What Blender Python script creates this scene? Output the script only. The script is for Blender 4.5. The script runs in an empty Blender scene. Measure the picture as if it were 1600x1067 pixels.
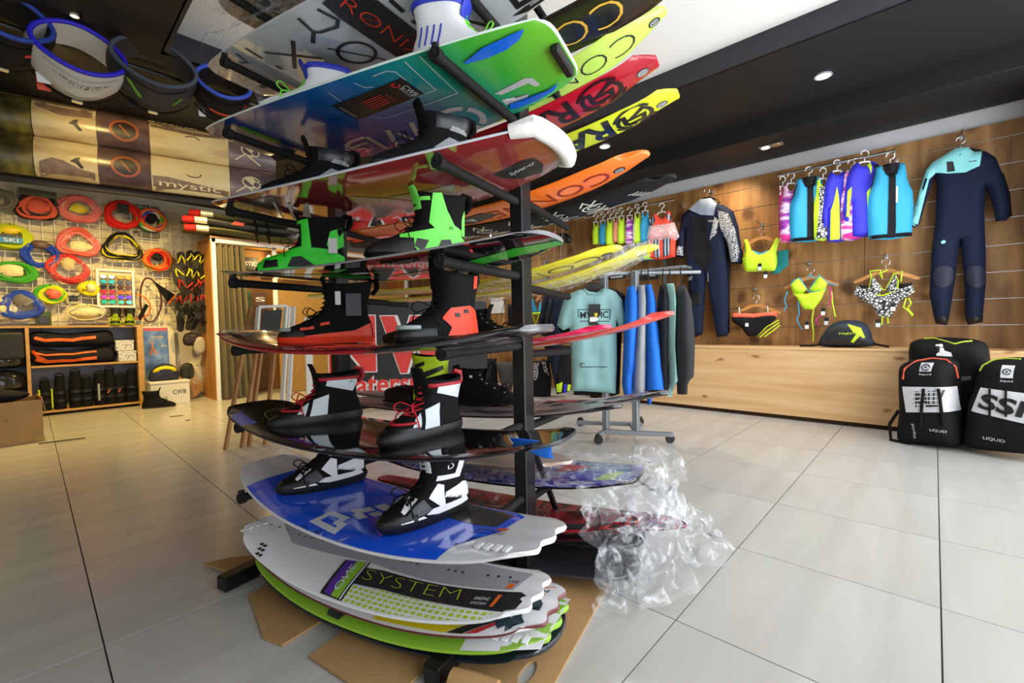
import bpy, bmesh, math, random
from mathutils import Vector, Matrix
from math import sin, cos, pi, radians, atan2, hypot, sqrt
random.seed(7)
SC = bpy.context.scene
COL = SC.collection
# ------------------------------------------------------------------ camera
EYE = Vector((0, 0, 0.905))
FPX = 705.76
YAW, PITCH, ROLL = 0.752321, -0.032577, -0.018377
_F = Vector((cos(YAW)*cos(PITCH), sin(YAW)*cos(PITCH), sin(PITCH)))
_r = Vector((sin(YAW), -cos(YAW), 0))
_u = _r.cross(_F)
_R = _r*cos(ROLL) + _u*sin(ROLL)
_U = -_r*sin(ROLL) + _u*cos(ROLL)
cam_data = bpy.data.cameras.new('camera')
cam_data.sensor_width = 36
cam_data.lens = FPX/1600*36
cam_data.clip_start = 0.02
cam = bpy.data.objects.new('camera', cam_data)
COL.objects.link(cam)
m3 = Matrix((_R, _U, -_F)).transposed()
cam.matrix_world = Matrix.Translation(EYE) @ m3.to_4x4()
SC.camera = cam
# ------------------------------------------------------------------ world, daylight, exposure
world = bpy.data.worlds.new('world')
SC.world = world
world.use_nodes = True
bg = world.node_tree.nodes['Background']
bg.inputs[0].default_value = (0.80, 0.88, 1.0, 1)
bg.inputs[1].default_value = 0.40
SC.view_settings.view_transform = 'Standard'
SC.view_settings.look = 'None'
SC.view_settings.exposure = 0.0
SC.view_settings.gamma = 1.0
SC.view_settings.use_curve_mapping = False


def area(name, loc, target, sx, sy, power, color):
    l = bpy.data.lights.new(name, 'AREA')
    l.shape = 'RECTANGLE'; l.size = sx; l.size_y = sy
    l.energy = power; l.color = color
    o = bpy.data.objects.new(name, l)
    COL.objects.link(o)
    o.location = loc
    o.rotation_euler = (Vector(target)-Vector(loc)).to_track_quat('-Z', 'Y').to_euler()
    return o


# daylight through the glazed shop front, which lies behind and to the right of the camera
area('shopfront_daylight', (2.4, -1.25, 1.55), (2.4, 3.5, 1.1), 5.0, 2.3, 150, (0.90, 0.95, 1.0))
area('doorway_daylight', (-2.6, -0.2, 1.5), (2.0, 1.6, 1.0), 2.6, 2.2, 28, (0.93, 0.97, 1.0))

# fill lamp added outside to brighten the white ceiling, standing in for pavement bounce
area('ceiling_fill', (2.6, -1.15, 0.12), (2.7, 1.6, 2.8), 5.0, 0.9, 125, (1.0, 0.98, 0.95))


def spot(name, loc, target, power, color, angle=110, blend=0.8, r=0.05):
    l = bpy.data.lights.new(name, 'SPOT')
    l.energy = power; l.color = color; l.spot_size = radians(angle); l.spot_blend = blend
    l.shadow_soft_size = r
    o = bpy.data.objects.new(name, l)
    COL.objects.link(o)
    o.location = loc
    o.rotation_euler = (Vector(target)-Vector(loc)).to_track_quat('-Z', 'Y').to_euler()
    return o


WARM = (1.0, 0.70, 0.24)
COOL = (0.97, 0.98, 1.0)
# lamps recessed in the ceiling (only some have housings, built further down)
spot('halogen_light', (0.30, 5.75, 2.66), (0.3, 6.6, 0.4), 230, WARM, 140)
spot('halogen_light', (0.11, 3.90, 2.66), (0.9, 5.0, 2.2), 30, WARM, 90)
spot('halogen_light', (1.50, 6.1, 2.66), (1.3, 6.6, 0.4), 190, WARM, 140)
spot('halogen_light', (3.00, 5.6, 2.66), (3.0, 6.2, 0.4), 110, WARM, 130)
spot('halogen_light', (4.80, 1.45, 2.52), (5.2, 1.75, 1.5), 40, (1.0, 0.78, 0.5), 110)
spot('ceiling_light', (4.03, 0.61, 2.66), (4.2, 0.6, 0), 70, COOL, 130)
spot('ceiling_light', (4.01, 2.43, 2.66), (4.0, 2.5, 0), 85, COOL, 130)
spot('ceiling_light', (4.00, 4.5, 2.66), (4.3, 4.5, 0), 120, COOL, 130)


# ------------------------------------------------------------------ construction helpers
def ray(px, py):
    return _F*FPX + _R*(px-800) + _U*(533.5-py)


def on(ax, val, px, py):
    d = ray(px, py)
    return EYE + d*((val-EYE[ax])/d[ax])


def S(h):
    h = h.lstrip('#')
    out = []
    for i in (0, 2, 4):
        c = int(h[i:i+2], 16)/255
        out.append(c/12.92 if c <= 0.04045 else ((c+0.055)/1.055)**2.4)
    return tuple(out) + (1.0,)


MATS = {}


def M(name, col, rough=0.5, metal=0.0, coat=0.0, var=0.0, vscale=30.0, bump=0.0, bscale=200.0, alpha=1.0, sheen=0.0, emit=None, spec=None):
    if name in MATS:
        return MATS[name]
    m = bpy.data.materials.new(name)
    m.use_nodes = True
    nt = m.node_tree
    b = nt.nodes['Principled BSDF']
    c = S(col) if isinstance(col, str) else col
    b.inputs['Base Color'].default_value = c
    b.inputs['Roughness'].default_value = rough
    b.inputs['Metallic'].default_value = metal
    b.inputs['Coat Weight'].default_value = coat
    b.inputs['Coat Roughness'].default_value = 0.06
    b.inputs['Sheen Weight'].default_value = sheen
    if spec is None and rough >= .7:
        spec = .22
    if spec is not None:
        b.inputs['Specular IOR Level'].default_value = spec
    m.diffuse_color = c
    if alpha < 1:
        b.inputs['Alpha'].default_value = alpha
    if emit:
        b.inputs['Emission Color'].default_value = c
        b.inputs['Emission Strength'].default_value = emit
    if var > 0 or bump > 0:
        tc = nt.nodes.new('ShaderNodeTexCoord')
    if var > 0:
        n = nt.nodes.new('ShaderNodeTexNoise')
        n.inputs['Scale'].default_value = vscale
        n.inputs['Detail'].default_value = 4
        nt.links.new(tc.outputs['Object'], n.inputs['Vector'])
        r = nt.nodes.new('ShaderNodeValToRGB')
        r.color_ramp.elements[0].position = 0.3
        r.color_ramp.elements[1].position = 0.7
        r.color_ramp.elements[0].color = tuple(x*(1-var) for x in c[:3])+(1,)
        r.color_ramp.elements[1].color = tuple(min(1, x*(1+var*0.5)) for x in c[:3])+(1,)
        nt.links.new(n.outputs['Fac'], r.inputs['Fac'])
        nt.links.new(r.outputs['Color'], b.inputs['Base Color'])
    if bump > 0:
        n2 = nt.nodes.new('ShaderNodeTexNoise')
        n2.inputs['Scale'].default_value = bscale
        nt.links.new(tc.outputs['Object'], n2.inputs['Vector'])
        bp = nt.nodes.new('ShaderNodeBump')
        bp.inputs['Strength'].default_value = bump
        bp.inputs['Distance'].default_value = 0.01
        nt.links.new(n2.outputs['Fac'], bp.inputs['Height'])
        nt.links.new(bp.outputs['Normal'], b.inputs['Normal'])
    MATS[name] = m
    return m


def ramp_mat(name, axis_scale, stops, rough=0.4, coat=0.0, kind='noise', scale=4.0, detail=5, distort=0.0, interp='LINEAR', bump=0.0):
    """procedural pattern: noise / wave / voronoi / gradient along stretched object coordinates -> colour ramp"""
    if name in MATS:
        return MATS[name]
    m = bpy.data.materials.new(name)
    m.use_nodes = True
    nt = m.node_tree
    b = nt.nodes['Principled BSDF']
    b.inputs['Roughness'].default_value = rough
    b.inputs['Coat Weight'].default_value = coat
    b.inputs['Coat Roughness'].default_value = 0.05
    tc = nt.nodes.new('ShaderNodeTexCoord')
    mp = nt.nodes.new('ShaderNodeMapping')
    mp.inputs['Scale'].default_value = axis_scale
    nt.links.new(tc.outputs['Object'], mp.inputs['Vector'])
    if kind == 'noise':
        n = nt.nodes.new('ShaderNodeTexNoise'); n.inputs['Detail'].default_value = detail
        n.inputs['Scale'].default_value = scale; n.inputs['Distortion'].default_value = distort
        out = n.outputs['Fac']
    elif kind == 'wave':
        n = nt.nodes.new('ShaderNodeTexWave'); n.inputs['Scale'].default_value = scale
        n.inputs['Distortion'].default_value = distort; n.inputs['Detail'].default_value = detail
        out = n.outputs['Fac']
    elif kind == 'voronoi':
        n = nt.nodes.new('ShaderNodeTexVoronoi'); n.inputs['Scale'].default_value = scale
        n.feature = 'DISTANCE_TO_EDGE'
        out = n.outputs['Distance']
    elif kind == 'cells':
        n = nt.nodes.new('ShaderNodeTexVoronoi'); n.inputs['Scale'].default_value = scale
        out = n.outputs['Distance']
    else:
        n = nt.nodes.new('ShaderNodeTexGradient')
        out = n.outputs['Fac']
    nt.links.new(mp.outputs['Vector'], n.inputs['Vector'])
    r = nt.nodes.new('ShaderNodeValToRGB')
    r.color_ramp.interpolation = interp
    els = r.color_ramp.elements
    while len(els) < len(stops):
        els.new(0.5)
    for e, (p, c) in zip(els, stops):
        e.position = p; e.color = S(c)
    nt.links.new(out, r.inputs['Fac'])
    nt.links.new(r.outputs['Color'], b.inputs['Base Color'])
    m.diffuse_color = S(stops[0][1])
    if bump > 0:
        bp = nt.nodes.new('ShaderNodeBump')
        bp.inputs['Strength'].default_value = bump
        bp.inputs['Distance'].default_value = 0.005
        nt.links.new(out, bp.inputs['Height'])
        nt.links.new(bp.outputs['Normal'], b.inputs['Normal'])
    MATS[name] = m
    return m


def film_mat(name, tint=(1, 1, 1), clear=0.72, rough=0.08, crinkle=0.8, scale=22.0):
    """thin clear wrapping film: mostly see-through with crumpled glossy creases"""
    if name in MATS:
        return MATS[name]
    m = bpy.data.materials.new(name)
    m.use_nodes = True
    nt = m.node_tree
    out = nt.nodes['Material Output']
    nt.nodes.remove(nt.nodes['Principled BSDF'])
    tr = nt.nodes.new('ShaderNodeBsdfTransparent')
    pr = nt.nodes.new('ShaderNodeBsdfPrincipled')
    pr.inputs['Base Color'].default_value = (0.85*tint[0], 0.89*tint[1], 0.93*tint[2], 1)
    pr.inputs['Roughness'].default_value = rough
    pr.inputs['Specular IOR Level'].default_value = 0.9
    tc = nt.nodes.new('ShaderNodeTexCoord')
    n = nt.nodes.new('ShaderNodeTexNoise')
    n.inputs['Scale'].default_value = scale
    n.inputs['Detail'].default_value = 3
    n.inputs['Distortion'].default_value = 1.2
    nt.links.new(tc.outputs['Object'], n.inputs['Vector'])
    bp = nt.nodes.new('ShaderNodeBump')
    bp.inputs['Strength'].default_value = crinkle
    bp.inputs['Distance'].default_value = 0.02
    nt.links.new(n.outputs['Fac'], bp.inputs['Height'])
    nt.links.new(bp.outputs['Normal'], pr.inputs['Normal'])
    r = nt.nodes.new('ShaderNodeValToRGB')
    r.color_ramp.elements[0].position = 0.50; r.color_ramp.elements[1].position = 0.74
    a = 1-clear
    r.color_ramp.elements[0].color = (a*0.22,)*3+(1,)
    r.color_ramp.elements[1].color = (min(1, a*1.7),)*3+(1,)
    nt.links.new(n.outputs['Fac'], r.inputs['Fac'])
    mx = nt.nodes.new('ShaderNodeMixShader')
    nt.links.new(r.outputs['Color'], mx.inputs[0])
    nt.links.new(tr.outputs[0], mx.inputs[1])
    nt.links.new(pr.outputs[0], mx.inputs[2])
    nt.links.new(mx.outputs[0], out.inputs[0])
    MATS[name] = m
    return m


# ------------------------------------------------------------------ mesh accumulator
class G:
    def __init__(s):
        s.v = []; s.f = []; s.mi = []

    def add(s, v, f, mi=0):
        b = len(s.v)
        s.v += [tuple(x) for x in v]
        for q in f:
            s.f.append(tuple(i+b for i in q)); s.mi.append(mi)
        return s

    def box(s, c, d, mi=0, R=None, ch=0.0):
        """box centred at c with full sizes d; ch chamfers all edges"""
        hx, hy, hz = d[0]/2, d[1]/2, d[2]/2
        if ch <= 0:
            v = [Vector((x*hx, y*hy, z*hz)) for x in (-1, 1) for y in (-1, 1) for z in (-1, 1)]
            f = [(0, 1, 3, 2), (4, 6, 7, 5), (0, 4, 5, 1), (2, 3, 7, 6), (0, 2, 6, 4), (1, 5, 7, 3)]
        else:
            ch = min(ch, hx*.9, hy*.9, hz*.9)
            bm = bmesh.new()
            bmesh.ops.create_cube(bm, size=2)
            for q in bm.verts:
                q.co = Vector((q.co.x*hx, q.co.y*hy, q.co.z*hz))
            bmesh.ops.bevel(bm, geom=bm.edges[:], offset=ch, segments=2 if ch > .008 else 1, profile=0.5, affect='EDGES')
            bm.verts.index_update()
            v = [q.co.copy() for q in bm.verts]
            f = [tuple(q.index for q in p.verts) for p in bm.faces]
            bm.free()
        if R is not None:
            v = [R @ q for q in v]
        c = Vector(c)
        return s.add([q+c for q in v], f, mi)

    def tube(s, pts, r, n=8, closed=False, mi=0, caps=True, flat=1.0):
        pts = [Vector(p) for p in pts]
        m = len(pts)
        rr = r if isinstance(r, (list, tuple)) else [r]*m
        T = []
        for i in range(m):
            a = pts[(i-1) % m] if (closed or i > 0) else pts[i]
            b = pts[(i+1) % m] if (closed or i < m-1) else pts[i]
            t = b-a
            T.append(t.normalized() if t.length > 1e-9 else Vector((0, 0, 1)))
        nrm = T[0].orthogonal().normalized()
        vs = []
        for i in range(m):
            nrm = (nrm - T[i]*nrm.dot(T[i]))
            if nrm.length < 1e-6:
                nrm = T[i].orthogonal()
            nrm.normalize()
            bn = T[i].cross(nrm)
            for k in range(n):
                a = 2*pi*k/n
                vs.append(pts[i] + (nrm*cos(a)+bn*sin(a)*flat)*rr[i])
        fs = []
        for i in range(m if closed else m-1):
            j = (i+1) % m
            for k in range(n):
                l = (k+1) % n
                fs.append((i*n+k, i*n+l, j*n+l, j*n+k))
        if caps and not closed:
            fs.append(tuple(range(n-1, -1, -1)))
            fs.append(tuple((m-1)*n+k for k in range(n)))
        return s.add(vs, fs, mi)

    def lathe(s, prof, n=24, c=(0, 0, 0), R=None, mi=0, cap=True):
        vs = []
        c = Vector(c)
        for r, z in prof:
            for k in range(n):
                a = 2*pi*k/n
                p = Vector((r*cos(a), r*sin(a), z))
                vs.append((R @ p if R is not None else p)+c)
        fs = []
        for i in range(len(prof)-1):
            for k in range(n):
                l = (k+1) % n
                fs.append((i*n+k, i*n+l, (i+1)*n+l, (i+1)*n+k))
        if cap:
            fs.append(tuple(range(n-1, -1, -1)))
            fs.append(tuple((len(prof)-1)*n+k for k in range(n)))
        return s.add(vs, fs, mi)

    def loft(s, rings, closed=True, caps=True, mi=0):
        n = len(rings[0])
        vs = [p for r in rings for p in r]
        fs = []
        for i in range(len(rings)-1):
            for k in range(n if closed else n-1):
                l = (k+1) % n
                fs.append((i*n+k, i*n+l, (i+1)*n+l, (i+1)*n+k))
        if caps and closed:
            fs.append(tuple(range(n-1, -1, -1)))
            fs.append(tuple((len(rings)-1)*n+k for k in range(n)))
        return s.add(vs, fs, mi)

    def prism(s, poly, y0, y1, mi=0, fn=None):
        """polygon in (x,z) extruded from y0 to y1"""
        n = len(poly)
        vs = [Vector((x, y0, z)) for x, z in poly]+[Vector((x, y1, z)) for x, z in poly]
        if fn:
            vs = [fn(q) for q in vs]
        fs = [tuple(range(n)), tuple(range(2*n-1, n-1, -1))]
        for k in range(n):
            l = (k+1) % n
            fs.append((k, k+n, l+n, l))
        return s.add(vs, fs, mi)

    def build(s, name, mats, parent=None, smooth=False, loc=None, rot=None, sub=0, kind=None):
        me = bpy.data.meshes.new(name)
        me.from_pydata([tuple(q) for q in s.v], [], s.f)
        if not isinstance(mats, (list, tuple)):
            mats = [mats]
        for q in mats:
            me.materials.append(q)
        if len(mats) > 1:
            me.polygons.foreach_set('material_index', s.mi)
        if smooth:
            me.polygons.foreach_set('use_smooth', [True]*len(me.polygons))
            try:
                me.set_sharp_from_angle(angle=radians(smooth if smooth is not True else 50))
            except Exception:
                pass
        bm = bmesh.new(); bm.from_mesh(me)
        bmesh.ops.recalc_face_normals(bm, faces=bm.faces[:])
        bm.to_mesh(me); bm.free()
        o = bpy.data.objects.new(name, me)
        COL.objects.link(o)
        if parent is not None:
            o.parent = parent
        if loc is not None:
            o.location = loc
        if rot is not None:
            o.rotation_euler = rot
        if sub:
            md = o.modifiers.new('subdivision', 'SUBSURF'); md.levels = sub; md.render_levels = sub
        if kind:
            o['kind'] = kind
        return o


def thing(name, label, cat, loc=(0, 0, 0), rot=(0, 0, 0), group=None):
    o = bpy.data.objects.new(name, None)
    o.empty_display_size = 0.05
    COL.objects.link(o)
    o.location = loc
    if isinstance(rot, (int, float)):
        rot = (0, 0, rot)
    o.rotation_euler = rot
    return tag(o, label, cat, group)


def tag(o, label, cat, group=None):
    o['label'] = label; o['category'] = cat
    if group:
        o['group'] = group
    return o


def structure(o):
    o['kind'] = 'structure'
    return o


def copy_tree(o, parent=None, label=None, loc=None, rot=None):
    c = o.copy()
    COL.objects.link(c)
    if parent is not None:
        c.parent = parent
    for ch in list(o.children):
        copy_tree(ch, c)
    if label:
        c['label'] = label
    if loc is not None:
        c.location = loc
    if rot is not None:
        c.rotation_euler = (0, 0, rot) if isinstance(rot, (int, float)) else rot
    return c


# ------------------------------------------------------------------ flat print: polygons mapped on a surface
_font_cache = {}


def text2d(txt, thin=0.0, shear=0.0):
    """(verts2d, faces) of a text, scaled to a unit box height; x from 0 to its width"""
    key = (txt, thin, shear)
    if key in _font_cache:
        return _font_cache[key]
    cu = bpy.data.curves.new('lettering', 'FONT')
    cu.body = txt
    cu.size = 1.0
    cu.offset = thin
    cu.shear = shear
    cu.resolution_u = 3
    o = bpy.data.objects.new('lettering', cu)
    me = bpy.data.meshes.new_from_object(o)
    v = [(p.co.x, p.co.y) for p in me.vertices]
    f = [tuple(p.vertices) for p in me.polygons]
    bpy.data.objects.remove(o); bpy.data.curves.remove(cu); bpy.data.meshes.remove(me)
    x0 = min(p[0] for p in v); x1 = max(p[0] for p in v)
    y0 = min(p[1] for p in v); y1 = max(p[1] for p in v)
    v = [((p[0]-x0)/(x1-x0), (p[1]-y0)/(y1-y0)) for p in v]
    _font_cache[key] = (v, f)
    return v, f


def decal(name, parent, mats, fn, polys=(), texts=(), step=0.04, smooth=True, split=False):
    """polys: list of (points2d, matindex); texts: list of (string, (ox,oy), (ex,ey), (fx,fy), matindex[,thin]) where
    e is the vector of the whole word's width and f of its height.  fn maps (x,y)->Vector"""
    bm = bmesh.new()
    for item in polys:
        pts, mi = item[0], item[1]
        vs = [bm.verts.new((p[0], p[1], 0)) for p in pts]
        try:
            fc = bm.faces.new(vs)
            fc.material_index = mi
        except ValueError:
            pass
    for t in texts:
        txt, o, e, h, mi = t[:5]
        thin = t[5] if len(t) > 5 else 0.0
        v, f = text2d(txt, thin)
        vs = [bm.verts.new((o[0]+p[0]*e[0]+p[1]*h[0], o[1]+p[0]*e[1]+p[1]*h[1], 0)) for p in v]
        for q in f:
            try:
                fc = bm.faces.new([vs[i] for i in q]); fc.material_index = mi
            except ValueError:
                pass
    bmesh.ops.triangulate(bm, faces=[f for f in bm.faces if len(f.verts) > 4])
    if step:
        xs = [v.co.x for v in bm.verts]; ys = [v.co.y for v in bm.verts]
        for ax, lo, hi in ((0, min(xs), max(xs)), (1, min(ys), max(ys))):
            k = math.ceil(lo/step+1e-6)
            while k*step < hi:
                nrm = (1, 0, 0) if ax == 0 else (0, 1, 0)
                co = (k*step, 0, 0) if ax == 0 else (0, k*step, 0)
                bmesh.ops.bisect_plane(bm, geom=bm.verts[:]+bm.edges[:]+bm.faces[:], plane_co=co, plane_no=nrm, dist=1e-6)
                k += 1
    if not isinstance(mats, (list, tuple)):
        mats = [mats]
    if not texts and 1 < len(polys) <= 12 and not split:
        # prints that stand apart from one another become pieces of their own
        par = list(range(len(polys)))
        bx = [(min(p[0] for p in q[0])-.002, min(p[1] for p in q[0])-.002, max(p[0] for p in q[0])+.002, max(p[1] for p in q[0])+.002) for q in polys]
        for i in range(len(polys)):
            for j in range(i):
                a, b = bx[i], bx[j]
                if a[0] <= b[2] and b[0] <= a[2] and a[1] <= b[3] and b[1] <= a[3]:
                    ri, rj = par[i], par[j]
                    par = [rj if q == ri else q for q in par]
        ids = sorted(set(par))
        if len(ids) > 1:
            bm.free()
            return [decal(name, parent, mats, fn, [q for q, r_ in zip(polys, par) if r_ == k], (), step, smooth, True) for k in ids][0]
    for v in bm.verts:
        v.co = fn(v.co.x, v.co.y)
    me = bpy.data.meshes.new(name)
    bm.to_mesh(me); bm.free()
    for q in mats:
        me.materials.append(q)
    if smooth:
        me.polygons.foreach_set('use_smooth', [True]*len(me.polygons))
    o = bpy.data.objects.new(name, me)
    COL.objects.link(o)
    if parent is not None:
        o.parent = parent
    return o


def ribbon(pts, w, closed=False):
    """list of quads following a 2-D polyline with width w"""
    out = []
    n = len(pts)
    offs = []
    for i in range(n):
        a = pts[(i-1) % n] if (closed or i > 0) else pts[i]
        b = pts[(i+1) % n] if (closed or i < n-1) else pts[i]
        c = pts[i]
        d1 = Vector((c[0]-a[0], c[1]-a[1])); d2 = Vector((b[0]-c[0], b[1]-c[1]))
        if d1.length < 1e-9: d1 = d2
        if d2.length < 1e-9: d2 = d1
        d1 = d1.normalized(); d2 = d2.normalized()
        t = d1+d2
        if t.length < 1e-6: t = d1
        t.normalize()
        nn = Vector((-t.y, t.x))
        k = max(0.4, nn.dot(Vector((-d1.y, d1.x))))
        offs.append(nn*(w/2/k))
    for i in range(n if closed else n-1):
        j = (i+1) % n
        out.append([(pts[i][0]+offs[i].x, pts[i][1]+offs[i].y), (pts[i][0]-offs[i].x, pts[i][1]-offs[i].y),
                    (pts[j][0]-offs[j].x, pts[j][1]-offs[j].y), (pts[j][0]+offs[j].x, pts[j][1]+offs[j].y)])
    return out


def smooth_path(pts, n=5):
    pts = [Vector(p) for p in pts]
    out = []
    for i in range(len(pts)-1):
        p0, p1, p2, p3 = pts[max(0, i-1)], pts[i], pts[i+1], pts[min(len(pts)-1, i+2)]
        for j in range(n):
            t = j/n
            out.append(0.5*((2*p1)+(-p0+p2)*t+(2*p0-5*p1+4*p2-p3)*t*t+(-p0+3*p1-3*p2+p3)*t**3))
    return out+[pts[-1]]


def arc2(cx, cy, rx, ry, a0, a1, n=20):
    return [(cx+rx*cos(radians(a0+(a1-a0)*i/n)), cy+ry*sin(radians(a0+(a1-a0)*i/n))) for i in range(n+1)]


def interp(tab, x):
    if x <= tab[0][0]: return tab[0][1]
    for (a, va), (b, vb) in zip(tab, tab[1:]):
        if x <= b:
            t = (x-a)/(b-a); t = t*t*(3-2*t)*0.5+t*0.5
            return va+(vb-va)*t
    return tab[-1][1]


# ------------------------------------------------------------------ padded cloth shapes (garments, bags)
def pillow_fn(outline, depth, rad, fold=0.0, seed=0):
    n = len(outline)
    segs = [(outline[i], outline[(i+1) % n]) for i in range(n)]
    rnd = random.Random(seed)
    ph = [rnd.uniform(0, 6.28) for _ in range(4)]

    def h(x, z):
        dm = 1e9
        for (ax, az), (bx, bz) in segs:
            dx, dz = bx-ax, bz-az
            L = dx*dx+dz*dz
            t = ((x-ax)*dx+(z-az)*dz)/L if L > 0 else 0
            t = 0 if t < 0 else 1 if t > 1 else t
            d = (x-ax-dx*t)**2+(z-az-dz*t)**2
            if d < dm: dm = d
        k = min(1.0, sqrt(dm)/rad)
        y = depth*sqrt(max(0, 1-(1-k)**2))
        if fold:
            y += fold*k*(sin(x*38+z*6+ph[0])*0.6+sin(x*71-z*11+ph[1])*0.4+sin(z*33+x*9+ph[2])*0.35)
        return y
    return h


def pillow(name, parent, mat, outline, depth, rad=None, cell=0.035, fold=0.0, seed=0, flatback=False, ybase=0.0, loc=None, rot=None, bend=None):
    """outline in (x,z); bulges to -y (front) and +y (back). returns (object, front map fn)"""
    if rad is None:
        rad = depth*1.3
    h = pillow_fn(outline, depth, rad, fold, seed)
    bm = bmesh.new()
    vs = [bm.verts.new((p[0], p[1], 0)) for p in outline]
    bm.faces.new(vs)
    xs = [p[0] for p in outline]; ys = [p[1] for p in outline]
    for ax, lo, hi in ((0, min(xs), max(xs)), (1, min(ys), max(ys))):
        k = math.ceil(lo/cell+1e-6)
        while k*cell < hi:
            bmesh.ops.bisect_plane(bm, geom=bm.verts[:]+bm.edges[:]+bm.faces[:], plane_co=(k*cell, 0, 0) if ax == 0 else (0, k*cell, 0),
                                   plane_no=(1, 0, 0) if ax == 0 else (0, 1, 0), dist=1e-6)
            k += 1
    bmesh.ops.triangulate(bm, faces=[f for f in bm.faces if len(f.verts) > 4])
    bm.verts.index_update()
    P = [(v.co.x, v.co.y) for v in bm.verts]
    F = [tuple(v.index for v in f.verts) for f in bm.faces]
    bm.free()
    hh = [h(*p) for p in P]
    N = len(P)
    V = [(p[0], ybase-y, p[1]) for p, y in zip(P, hh)]+[(p[0], ybase+(0.004 if flatback else y), p[1]) for p, y in zip(P, hh)]
    if bend:
        V = [bend(Vector(q)) for q in V]
    FF = F+[tuple(i+N for i in reversed(f)) for f in F]
    me = bpy.data.meshes.new(name)
    me.from_pydata([tuple(q) for q in V], [], FF)
    me.materials.append(mat)
    bm = bmesh.new(); bm.from_mesh(me)
    bmesh.ops.remove_doubles(bm, verts=bm.verts[:], dist=1e-5)
    bmesh.ops.recalc_face_normals(bm, faces=bm.faces[:])
    bm.to_mesh(me); bm.free()
    me.polygons.foreach_set('use_smooth', [True]*len(me.polygons))
    o = bpy.data.objects.new(name, me)
    COL.objects.link(o)
    if parent is not None: o.parent = parent
    if loc is not None: o.location = loc
    if rot is not None: o.rotation_euler = rot

    def front(x, z, eps=0.003):
        q = Vector((x, ybase-h(x, z)-eps, z))
        return bend(q) if bend else q
    return o, front


def mirror(half):
    """half outline listed from top centre down the +x side to bottom centre"""
    return half+[(-x, z) for x, z in reversed(half) if abs(x) > 1e-6]
# ------------------------------------------------------------------ materials shared by the room
def wood_mat(name, light, mid, dark, stretch, scale=3.0, knots=2.2, ksize=0.10, kcol='#5a3415', rough=0.5):
    if name in MATS:
        return MATS[name]
    m = ramp_mat(name, stretch, [(0.25, dark), (0.5, mid), (0.75, light)], rough=rough, scale=scale, detail=6, distort=0.6)
    if not knots:
        return m
    nt = m.node_tree
    b = nt.nodes['Principled BSDF']
    base = b.inputs['Base Color'].links[0].from_socket
    tc = [n for n in nt.nodes if n.type == 'TEX_COORD'][0]
    sp = nt.nodes.new('ShaderNodeSeparateXYZ'); cb_ = nt.nodes.new('ShaderNodeCombineXYZ')
    nt.links.new(tc.outputs['Object'], sp.inputs[0])
    nt.links.new(sp.outputs['Y'], cb_.inputs['X']); nt.links.new(sp.outputs['Z'], cb_.inputs['Y'])
    mp = nt.nodes.new('ShaderNodeMapping')
    mp.inputs['Scale'].default_value = (1, .8, 1) if stretch[2] < 1 else (.55, 1.2, 1)
    wn = nt.nodes.new('ShaderNodeTexNoise'); wn.inputs['Scale'].default_value = 7
    nt.links.new(cb_.outputs[0], wn.inputs['Vector'])
    ad = nt.nodes.new('ShaderNodeMix'); ad.data_type = 'RGBA'; ad.blend_type = 'LINEAR_LIGHT'; ad.inputs['Factor'].default_value = .035
    nt.links.new(cb_.outputs[0], ad.inputs[6]); nt.links.new(wn.outputs['Color'], ad.inputs[7])
    nt.links.new(ad.outputs[2], mp.inputs['Vector'])
    nz = nt.nodes.new('ShaderNodeTexVoronoi'); nz.inputs['Scale'].default_value = knots
    nz.voronoi_dimensions = '2D'
    nt.links.new(mp.outputs['Vector'], nz.inputs['Vector'])
    r = nt.nodes.new('ShaderNodeValToRGB')
    r.color_ramp.elements[0].position = ksize*0.35; r.color_ramp.elements[0].color = (.85, .85, .85, 1)
    r.color_ramp.elements[1].position = ksize; r.color_ramp.elements[1].color = (0, 0, 0, 1)
    nt.links.new(nz.outputs['Distance'], r.inputs['Fac'])
    sx = nt.nodes.new('ShaderNodeSeparateColor'); nt.links.new(nz.outputs['Color'], sx.inputs[0])
    gt = nt.nodes.new('ShaderNodeMath'); gt.operation = 'GREATER_THAN'; gt.inputs[1].default_value = .45
    nt.links.new(sx.outputs[0], gt.inputs[0])
    ml = nt.nodes.new('ShaderNodeMath'); ml.operation = 'MULTIPLY'
    nt.links.new(r.outputs['Color'], ml.inputs[0]); nt.links.new(gt.outputs[0], ml.inputs[1])
    mixn = nt.nodes.new('ShaderNodeMix'); mixn.data_type = 'RGBA'
    nt.links.new(ml.outputs[0], mixn.inputs['Factor'])
    nt.links.new(base, mixn.inputs[6])
    mixn.inputs[7].default_value = S(kcol)
    nt.links.new(mixn.outputs[2], b.inputs['Base Color'])
    return m


m_tile = ramp_mat('tile_stone', (0.6, 5, 1), [(0.3, '#b0ada6'), (0.5, '#b8b5ae'), (0.7, '#bfbcb6')], rough=0.22, scale=1.6, detail=5, distort=0.5)
m_grout = M('grout', '#4f483f', 0.95)
m_plaster = M('white_plaster', '#cfcfd2', 0.8, var=0.04, vscale=3)
m_cream = M('cream_wall', '#d8cfb4', 0.7, var=0.06, vscale=2)
m_black_ceil = M('black_ceiling_paint', '#0f0e0e', 0.6)
m_white_ceil = M('white_ceiling_paint', '#f0f0ee', 0.8)
m_ply = wood_mat('knotty_plywood', '#bd9258', '#9c7140', '#74491f', (5, 5, 0.7), 1.8, 2.6, 0.20, '#4f2d12', 0.55)
m_pine = wood_mat('pine_board', '#e3bf90', '#d9b07c', '#c99a64', (9, 0.45, 9), 1.8, 3.6, 0.085, '#8a5a30', 0.45)
m_chrome = M('chrome', '#d8d8da', 0.18, 1.0)
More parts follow.
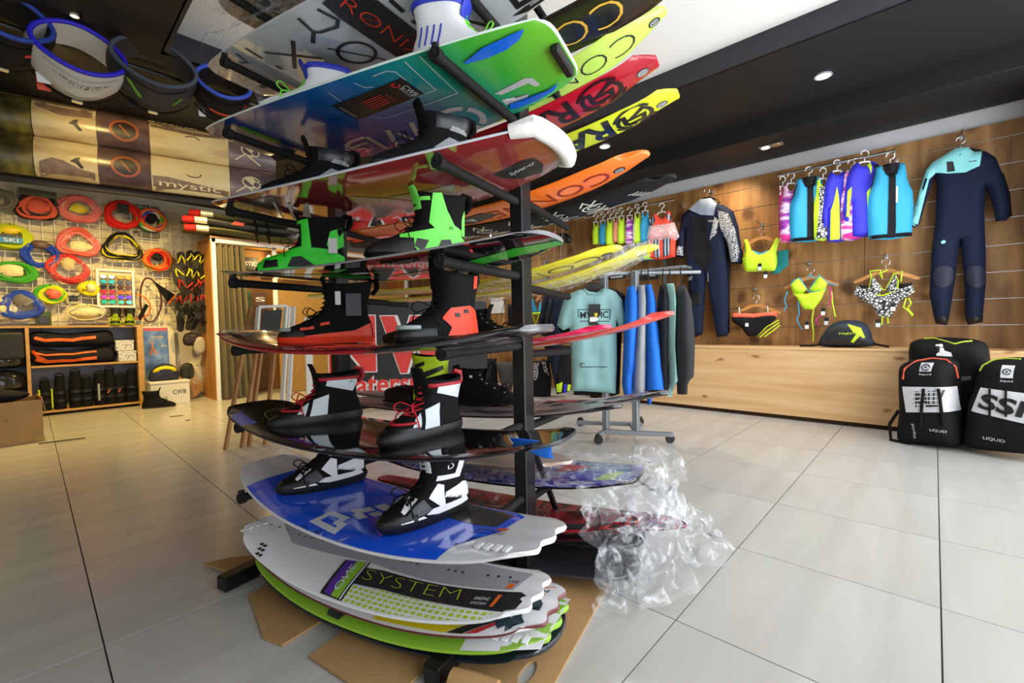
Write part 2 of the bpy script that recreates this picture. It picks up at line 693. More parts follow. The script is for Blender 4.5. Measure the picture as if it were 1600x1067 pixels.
m_steel = M('brushed_steel', '#aaadb2', 0.35, 0.9)
m_alu = M('aluminium_strip', '#b9bbbe', 0.3, 0.9)
m_blk = M('black_plastic', '#111112', 0.45)
m_blkmetal = M('black_powder_coat', '#121213', 0.38, 0.2)
m_blkfab = M('black_fabric', '#0b0b0c', 0.8, bump=0.15, bscale=400)
m_rubber = M('black_rubber', '#0d0d0d', 0.5)
m_wht = M('white_plastic', '#e6e6e6', 0.4)
m_paper = M('white_paper', '#dfdedb', 0.7)
m_card = M('cardboard', '#b08a5c', 0.85, var=0.08, vscale=12)
m_cardedge = M('cardboard_edge', '#7c5c38', 0.9)

# ------------------------------------------------------------------ floor of square tiles
floor = structure(G().box((1.4, 2.9, -0.03), (9.0, 10.4, 0.05)).build('floor', m_grout))
TX, TY = 0.600, 0.592
tile_g = G().box((0, 0, -0.003), (TX-0.004, TY-0.004, 0.008))
tile0 = tile_g.build('tile', m_tile, floor)
first = True
for i in range(-5, 9):
    for j in range(-3, 13):
        x = 0.1165+TX*(i+0.5); y = -0.0226+TY*(j+0.5)
        if x > 5.3 or y > 7.8 or x < -2.9 or y < -1.6:
            continue
        if first:
            t = tile0; first = False
        else:
            t = tile0.copy(); COL.objects.link(t)
        t.location = (x, y, 0)

# ------------------------------------------------------------------ walls and ceiling
WX = 5.2      # face of the timber wall on the right
wall_right = structure(G().box((5.32, 3.2, 1.4), (0.16, 9.2, 2.9)).build('wall_right', m_plaster))
wall_back = structure(G().box((1.3, 7.75, 1.4), (8.6, 0.16, 2.9)).build('wall_back', m_cream))
wall_left = structure(G().box((-2.95, 3.9, 1.4), (0.16, 8.0, 2.9)).build('wall_left', m_cream))
wall_front = structure(G().box((5.0, -0.67, 1.4), (0.62, 0.2, 2.9), ch=0.004).build('wall_front', M('grey_plaster', '#8d8a86', 0.7)))
# glazed shop front behind the camera, through which the daylight comes
win = structure(G().box((1.7, -.95, 2.66), (6.2, .06, .08)).box((1.7, -.95, .05), (6.2, .06, .1)).build('window_1', M('shopfront_frame', '#3a3b3d', .4, .6)))
pane_m = film_mat('shopfront_glass', clear=.97, crinkle=0, rough=.02)
for i in range(5):
    G().box((-1.4+1.55*i, -.95, 1.36), (.05, .05, 2.52)).build('frame_bar', M('shopfront_frame', '#3a3b3d'), win)
    if i < 4:
        G().box((-.625+1.55*i, -.95, 1.36), (1.48, .008, 2.5)).build('pane', pane_m, win)
# slatted plywood lining: every plank between two grooves is a piece of the wall
ZB = 0.62
rows = [(2.305, 2.42)]
z = 2.30
while z > 0.2:
    rows.append((z-0.2025, z)); z -= 0.2075
seams = [-0.56, 0.47, 1.70, 2.94, 4.18, 5.4, 6.6, 7.66]
for (a, b), (z0, z1) in [(s_, r_) for s_ in zip(seams, seams[1:]) for r_ in rows]:
    if z0 < 0: continue
    G().box((WX+0.02, (a+b)/2, (z0+z1)/2), (0.04, b-a-0.003, z1-z0), ch=0.002).build('plank', m_ply, wall_right)
gs = G()
for z0, z1 in rows:
    gs.box((WX+0.012, 3.55, z0-0.0025), (0.012, 8.2, 0.004))
gs.build('groove_insert', m_alu, wall_right)

ceiling = structure(G().build('ceiling', m_black_ceil) if False else G()
                    .box((-1.15, 3.0, 2.75), (3.60, 9.6, 0.1)).box((4.40, 3.0, 2.75), (1.9, 9.6, 0.1))
                    .box((2.05, 5.72, 2.75), (2.8, 4.2, 0.1)).build('ceiling', m_black_ceil))
structure(G().box((2.05, 1.2, 2.88), (2.8, 5.0, 0.06)).build('ceiling_recess', m_white_ceil))
m_fascia = M('dark_fascia_paint', '#23222a', 0.45)
structure(G().box((3.445, 1.2, 2.775), (0.03, 4.9, 0.15)).box((0.655, 1.2, 2.775), (0.03, 4.9, 0.15)).box((2.05, 3.62, 2.775), (2.8, 0.03, 0.15)).build('trim_1', m_fascia))
structure(G().box((4.86, 3.4, 2.63), (0.68, 8.4, 0.155), ch=0.002).build('trim_2', m_black_ceil))

# recessed lamps -------------------------------------------------------------
m_lamp = M('lamp_glow', '#fff6ea', emit=14)
m_lampw = M('warm_lamp_glow', '#ffd9a0', emit=7)
m_trimring = M('lamp_trim', '#cfcfcf', 0.3, 0.6)


def downlight(x, y, z, label, warm=False, twin=False):
    t = thing('ceiling_light', label, 'light', (x, y, z))
    if warm:
        t.scale = (.4, .4, 1)
    if twin:
        g = G().box((0, 0, -0.004), (0.09, 0.20, 0.008), ch=0.003)
        g.build('lamp_trim', m_steel, t)
        for k in (-1, 1):
            G().lathe([(0.034, -0.012), (0.036, -0.006)], 16, (0, 0.047*k, 0)).build('lamp', m_lampw if k > 0 else M('dim_lamp', '#c8a060', 0.2, 0.4), t)
    else:
        G().lathe([(0.050, -0.001), (0.058, -0.004), (0.058, -0.010), (0.046, -0.012)], 24, cap=False).build('lamp_trim', m_trimring, t)
        G().lathe([(0.001, -0.009), (0.046, -0.009)], 24, cap=False).build('lamp', m_lampw if warm else m_lamp, t)
    return t


downlight(4.03, 0.61, 2.70, 'round white lit downlight in the black ceiling above the backpacks')
downlight(4.01, 2.43, 2.70, 'round lit downlight in the black ceiling below the neon yellow ski tip')
downlight(4.80, 1.13, 2.552, 'twin lamp with one warm glowing bulb in the lowered soffit', twin=True)
downlight(0.11, 3.90, 2.70, 'small warm downlight between the two leftmost harnesses', warm=True)
downlight(0.24, 3.54, 2.70, 'small warm downlight in the black ceiling above the white harness', warm=True)

# ------------------------------------------------------------------ pine bench along the right wall
bench = thing('bench', 'long low pine bench with plain boarded front under the timber wall', 'bench', (4.97, 1.3, 0))
G().box((-0.20, 0, 0.345), (0.035, 3.75, 0.61), ch=0.003).build('front_panel', m_pine, bench)
G().box((0, 0, 0.657), (0.445, 3.77, 0.022), ch=0.003).build('seat_board', m_pine, bench)
G().box((-0.17, 0, 0.02), (0.03, 3.7, 0.04)).build('plinth', M('dark_plinth', '#3a2616', 0.7), bench)
for k in (-1, 1):
    G().box((0, 1.86*k, 0.34), (0.36, 0.022, 0.61)).build('end_panel', m_pine, bench)

# ================================================================== the board rack
O = Vector((0.703, 0.931, 0.0))
RU = Vector((0.2561, -0.9667, 0.0)); RA = Vector((0.9667, 0.2561, 0.0))
RANG = atan2(RU.y, RU.x)


def rk(s, t, z=0.0):
    return O+RU*s+RA*t+Vector((0, 0, z))


rack = thing('board_rack', 'black steel double sided display rack holding tiers of boards', 'rack', O, RANG)
SR, SL, TP = 0.005, -0.905, 0.490
LV8 = 2.085
LV = [1.845, 1.600, 1.330, 1.078, 0.838, 0.562, 0.307]
LVR = [1.845, 1.600, 1.330, 1.030, 0.795, 0.535, 0.270]
for s_ in (SR, SL):
    G().box((s_, TP, 1.07), (0.048, 0.07, 2.10), ch=0.003).build('post', m_blkmetal, rack)
    G().box((s_, 0.48, 0.034), (0.05, 1.06, 0.05), ch=0.003).box((s_, -0.051, 0.034), (0.042, 0.002, 0.042)).build('foot', m_blkmetal, rack)
    for zf, zr in zip([LV8]+LV, [LV8]+LVR):
        g = G().tube([(s_, TP-0.03, zf), (s_, 0.035, zf)], 0.0145, 10)
        g.tube([(s_, 0.042, zf), (s_, 0.022, zf)], 0.019, 10)
        g.tube([(s_, 0.030, zf), (s_, 0.030, zf+0.028)], 0.010, 8)
        g.build('arm', M('foam_arm', '#1b1a1a', 0.7, bump=0.1, bscale=90), rack, smooth=40)
        g = G().tube([(s_, TP+0.03, zr+0.012), (s_, 0.935, zr)], 0.0145, 10)
        g.build('arm', M('foam_arm', '#1b1a1a'), rack, smooth=40)
G().box(((SR+SL)/2, TP, 0.09), (0.90, 0.04, 0.04)).build('crossbar', m_blkmetal, rack)
G().box(((SR+SL)/2, TP, 2.10), (0.90, 0.04, 0.04)).build('crossbar', m_blkmetal, rack)
for q in (1,):
    G().tube([(SR+0.0, TP+q*0.03, 0.52), (SR, TP+q*0.34, 0.06)], 0.012, 8).build('brace', m_blkmetal, rack)


# ------------------------------------------------------------------ boards
def sgn(x): return -1 if x < 0 else 1


def make_board(name, label, cat, s, t, z, L, W, wt, rocker, th, top, bottom, rim, yaw=0.0, pitch=0.0, roll=0.0, end='round', group=None,
               wf=None, zf=None, nu=40, nv=14, concave=0.0):
    """a board lying along the rack; local x runs along the rack, local y away from the shop front"""
    p = rk(s, t, z)
    root = thing(name, label, cat, p, (roll, pitch, RANG+yaw), group)
    if wf is None:
        def wf(u):
            a = abs(u)
            return wt/2+(W/2-wt/2)*(1-a**2.3)
    if zf is None:
        def zf(u):
            return rocker*abs(u)**2.2
    def ex(u, v):
        a = abs(u)
        if end == 'wave':
            e = 0.012*(1-cos(3*pi*v))*0.6+0.045*abs(v)**5
        elif end == 'hex':
            e = max(0.0, abs(v)-0.42)*0.11 if u > 0 else 0.05*abs(v)**4
        elif end == 'round':
            e = 0.075*(1-sqrt(max(0, 1-min(1, abs(v))**2)))+0.0
        elif end == 'blunt':
            e = 0.018*abs(v)**2+0.04*abs(v)**7
        else:
            e = 0.03*abs(v)**6
        return u*L/2-sgn(u)*e*a**9
    def P(u, v, side):
        x = ex(u, v); y = v*wf(u)
        zz = zf(u)+concave*(v*v)
        k = 1-0.45*abs(v)**5-0.25*abs(u)**14
        return Vector((x, y, zz+th*k)) if side else Vector((x, y, zz+th*(0.18*abs(v)**6)))
    if end == 'wave': nv = 30
    us = [-1+2*i/nu for i in range(nu+1)]; vs = [-1+2*j/nv for j in range(nv+1)]
    # finer near the tips
    us = [sgn(u)*(1-(1-abs(u))**1.35) for u in us]
    for side, nm, m in ((1, 'deck', top), (0, 'base', bottom)):
        g = G()
        V = [P(u, v, side) for u in us for v in vs]
        n = nv+1
        F = [(i*n+j, i*n+j+1, (i+1)*n+j+1, (i+1)*n+j) for i in range(nu) for j in range(nv)]
        if not side:
            F = [tuple(reversed(f)) for f in F]
        else:
            F = [tuple(reversed(f)) for f in F][::1]
        me_o = G().add(V, F).build(nm, m, root, smooth=True)
    g = G()
    ring = [(-1, v) for v in vs]+[(u, 1) for u in us[1:]]+[(1, v) for v in reversed(vs[:-1])]+[(u, -1) for u in reversed(us[1:-1])]
    r0 = [P(u, v, 0) for u, v in ring]; r1 = [P(u, v, 1) for u, v in ring]
    mid = []
    for (u, v), a, b in zip(ring, r0, r1):
        out = Vector((sgn(u)*(abs(u) == 1)*1.0, sgn(v)*(abs(v) == 1)*1.0, 0))
        mid.append((a+b)/2+out*0.0035)
    g.loft([r0, mid, r1], closed=True, caps=False)
    g.build('edge', rim, root, smooth=True)

    def fn(side, eps=0.0012):
        def f(x, y):
            x = max(-L/2*.99, min(L/2*.99, x))
            u = x/(L/2); w = wf(u)
            y = max(-w*.985, min(w*.985, y)); v = y/w
            k = 1-0.45*abs(v)**5-0.25*abs(u)**14
            zz = zf(u)+concave*v*v
            return Vector((x, y, zz+th*k+eps)) if side else Vector((x, y, zz+th*0.18*abs(v)**6-eps))
        return f
    return root, fn(1), fn(0)


def edge_band(wfun, L, x0, x1, d0, d1, side, n=14):
    """strip along one long edge (side -1 near, +1 far) between insets d0 and d1"""
    xs = [x0+(x1-x0)*i/n for i in range(n+1)]
    return [(x, side*(wfun(x)-d0)) for x in xs]+[(x, side*(wfun(x)-d1)) for x in reversed(xs)]


def wk(W, wt, L):
    return lambda x: wt/2+(W/2-wt/2)*(1-min(1, abs(x)/(L/2))**2.3)


def fin(parent, x, y, z, l, h, mat, name='fin', lean=0.4):
    """swept fin hanging under a board"""
    g = G()
    rings = []
    for k in range(5):
        q = k/4
        cx = x+lean*l*q*q; ll = l*(1-0.72*q**1.6)
        ring = []
        for i in range(12):
            a = 2*pi*i/12
            ring.append(Vector((cx+ll/2*cos(a), y+0.006*(1-0.5*q)*sin(a), z-h*q)))
        rings.append(ring)
    g.loft(rings)
    return g.build(name, mat, parent, smooth=60)


c_gl = dict(rough=0.12, coat=0.8)
white_gl = M('white_gloss', '#e8e8ea', 0.18, coat=0.6)
grey_gl = M('grey_gloss', '#8e9096', 0.2, coat=0.6)
black_gl = M('black_gloss', '#0b0b0d', 0.07, coat=1.0)
blue_gl = M('blue_gloss', '#1a5cf0', 0.14, coat=0.7)
LB = 1.34
SC0 = -0.385
WB = 0.405; WT = 0.225
wfB = wk(WB, WT, LB)
ZC = -0.012   # board bottom relative to arm height

# --- tier 7 (lowest arm): blue and white board -------------------------------------------
b7, T, B = make_board('wakeboard', 'blue wakeboard with white ends on the lowest arms', 'wakeboard', SC0, 0.155, LV[6]+ZC, LB, WB, WT, 0.075, 0.020,
                      white_gl, white_gl, white_gl, yaw=-0.085, end='wave', group='wakeboards on the front of the rack')
blue_poly = edge_band(wfB, LB, -0.50, 0.27, 0.0005, 0.10, -1)
decal('blue_print', b7, blue_gl, T, [(edge_band(wfB, LB, -0.50, 0.43, 0.001, 0.07, -1), 0),
      ([(x, -wfB(x)+0.069) for x in (-0.50, -0.4, -0.3, -0.2, -0.1, 0, 0.1, 0.2, .3, .43)]+[(.413, -.003), (.505, .003), (.512, .118)] +
       [(x, wfB(x)-0.008) for x in (0.46, 0.4, 0.3, 0.2, 0.1, 0, -0.1, -0.2, -0.3, -0.4, -0.46)]+[(-0.5, 0.03)], 0)])
decal('grey_print', b7, M('dark_grey_gloss', '#25262a', 0.2, coat=0.5), lambda x, y: T(x, y)+Vector((0, 0, .0008)), [([(.02, .05), (.25, .055), (.40, .03), (.475, .03), (.475, .12), (.42, .148), (.25, .185), (0, .195)], 0)])
up = lambda x, y: T(x, y)+Vector((0, 0, .0012))
lg = [(q, 0) for q in ribbon([(-.085, -.158), (.030, -.168), (.020, -.135), (-.01, -.13), (-.015, -.10), (-.085, -.098)], .024, True)]+[
      ([(-.02, -.07), (.03, -.085), (.045, -.06), (.0, -.045)], 0), ([(-.05, -.055), (-.01, -.06), (.02, -.01), (-.02, .0)], 0), ([(.02, -.04), (.06, -.045), (.075, -.02), (.035, -.01)], 0), ([(-.01, .01), (.05, .0), (.06, .03), (.0, .045)], 0)]
decal('logo_print', b7, M('pale_print', '#d9dde4', 0.25), up, lg)
decal('sticker', b7, [M('black_print', '#16161a', 0.4), M('orange_print', '#e0641e', 0.4)], up,
      [([(0.485, .008), (0.52, .008), (0.525, .022), (0.49, .022)], 1)],
      [('SUPERIOR', (0.42, -.02), (.05, 0), (.006, .012), 0), ('BINDING', (0.425, .0), (.05, 0), (.006, .012), 0), ('CWB', (0.49, -.018), (.035, 0), (.006, .014), 0)])
for k in range(4):
    G().box((0.50+0.03*k, -0.085-0.002*k, T(0.5+.03*k, -.08).z), (0.016, 0.03, 0.006), ch=0.002).build('tip_ridge', white_gl, b7)

# --- tier 6: glossy black board -----------------------------------------------------------
carbon = ramp_mat('carbon_stripe', (55, 1, 1), [(0.45, '#0e0e10'), (0.55, '#1f1f22')], rough=0.2, coat=0.5, kind='wave', scale=1.0)
b6, T6, B6 = make_board('wakeboard', 'glossy black wakeboard with a blue patch at its left tip', 'wakeboard', SC0+0.02, 0.150, LV[5]+ZC, LB, WB, WT, 0.066, 0.015,
                        black_gl, black_gl, M('dark_edge', '#3a3a3c', 0.3), yaw=0.0, end='blunt', group='wakeboards on the front of the rack')
decal('carbon_border', b6, carbon, T6, [(edge_band(wfB, LB, -0.44, 0.62, 0.002, 0.026, -1), 0)])
decal('blue_patch', b6, M('royal_blue', '#1f4fc8', 0.25, coat=0.4), T6, [(edge_band(wfB, LB, -0.57, -0.43, 0.002, 0.05, -1), 0)])
decal('blue_lettering', b6, M('royal_blue', '#1f4fc8'), T6, [], [('AMANTO', (-0.21, -.175), (.13, 0), (.01, .022), 0)])
decal('fine_lines', b6, M('thin_grey_print', '#4a463c', 0.3), T6, [(q, 0) for k in range(6) for q in ribbon([(-.60+.02*k, .10-.03*k), (-.40+.012*k, -.05+.015*k)], .0025)]
      + [(q, 0) for q in ribbon(arc2(-.42, .02, .12, .09, 60, 260, 16), .003)])
fin(b6, 0.585, -0.05, 0.068, 0.12, 0.04, M('blue_fin', '#1668d0', 0.3))


def gradient_mat(name, stops, axis=0, lo=-.67, hi=.67, rough=.22, tilt=0.0):
    m = ramp_mat(name, (1, 1, 1), stops, rough=rough, coat=.35, kind='gradient')
    mp = [n for n in m.node_tree.nodes if n.type == 'MAPPING'][0]
    mp.inputs['Location'].default_value = (-lo/(hi-lo), 0, 0)
    mp.inputs['Scale'].default_value = (1/(hi-lo), 1, 1)
    mp.inputs['Rotation'].default_value = (0, 0, tilt)
    return m


# --- tier 5: red edged dark board wrapped in film -------------------------------------------
clear_dark = ramp_mat('dark_deck', (3, 8, 1), [(0.35, '#17161a'), (0.6, '#2c2427'), (0.8, '#3a1f22')], rough=0.12, coat=0.8, scale=3)
red_rail = ramp_mat('red_rail', (30, 2, 2), [(0.4, '#a8222c'), (0.6, '#c43a40'), (0.75, '#5a1a20')], rough=0.18, coat=0.7, scale=1.2)
rail5 = gradient_mat('red_dark_rail', [(0, '#b8504a'), (.3, '#a8262e'), (.66, '#a8262e'), (.70, '#252225'), (1, '#5a5a5e')])
b5, T5, B5 = make_board('wakeboard', 'dark wakeboard with red rail in clear film at eye height', 'wakeboard', SC0-0.03, 0.150, LV[4]-.007, 1.33, WB, WT, 0.060, 0.026,
                        clear_dark, clear_dark, rail5, yaw=-0.02, end='blunt', group='wakeboards on the front of the rack')
wf5 = wk(WB, WT, 1.33)
decal('rail_print', b5, [red_rail, M('black_print', '#16161a', 0.4)], lambda x, y: T5(x, y), [(edge_band(wf5, 1.33, -0.64, 0.26, 0.002, 0.03, -1), 0), (edge_band(wf5, 1.33, 0.262, 0.65, 0.002, 0.06, -1), 1)])
decal('red_print', b5, M('red_print', '#c22a30', 0.3), T5, [([(-.42, -.1), (-.1, -.15), (-.05, -.05), (-.3, .05)], 0)])
G().loft([[T5(x, y)+Vector((0, 0, .006+.004*sin(60*x+45*y))) for y in (-.12, -.08, -.04, 0, .04, .08, .12)] for x in [-.655+.02*i for i in range(9)]], closed=False, caps=False).build('film_wrap', film_mat('clear_film', clear=.6), b5)
G().loft([[B5(x, y)+Vector((0, 0, -.006)) for y in (-.16, -.08, 0, .08, .16)] for x in [.05+.06*i for i in range(10)]], closed=False, caps=False).build('film_wrap', film_mat('clear_film'), b5, smooth=True)

# --- tier 4: black and green board ----------------------------------------------------------
green = M('vivid_green', '#2fae2b', 0.25, coat=0.4)
b4, T4, B4 = make_board('wakeboard', 'black wakeboard with green stripes under the green boots', 'wakeboard', SC0-0.005, 0.155, LV[3]+.001, 1.33, .43, 0.21, 0.048, 0.015,
                        black_gl, black_gl, M('silver_edge', '#8a8a8c', .3), end='blunt', group='wakeboards on the front of the rack')
wf4 = wk(WB, .21, 1.33)
decal('green_stripe', b4, green, B4, [([(.05, .05), (.30, .02), (.55, -.02), (.665, .02), (.66, .07), (.45, .075), (.25, .10), (.05, .09)], 0),
      ([(-.25, -.16), (-.16, -.16), (.0, -.02), (.02, .06), (-.08, .05), (-.14, -.06)], 0), ([(-.02, -.14), (.07, -.165), (.09, -.15), (0, -.11)], 0),
      ([(-.12, -.13), (.16, -.03), (.16, -.015), (-.12, -.11)], 0), ([(-.66, -.09), (-.58, -.11), (-.42, -.15), (-.46, -.10), (-.62, .05)], 0)])
decal('grey_lettering', b4, M('grey_print', '#55575c', 0.4), B4, [], [('BAMM 58', (.22, -.12), (.15, 0), (0, -.028), 0), ('BAMM 58', (.44, .15), (.13, -.01), (0, -.028), 0)])
decal('white_badge', b4, [M('pale_print', '#d9dde4'), M('red_print', '#c22a30')], B4, [(arc2(.035, -.06, .035, .02, 0, 342, 18), 0), ([(-.03, -.165), (.02, -.17), (.01, -.12), (-.04, -.12)], 1)])
decal('green_tip', b4, green, T4, [(edge_band(wf4, 1.33, -.66, -.5, .002, .05, -1), 0)])

# --- tier 3: red board seen from below, foam guard on its right tip --------------------------
under_red = M('brick_red_gloss', '#8e2f30', 0.10, coat=1.0)
b3, T3, B3 = make_board('wakeboard', 'red bottomed wakeboard in clear film with white foam guarded tip', 'wakeboard', SC0-0.03, 0.200, LV[2]+.001, 1.36, .47, 0.25, 0.055, 0.020,
                        M('dark_top', '#29262a', 0.3), under_red, M('white_edge', '#c8ccd4', 0.3), yaw=0.03, end='square', group='wakeboards on the front of the rack')
gs_ = M('silver_grey_print', '#9aa09c', 0.15, coat=0.6)
br_ = M('brown_grey_print', '#57504a', 0.15, coat=0.6)
decal('grey_print', b3, [gs_, br_], B3, [([(-.66, -.11), (-.5, -.16), (-.22, -.19), (-.42, .0), (-.50, .17), (-.66, .12)], 1),
       ([(.087, -.008), (.331, .016), (.296, .079), (.145, .09), (.112, .032)], 0), ([(-.006, -.075), (.076, -.004), (.153, .108), (.106, .168), (-.139, .197), (-.127, .148)], 0)])
decal('white_band', b3, M('white_band', '#dcdde2'), lambda x, y: B3(x, y-.025)-Vector((0, 0, .0008)), [([(-.267, -.079), (-.243, -.083), (-.492, .137), (-.514, .137)], 0), ([(-.209, -.058), (-.187, -.061), (-.439, .165), (-.491, .16)], 0), ([(-.31, -.10), (-.30, -.10), (-.545, .12), (-.555, .12)], 0)])
decal('fin_sticker', b3, M('black_print', '#16161a'), lambda x, y: B3(x, y-.025)-Vector((0, 0, .0005)), [([(.458, .055), (.561, .030), (.60, .04), (.60, .10), (.575, .15), (.507, .145), (.47, .105)], 0)])
decal('sticker_lettering', [o for o in b3.children if o.name.startswith('fin_sticker')][0], M('pale_print', '#d9dde4'), lambda x, y: B3(x, y-.025)-Vector((0, 0, .0015)), [], [('Sylver-cr', (.495, .105), (.09, -.025), (.004, -.028), 0)])
g = G()
fp = []
for i in range(15):
    v = -1+2*i/14
    fp.append(Vector((.678-.02*v*v, v*.124, .062)))
fp = [fp[0]+Vector((-.06, -.012, -.006))]+fp+[fp[-1]+Vector((-.03, .008, 0))]
g.tube(fp, [.018]+[.026]*15+[.016], 12)
g.build('foam_guard', M('white_foam', '#eceae6', 0.6, bump=.2, bscale=60), b3, smooth=True)
film3 = G().loft([[B3(x, y)+Vector((0, 0, -.004+.002*sin(40*x+30*y))) for y in (-.12, -.06, 0, .06, .12)] for x in [.30+.033*i for i in range(12)]], closed=False, caps=False)
film3.build('film_wrap', film_mat('tight_film', clear=.93, crinkle=.25, scale=9), b3, smooth=True)

# --- tier 2: blue to green board with big lettering --------------------------------------------
blgr = gradient_mat('blue_green_fade', [(0, '#0a3a86'), (.35, '#0c3f92'), (.60, '#0d63a8'), (.76, '#1d8f86'), (.88, '#3fae3c'), (1, '#69bd35')], tilt=.16)
b2, T2, B2 = make_board('wakeboard', 'wakeboard with blue to green underside and large pale letters', 'wakeboard', SC0-.03, 0.228, LV[1]+.001, 1.37, .485, 0.30, 0.05, 0.020,
                        M('pale_top', '#cfd8dc', 0.3), blgr, M('pale_edge', '#cfe0d8', 0.3), yaw=0.05, end='square', group='wakeboards on the front of the rack')
lt2 = lambda x, y: B2(x, y-.03*x-.023)-Vector((0, 0, .0006))
lt3 = lambda x, y: B2(x, y-.03*x-.023)-Vector((0, 0, .0012))
lt4 = lambda x, y: B2(x, y-.03*x-.023)-Vector((0, 0, .0018))
pale = M('pale_letter', '#b9bcc0', 0.2, coat=.5)
P = []
for a0, a1 in ((-40, 50), (62, 235), (247, 308)):
    P.append((arc2(.262, .165, .092, .092, a0, a1, 16)+arc2(.262, .165, .068, .068, a1, a0, 16), 0))
for pl in ([(.396, .075), (.414, .082), (.412, .23), (.393, .215)], [(.437, .087), (.547, .073), (.566, .089), (.571, .136), (.555, .133), (.545, .103), (.452, .106)], [(.438, .132), (.479, .165), (.523, .156), (.512, .173), (.473, .187), (.438, .166)],
           [(.109, .079), (.126, .084), (.066, .215), (.034, .237)], [(0, .084), (.018, .09), (-.052, .235), (-.075, .235)], [(.018, .123), (.031, .124), (.054, .221), (.04, .232)], [(-.11, .093), (-.087, .094), (-.093, .215), (-.115, .215)]):
    P.append((pl, 0))
P += [(q, 0) for q in ribbon([(-.104, .092), (-.176, .098), (-.225, .121), (-.222, .148), (-.153, .135), (-.128, .135)], .016)]+[(q, 0) for q in ribbon([(-.219, .17), (-.184, .172), (-.177, .19), (-.205, .205)], .014)]
decal('big_letters', b2, pale, lt2, P)
wl = M('white_line', '#c9d6da', 0.3)
W_ = []
for pl in ([(.31, -.185), (.303, -.034), (.265, -.036)], [(.356, -.18), (.348, .016), (.067, .017), (.021, -.016)], [(.127, -.186), (.137, -.153), (.161, -.144)], [(.195, -.182), (.243, -.18), (.261, -.165), (.261, -.123)], [(.025, -.185), (.019, -.132)]):
    W_ += [(q, 0) for q in ribbon(pl, .003)]
decal('white_lines', b2, wl, lt2, W_)
for k, pl in enumerate(([(.441, -.097), (.509, -.118), (.587, -.115), (.628, -.111), (.603, -.086), (.56, -.074), (.5, -.076), (.443, -.091)], [(.453, .164), (.504, .191), (.586, .172), (.623, .157), (.592, .19), (.534, .205), (.462, .205), (.44, .195)])):
    decal('side_fin', b2, M('bright_blue', '#1468e0', 0.2, coat=.5), lambda x, y: B2(x, y-.03*x-.023)-Vector((0, 0, .004)), [(pl, 0)])
decal('green_streak', b2, M('grass_green', '#4f9c28', .2), lt2, [([(-.472, -.15), (-.441, -.144), (-.435, .005), (-.480, .003)], 0)])
decal('label', b2, M('black_label', '#141416', 0.35), lt2, [([(-.03, -.128), (.258, -.136), (.262, -.038), (-.024, -.019)], 0)])
b2l = [o for o in b2.children if o.name.startswith('label')][0]
decal('label_lettering', b2l, [M('pale_print', '#d9dde4'), M('red_print', '#c22a30')], lt4, [([(.07, -.10+.011*k), (.15, -.104+.011*k), (.15, -.099+.011*k), (.07, -.095+.011*k)], 1) for k in range(5)] +
      [(q, 1) for q in ribbon(arc2(.222, -.118, .012, .010, 0, 300, 10), .006)],
      [('CWB', (.228, -.103), (.0, .060), (.022, 0), 0), ('BOARD CO', (.219, -.10), (0, .055), (.007, 0), 0), ('THE BOARD', (.16, -.100), (0, .05), (.008, 0), 1), ('WAKE CAMP', (-.015, -.11), (0, .07), (.008, 0), 0)])
G().box((.668, 0.02, .040), (.025, .14, .03), ch=.005).build('tip_guard', m_rubber, b2)
fin(b2, -.55, .09, .03, .16, .03, m_blk, lean=-.1)

# --- tier 1: grey board with thin black letters ------------------------------------------------
pearl = ramp_mat('pearl_grey', (1.5, 3, 1), [(.3, '#a9b2b8'), (.55, '#c2c6c8'), (.75, '#8fa3ad')], rough=.12, coat=.9, scale=1.2)
b1, T1, B1 = make_board('wakeboard', 'pearl grey wakeboard with thin black letters on the top tier', 'wakeboard', SC0-.02, 0.20, LV[0]+.001, 1.40, .43, 0.26, 0.05, 0.020,
                        pearl, pearl, M('pale_edge2', '#b8bcc0', .3), end='square', group='wakeboards on the front of the rack')
kk = []
def bar(a, b, w=.014): kk.extend([(q, 0) for q in ribbon([a, b], w)])
bar((-.197, -.125), (-.343, -.012)); bar((-.347, -.125), (-.196, -.012), .011)
kk += [(q, 0) for q in ribbon(arc2(-.067, .022, .068, .055, 0, 360, 28), .012)]; bar((-.133, -.045), (-.009, .097), .007)
kk += [(q, 0) for q in ribbon([(-.004, -.185), (.012, -.125), (-.016, -.104), (-.085, -.112), (-.101, -.126), (-.087, -.187)], .012)]; bar((-.097, -.125), (-.151, -.086))
kk += [(q, 0) for q in ribbon([(-.452, -.158), (-.469, -.109), (-.502, -.115)], .012)]; bar((-.387, -.166), (-.392, -.103), .01); bar((-.394, -.053), (-.393, -.027), .012)
bar((.363, -.002), (.314, .09)); bar((.27, -.014), (.383, .144), .012); bar((.205, -.106), (.204, -.049), .016); bar((.201, -.008), (.208, .018), .016)
kk += [(q, 0) for q in ribbon([(.50, .03), (.498, .125), (.57, .12), (.58, .04)], .02)]
decal('black_letters', b1, M('black_print', '#16161a'), lambda x, y: B1(x, y)-Vector((0, 0, .0006)), kk)
decal('black_band', b1, M('black_label', '#141416'), lambda x, y: B1(x, y)-Vector((0, 0, .0004)), [([(.027, -.195), (.07, -.20), (.174, -.124), (.183, .045), (.116, .135), (.035, .141), (.022, -.12)], 0)])
decal('red_lettering', [o for o in b1.children if o.name.startswith('black_band')][0], M('bright_red', '#e8371c', .3), lambda x, y: B1(x, y)-Vector((0, 0, .0012)), [], [('RØNIX', (.064, -.165), (.03, .31), (.05, -.012), 0, -.02)])
decal('black_fin_print', b1, M('black_print', '#16161a'), lambda x, y: B1(x, y)-Vector((0, 0, .0008)), [([(.464, .153), (.517, .14), (.60, .135), (.60, .15), (.51, .165)], 0)])
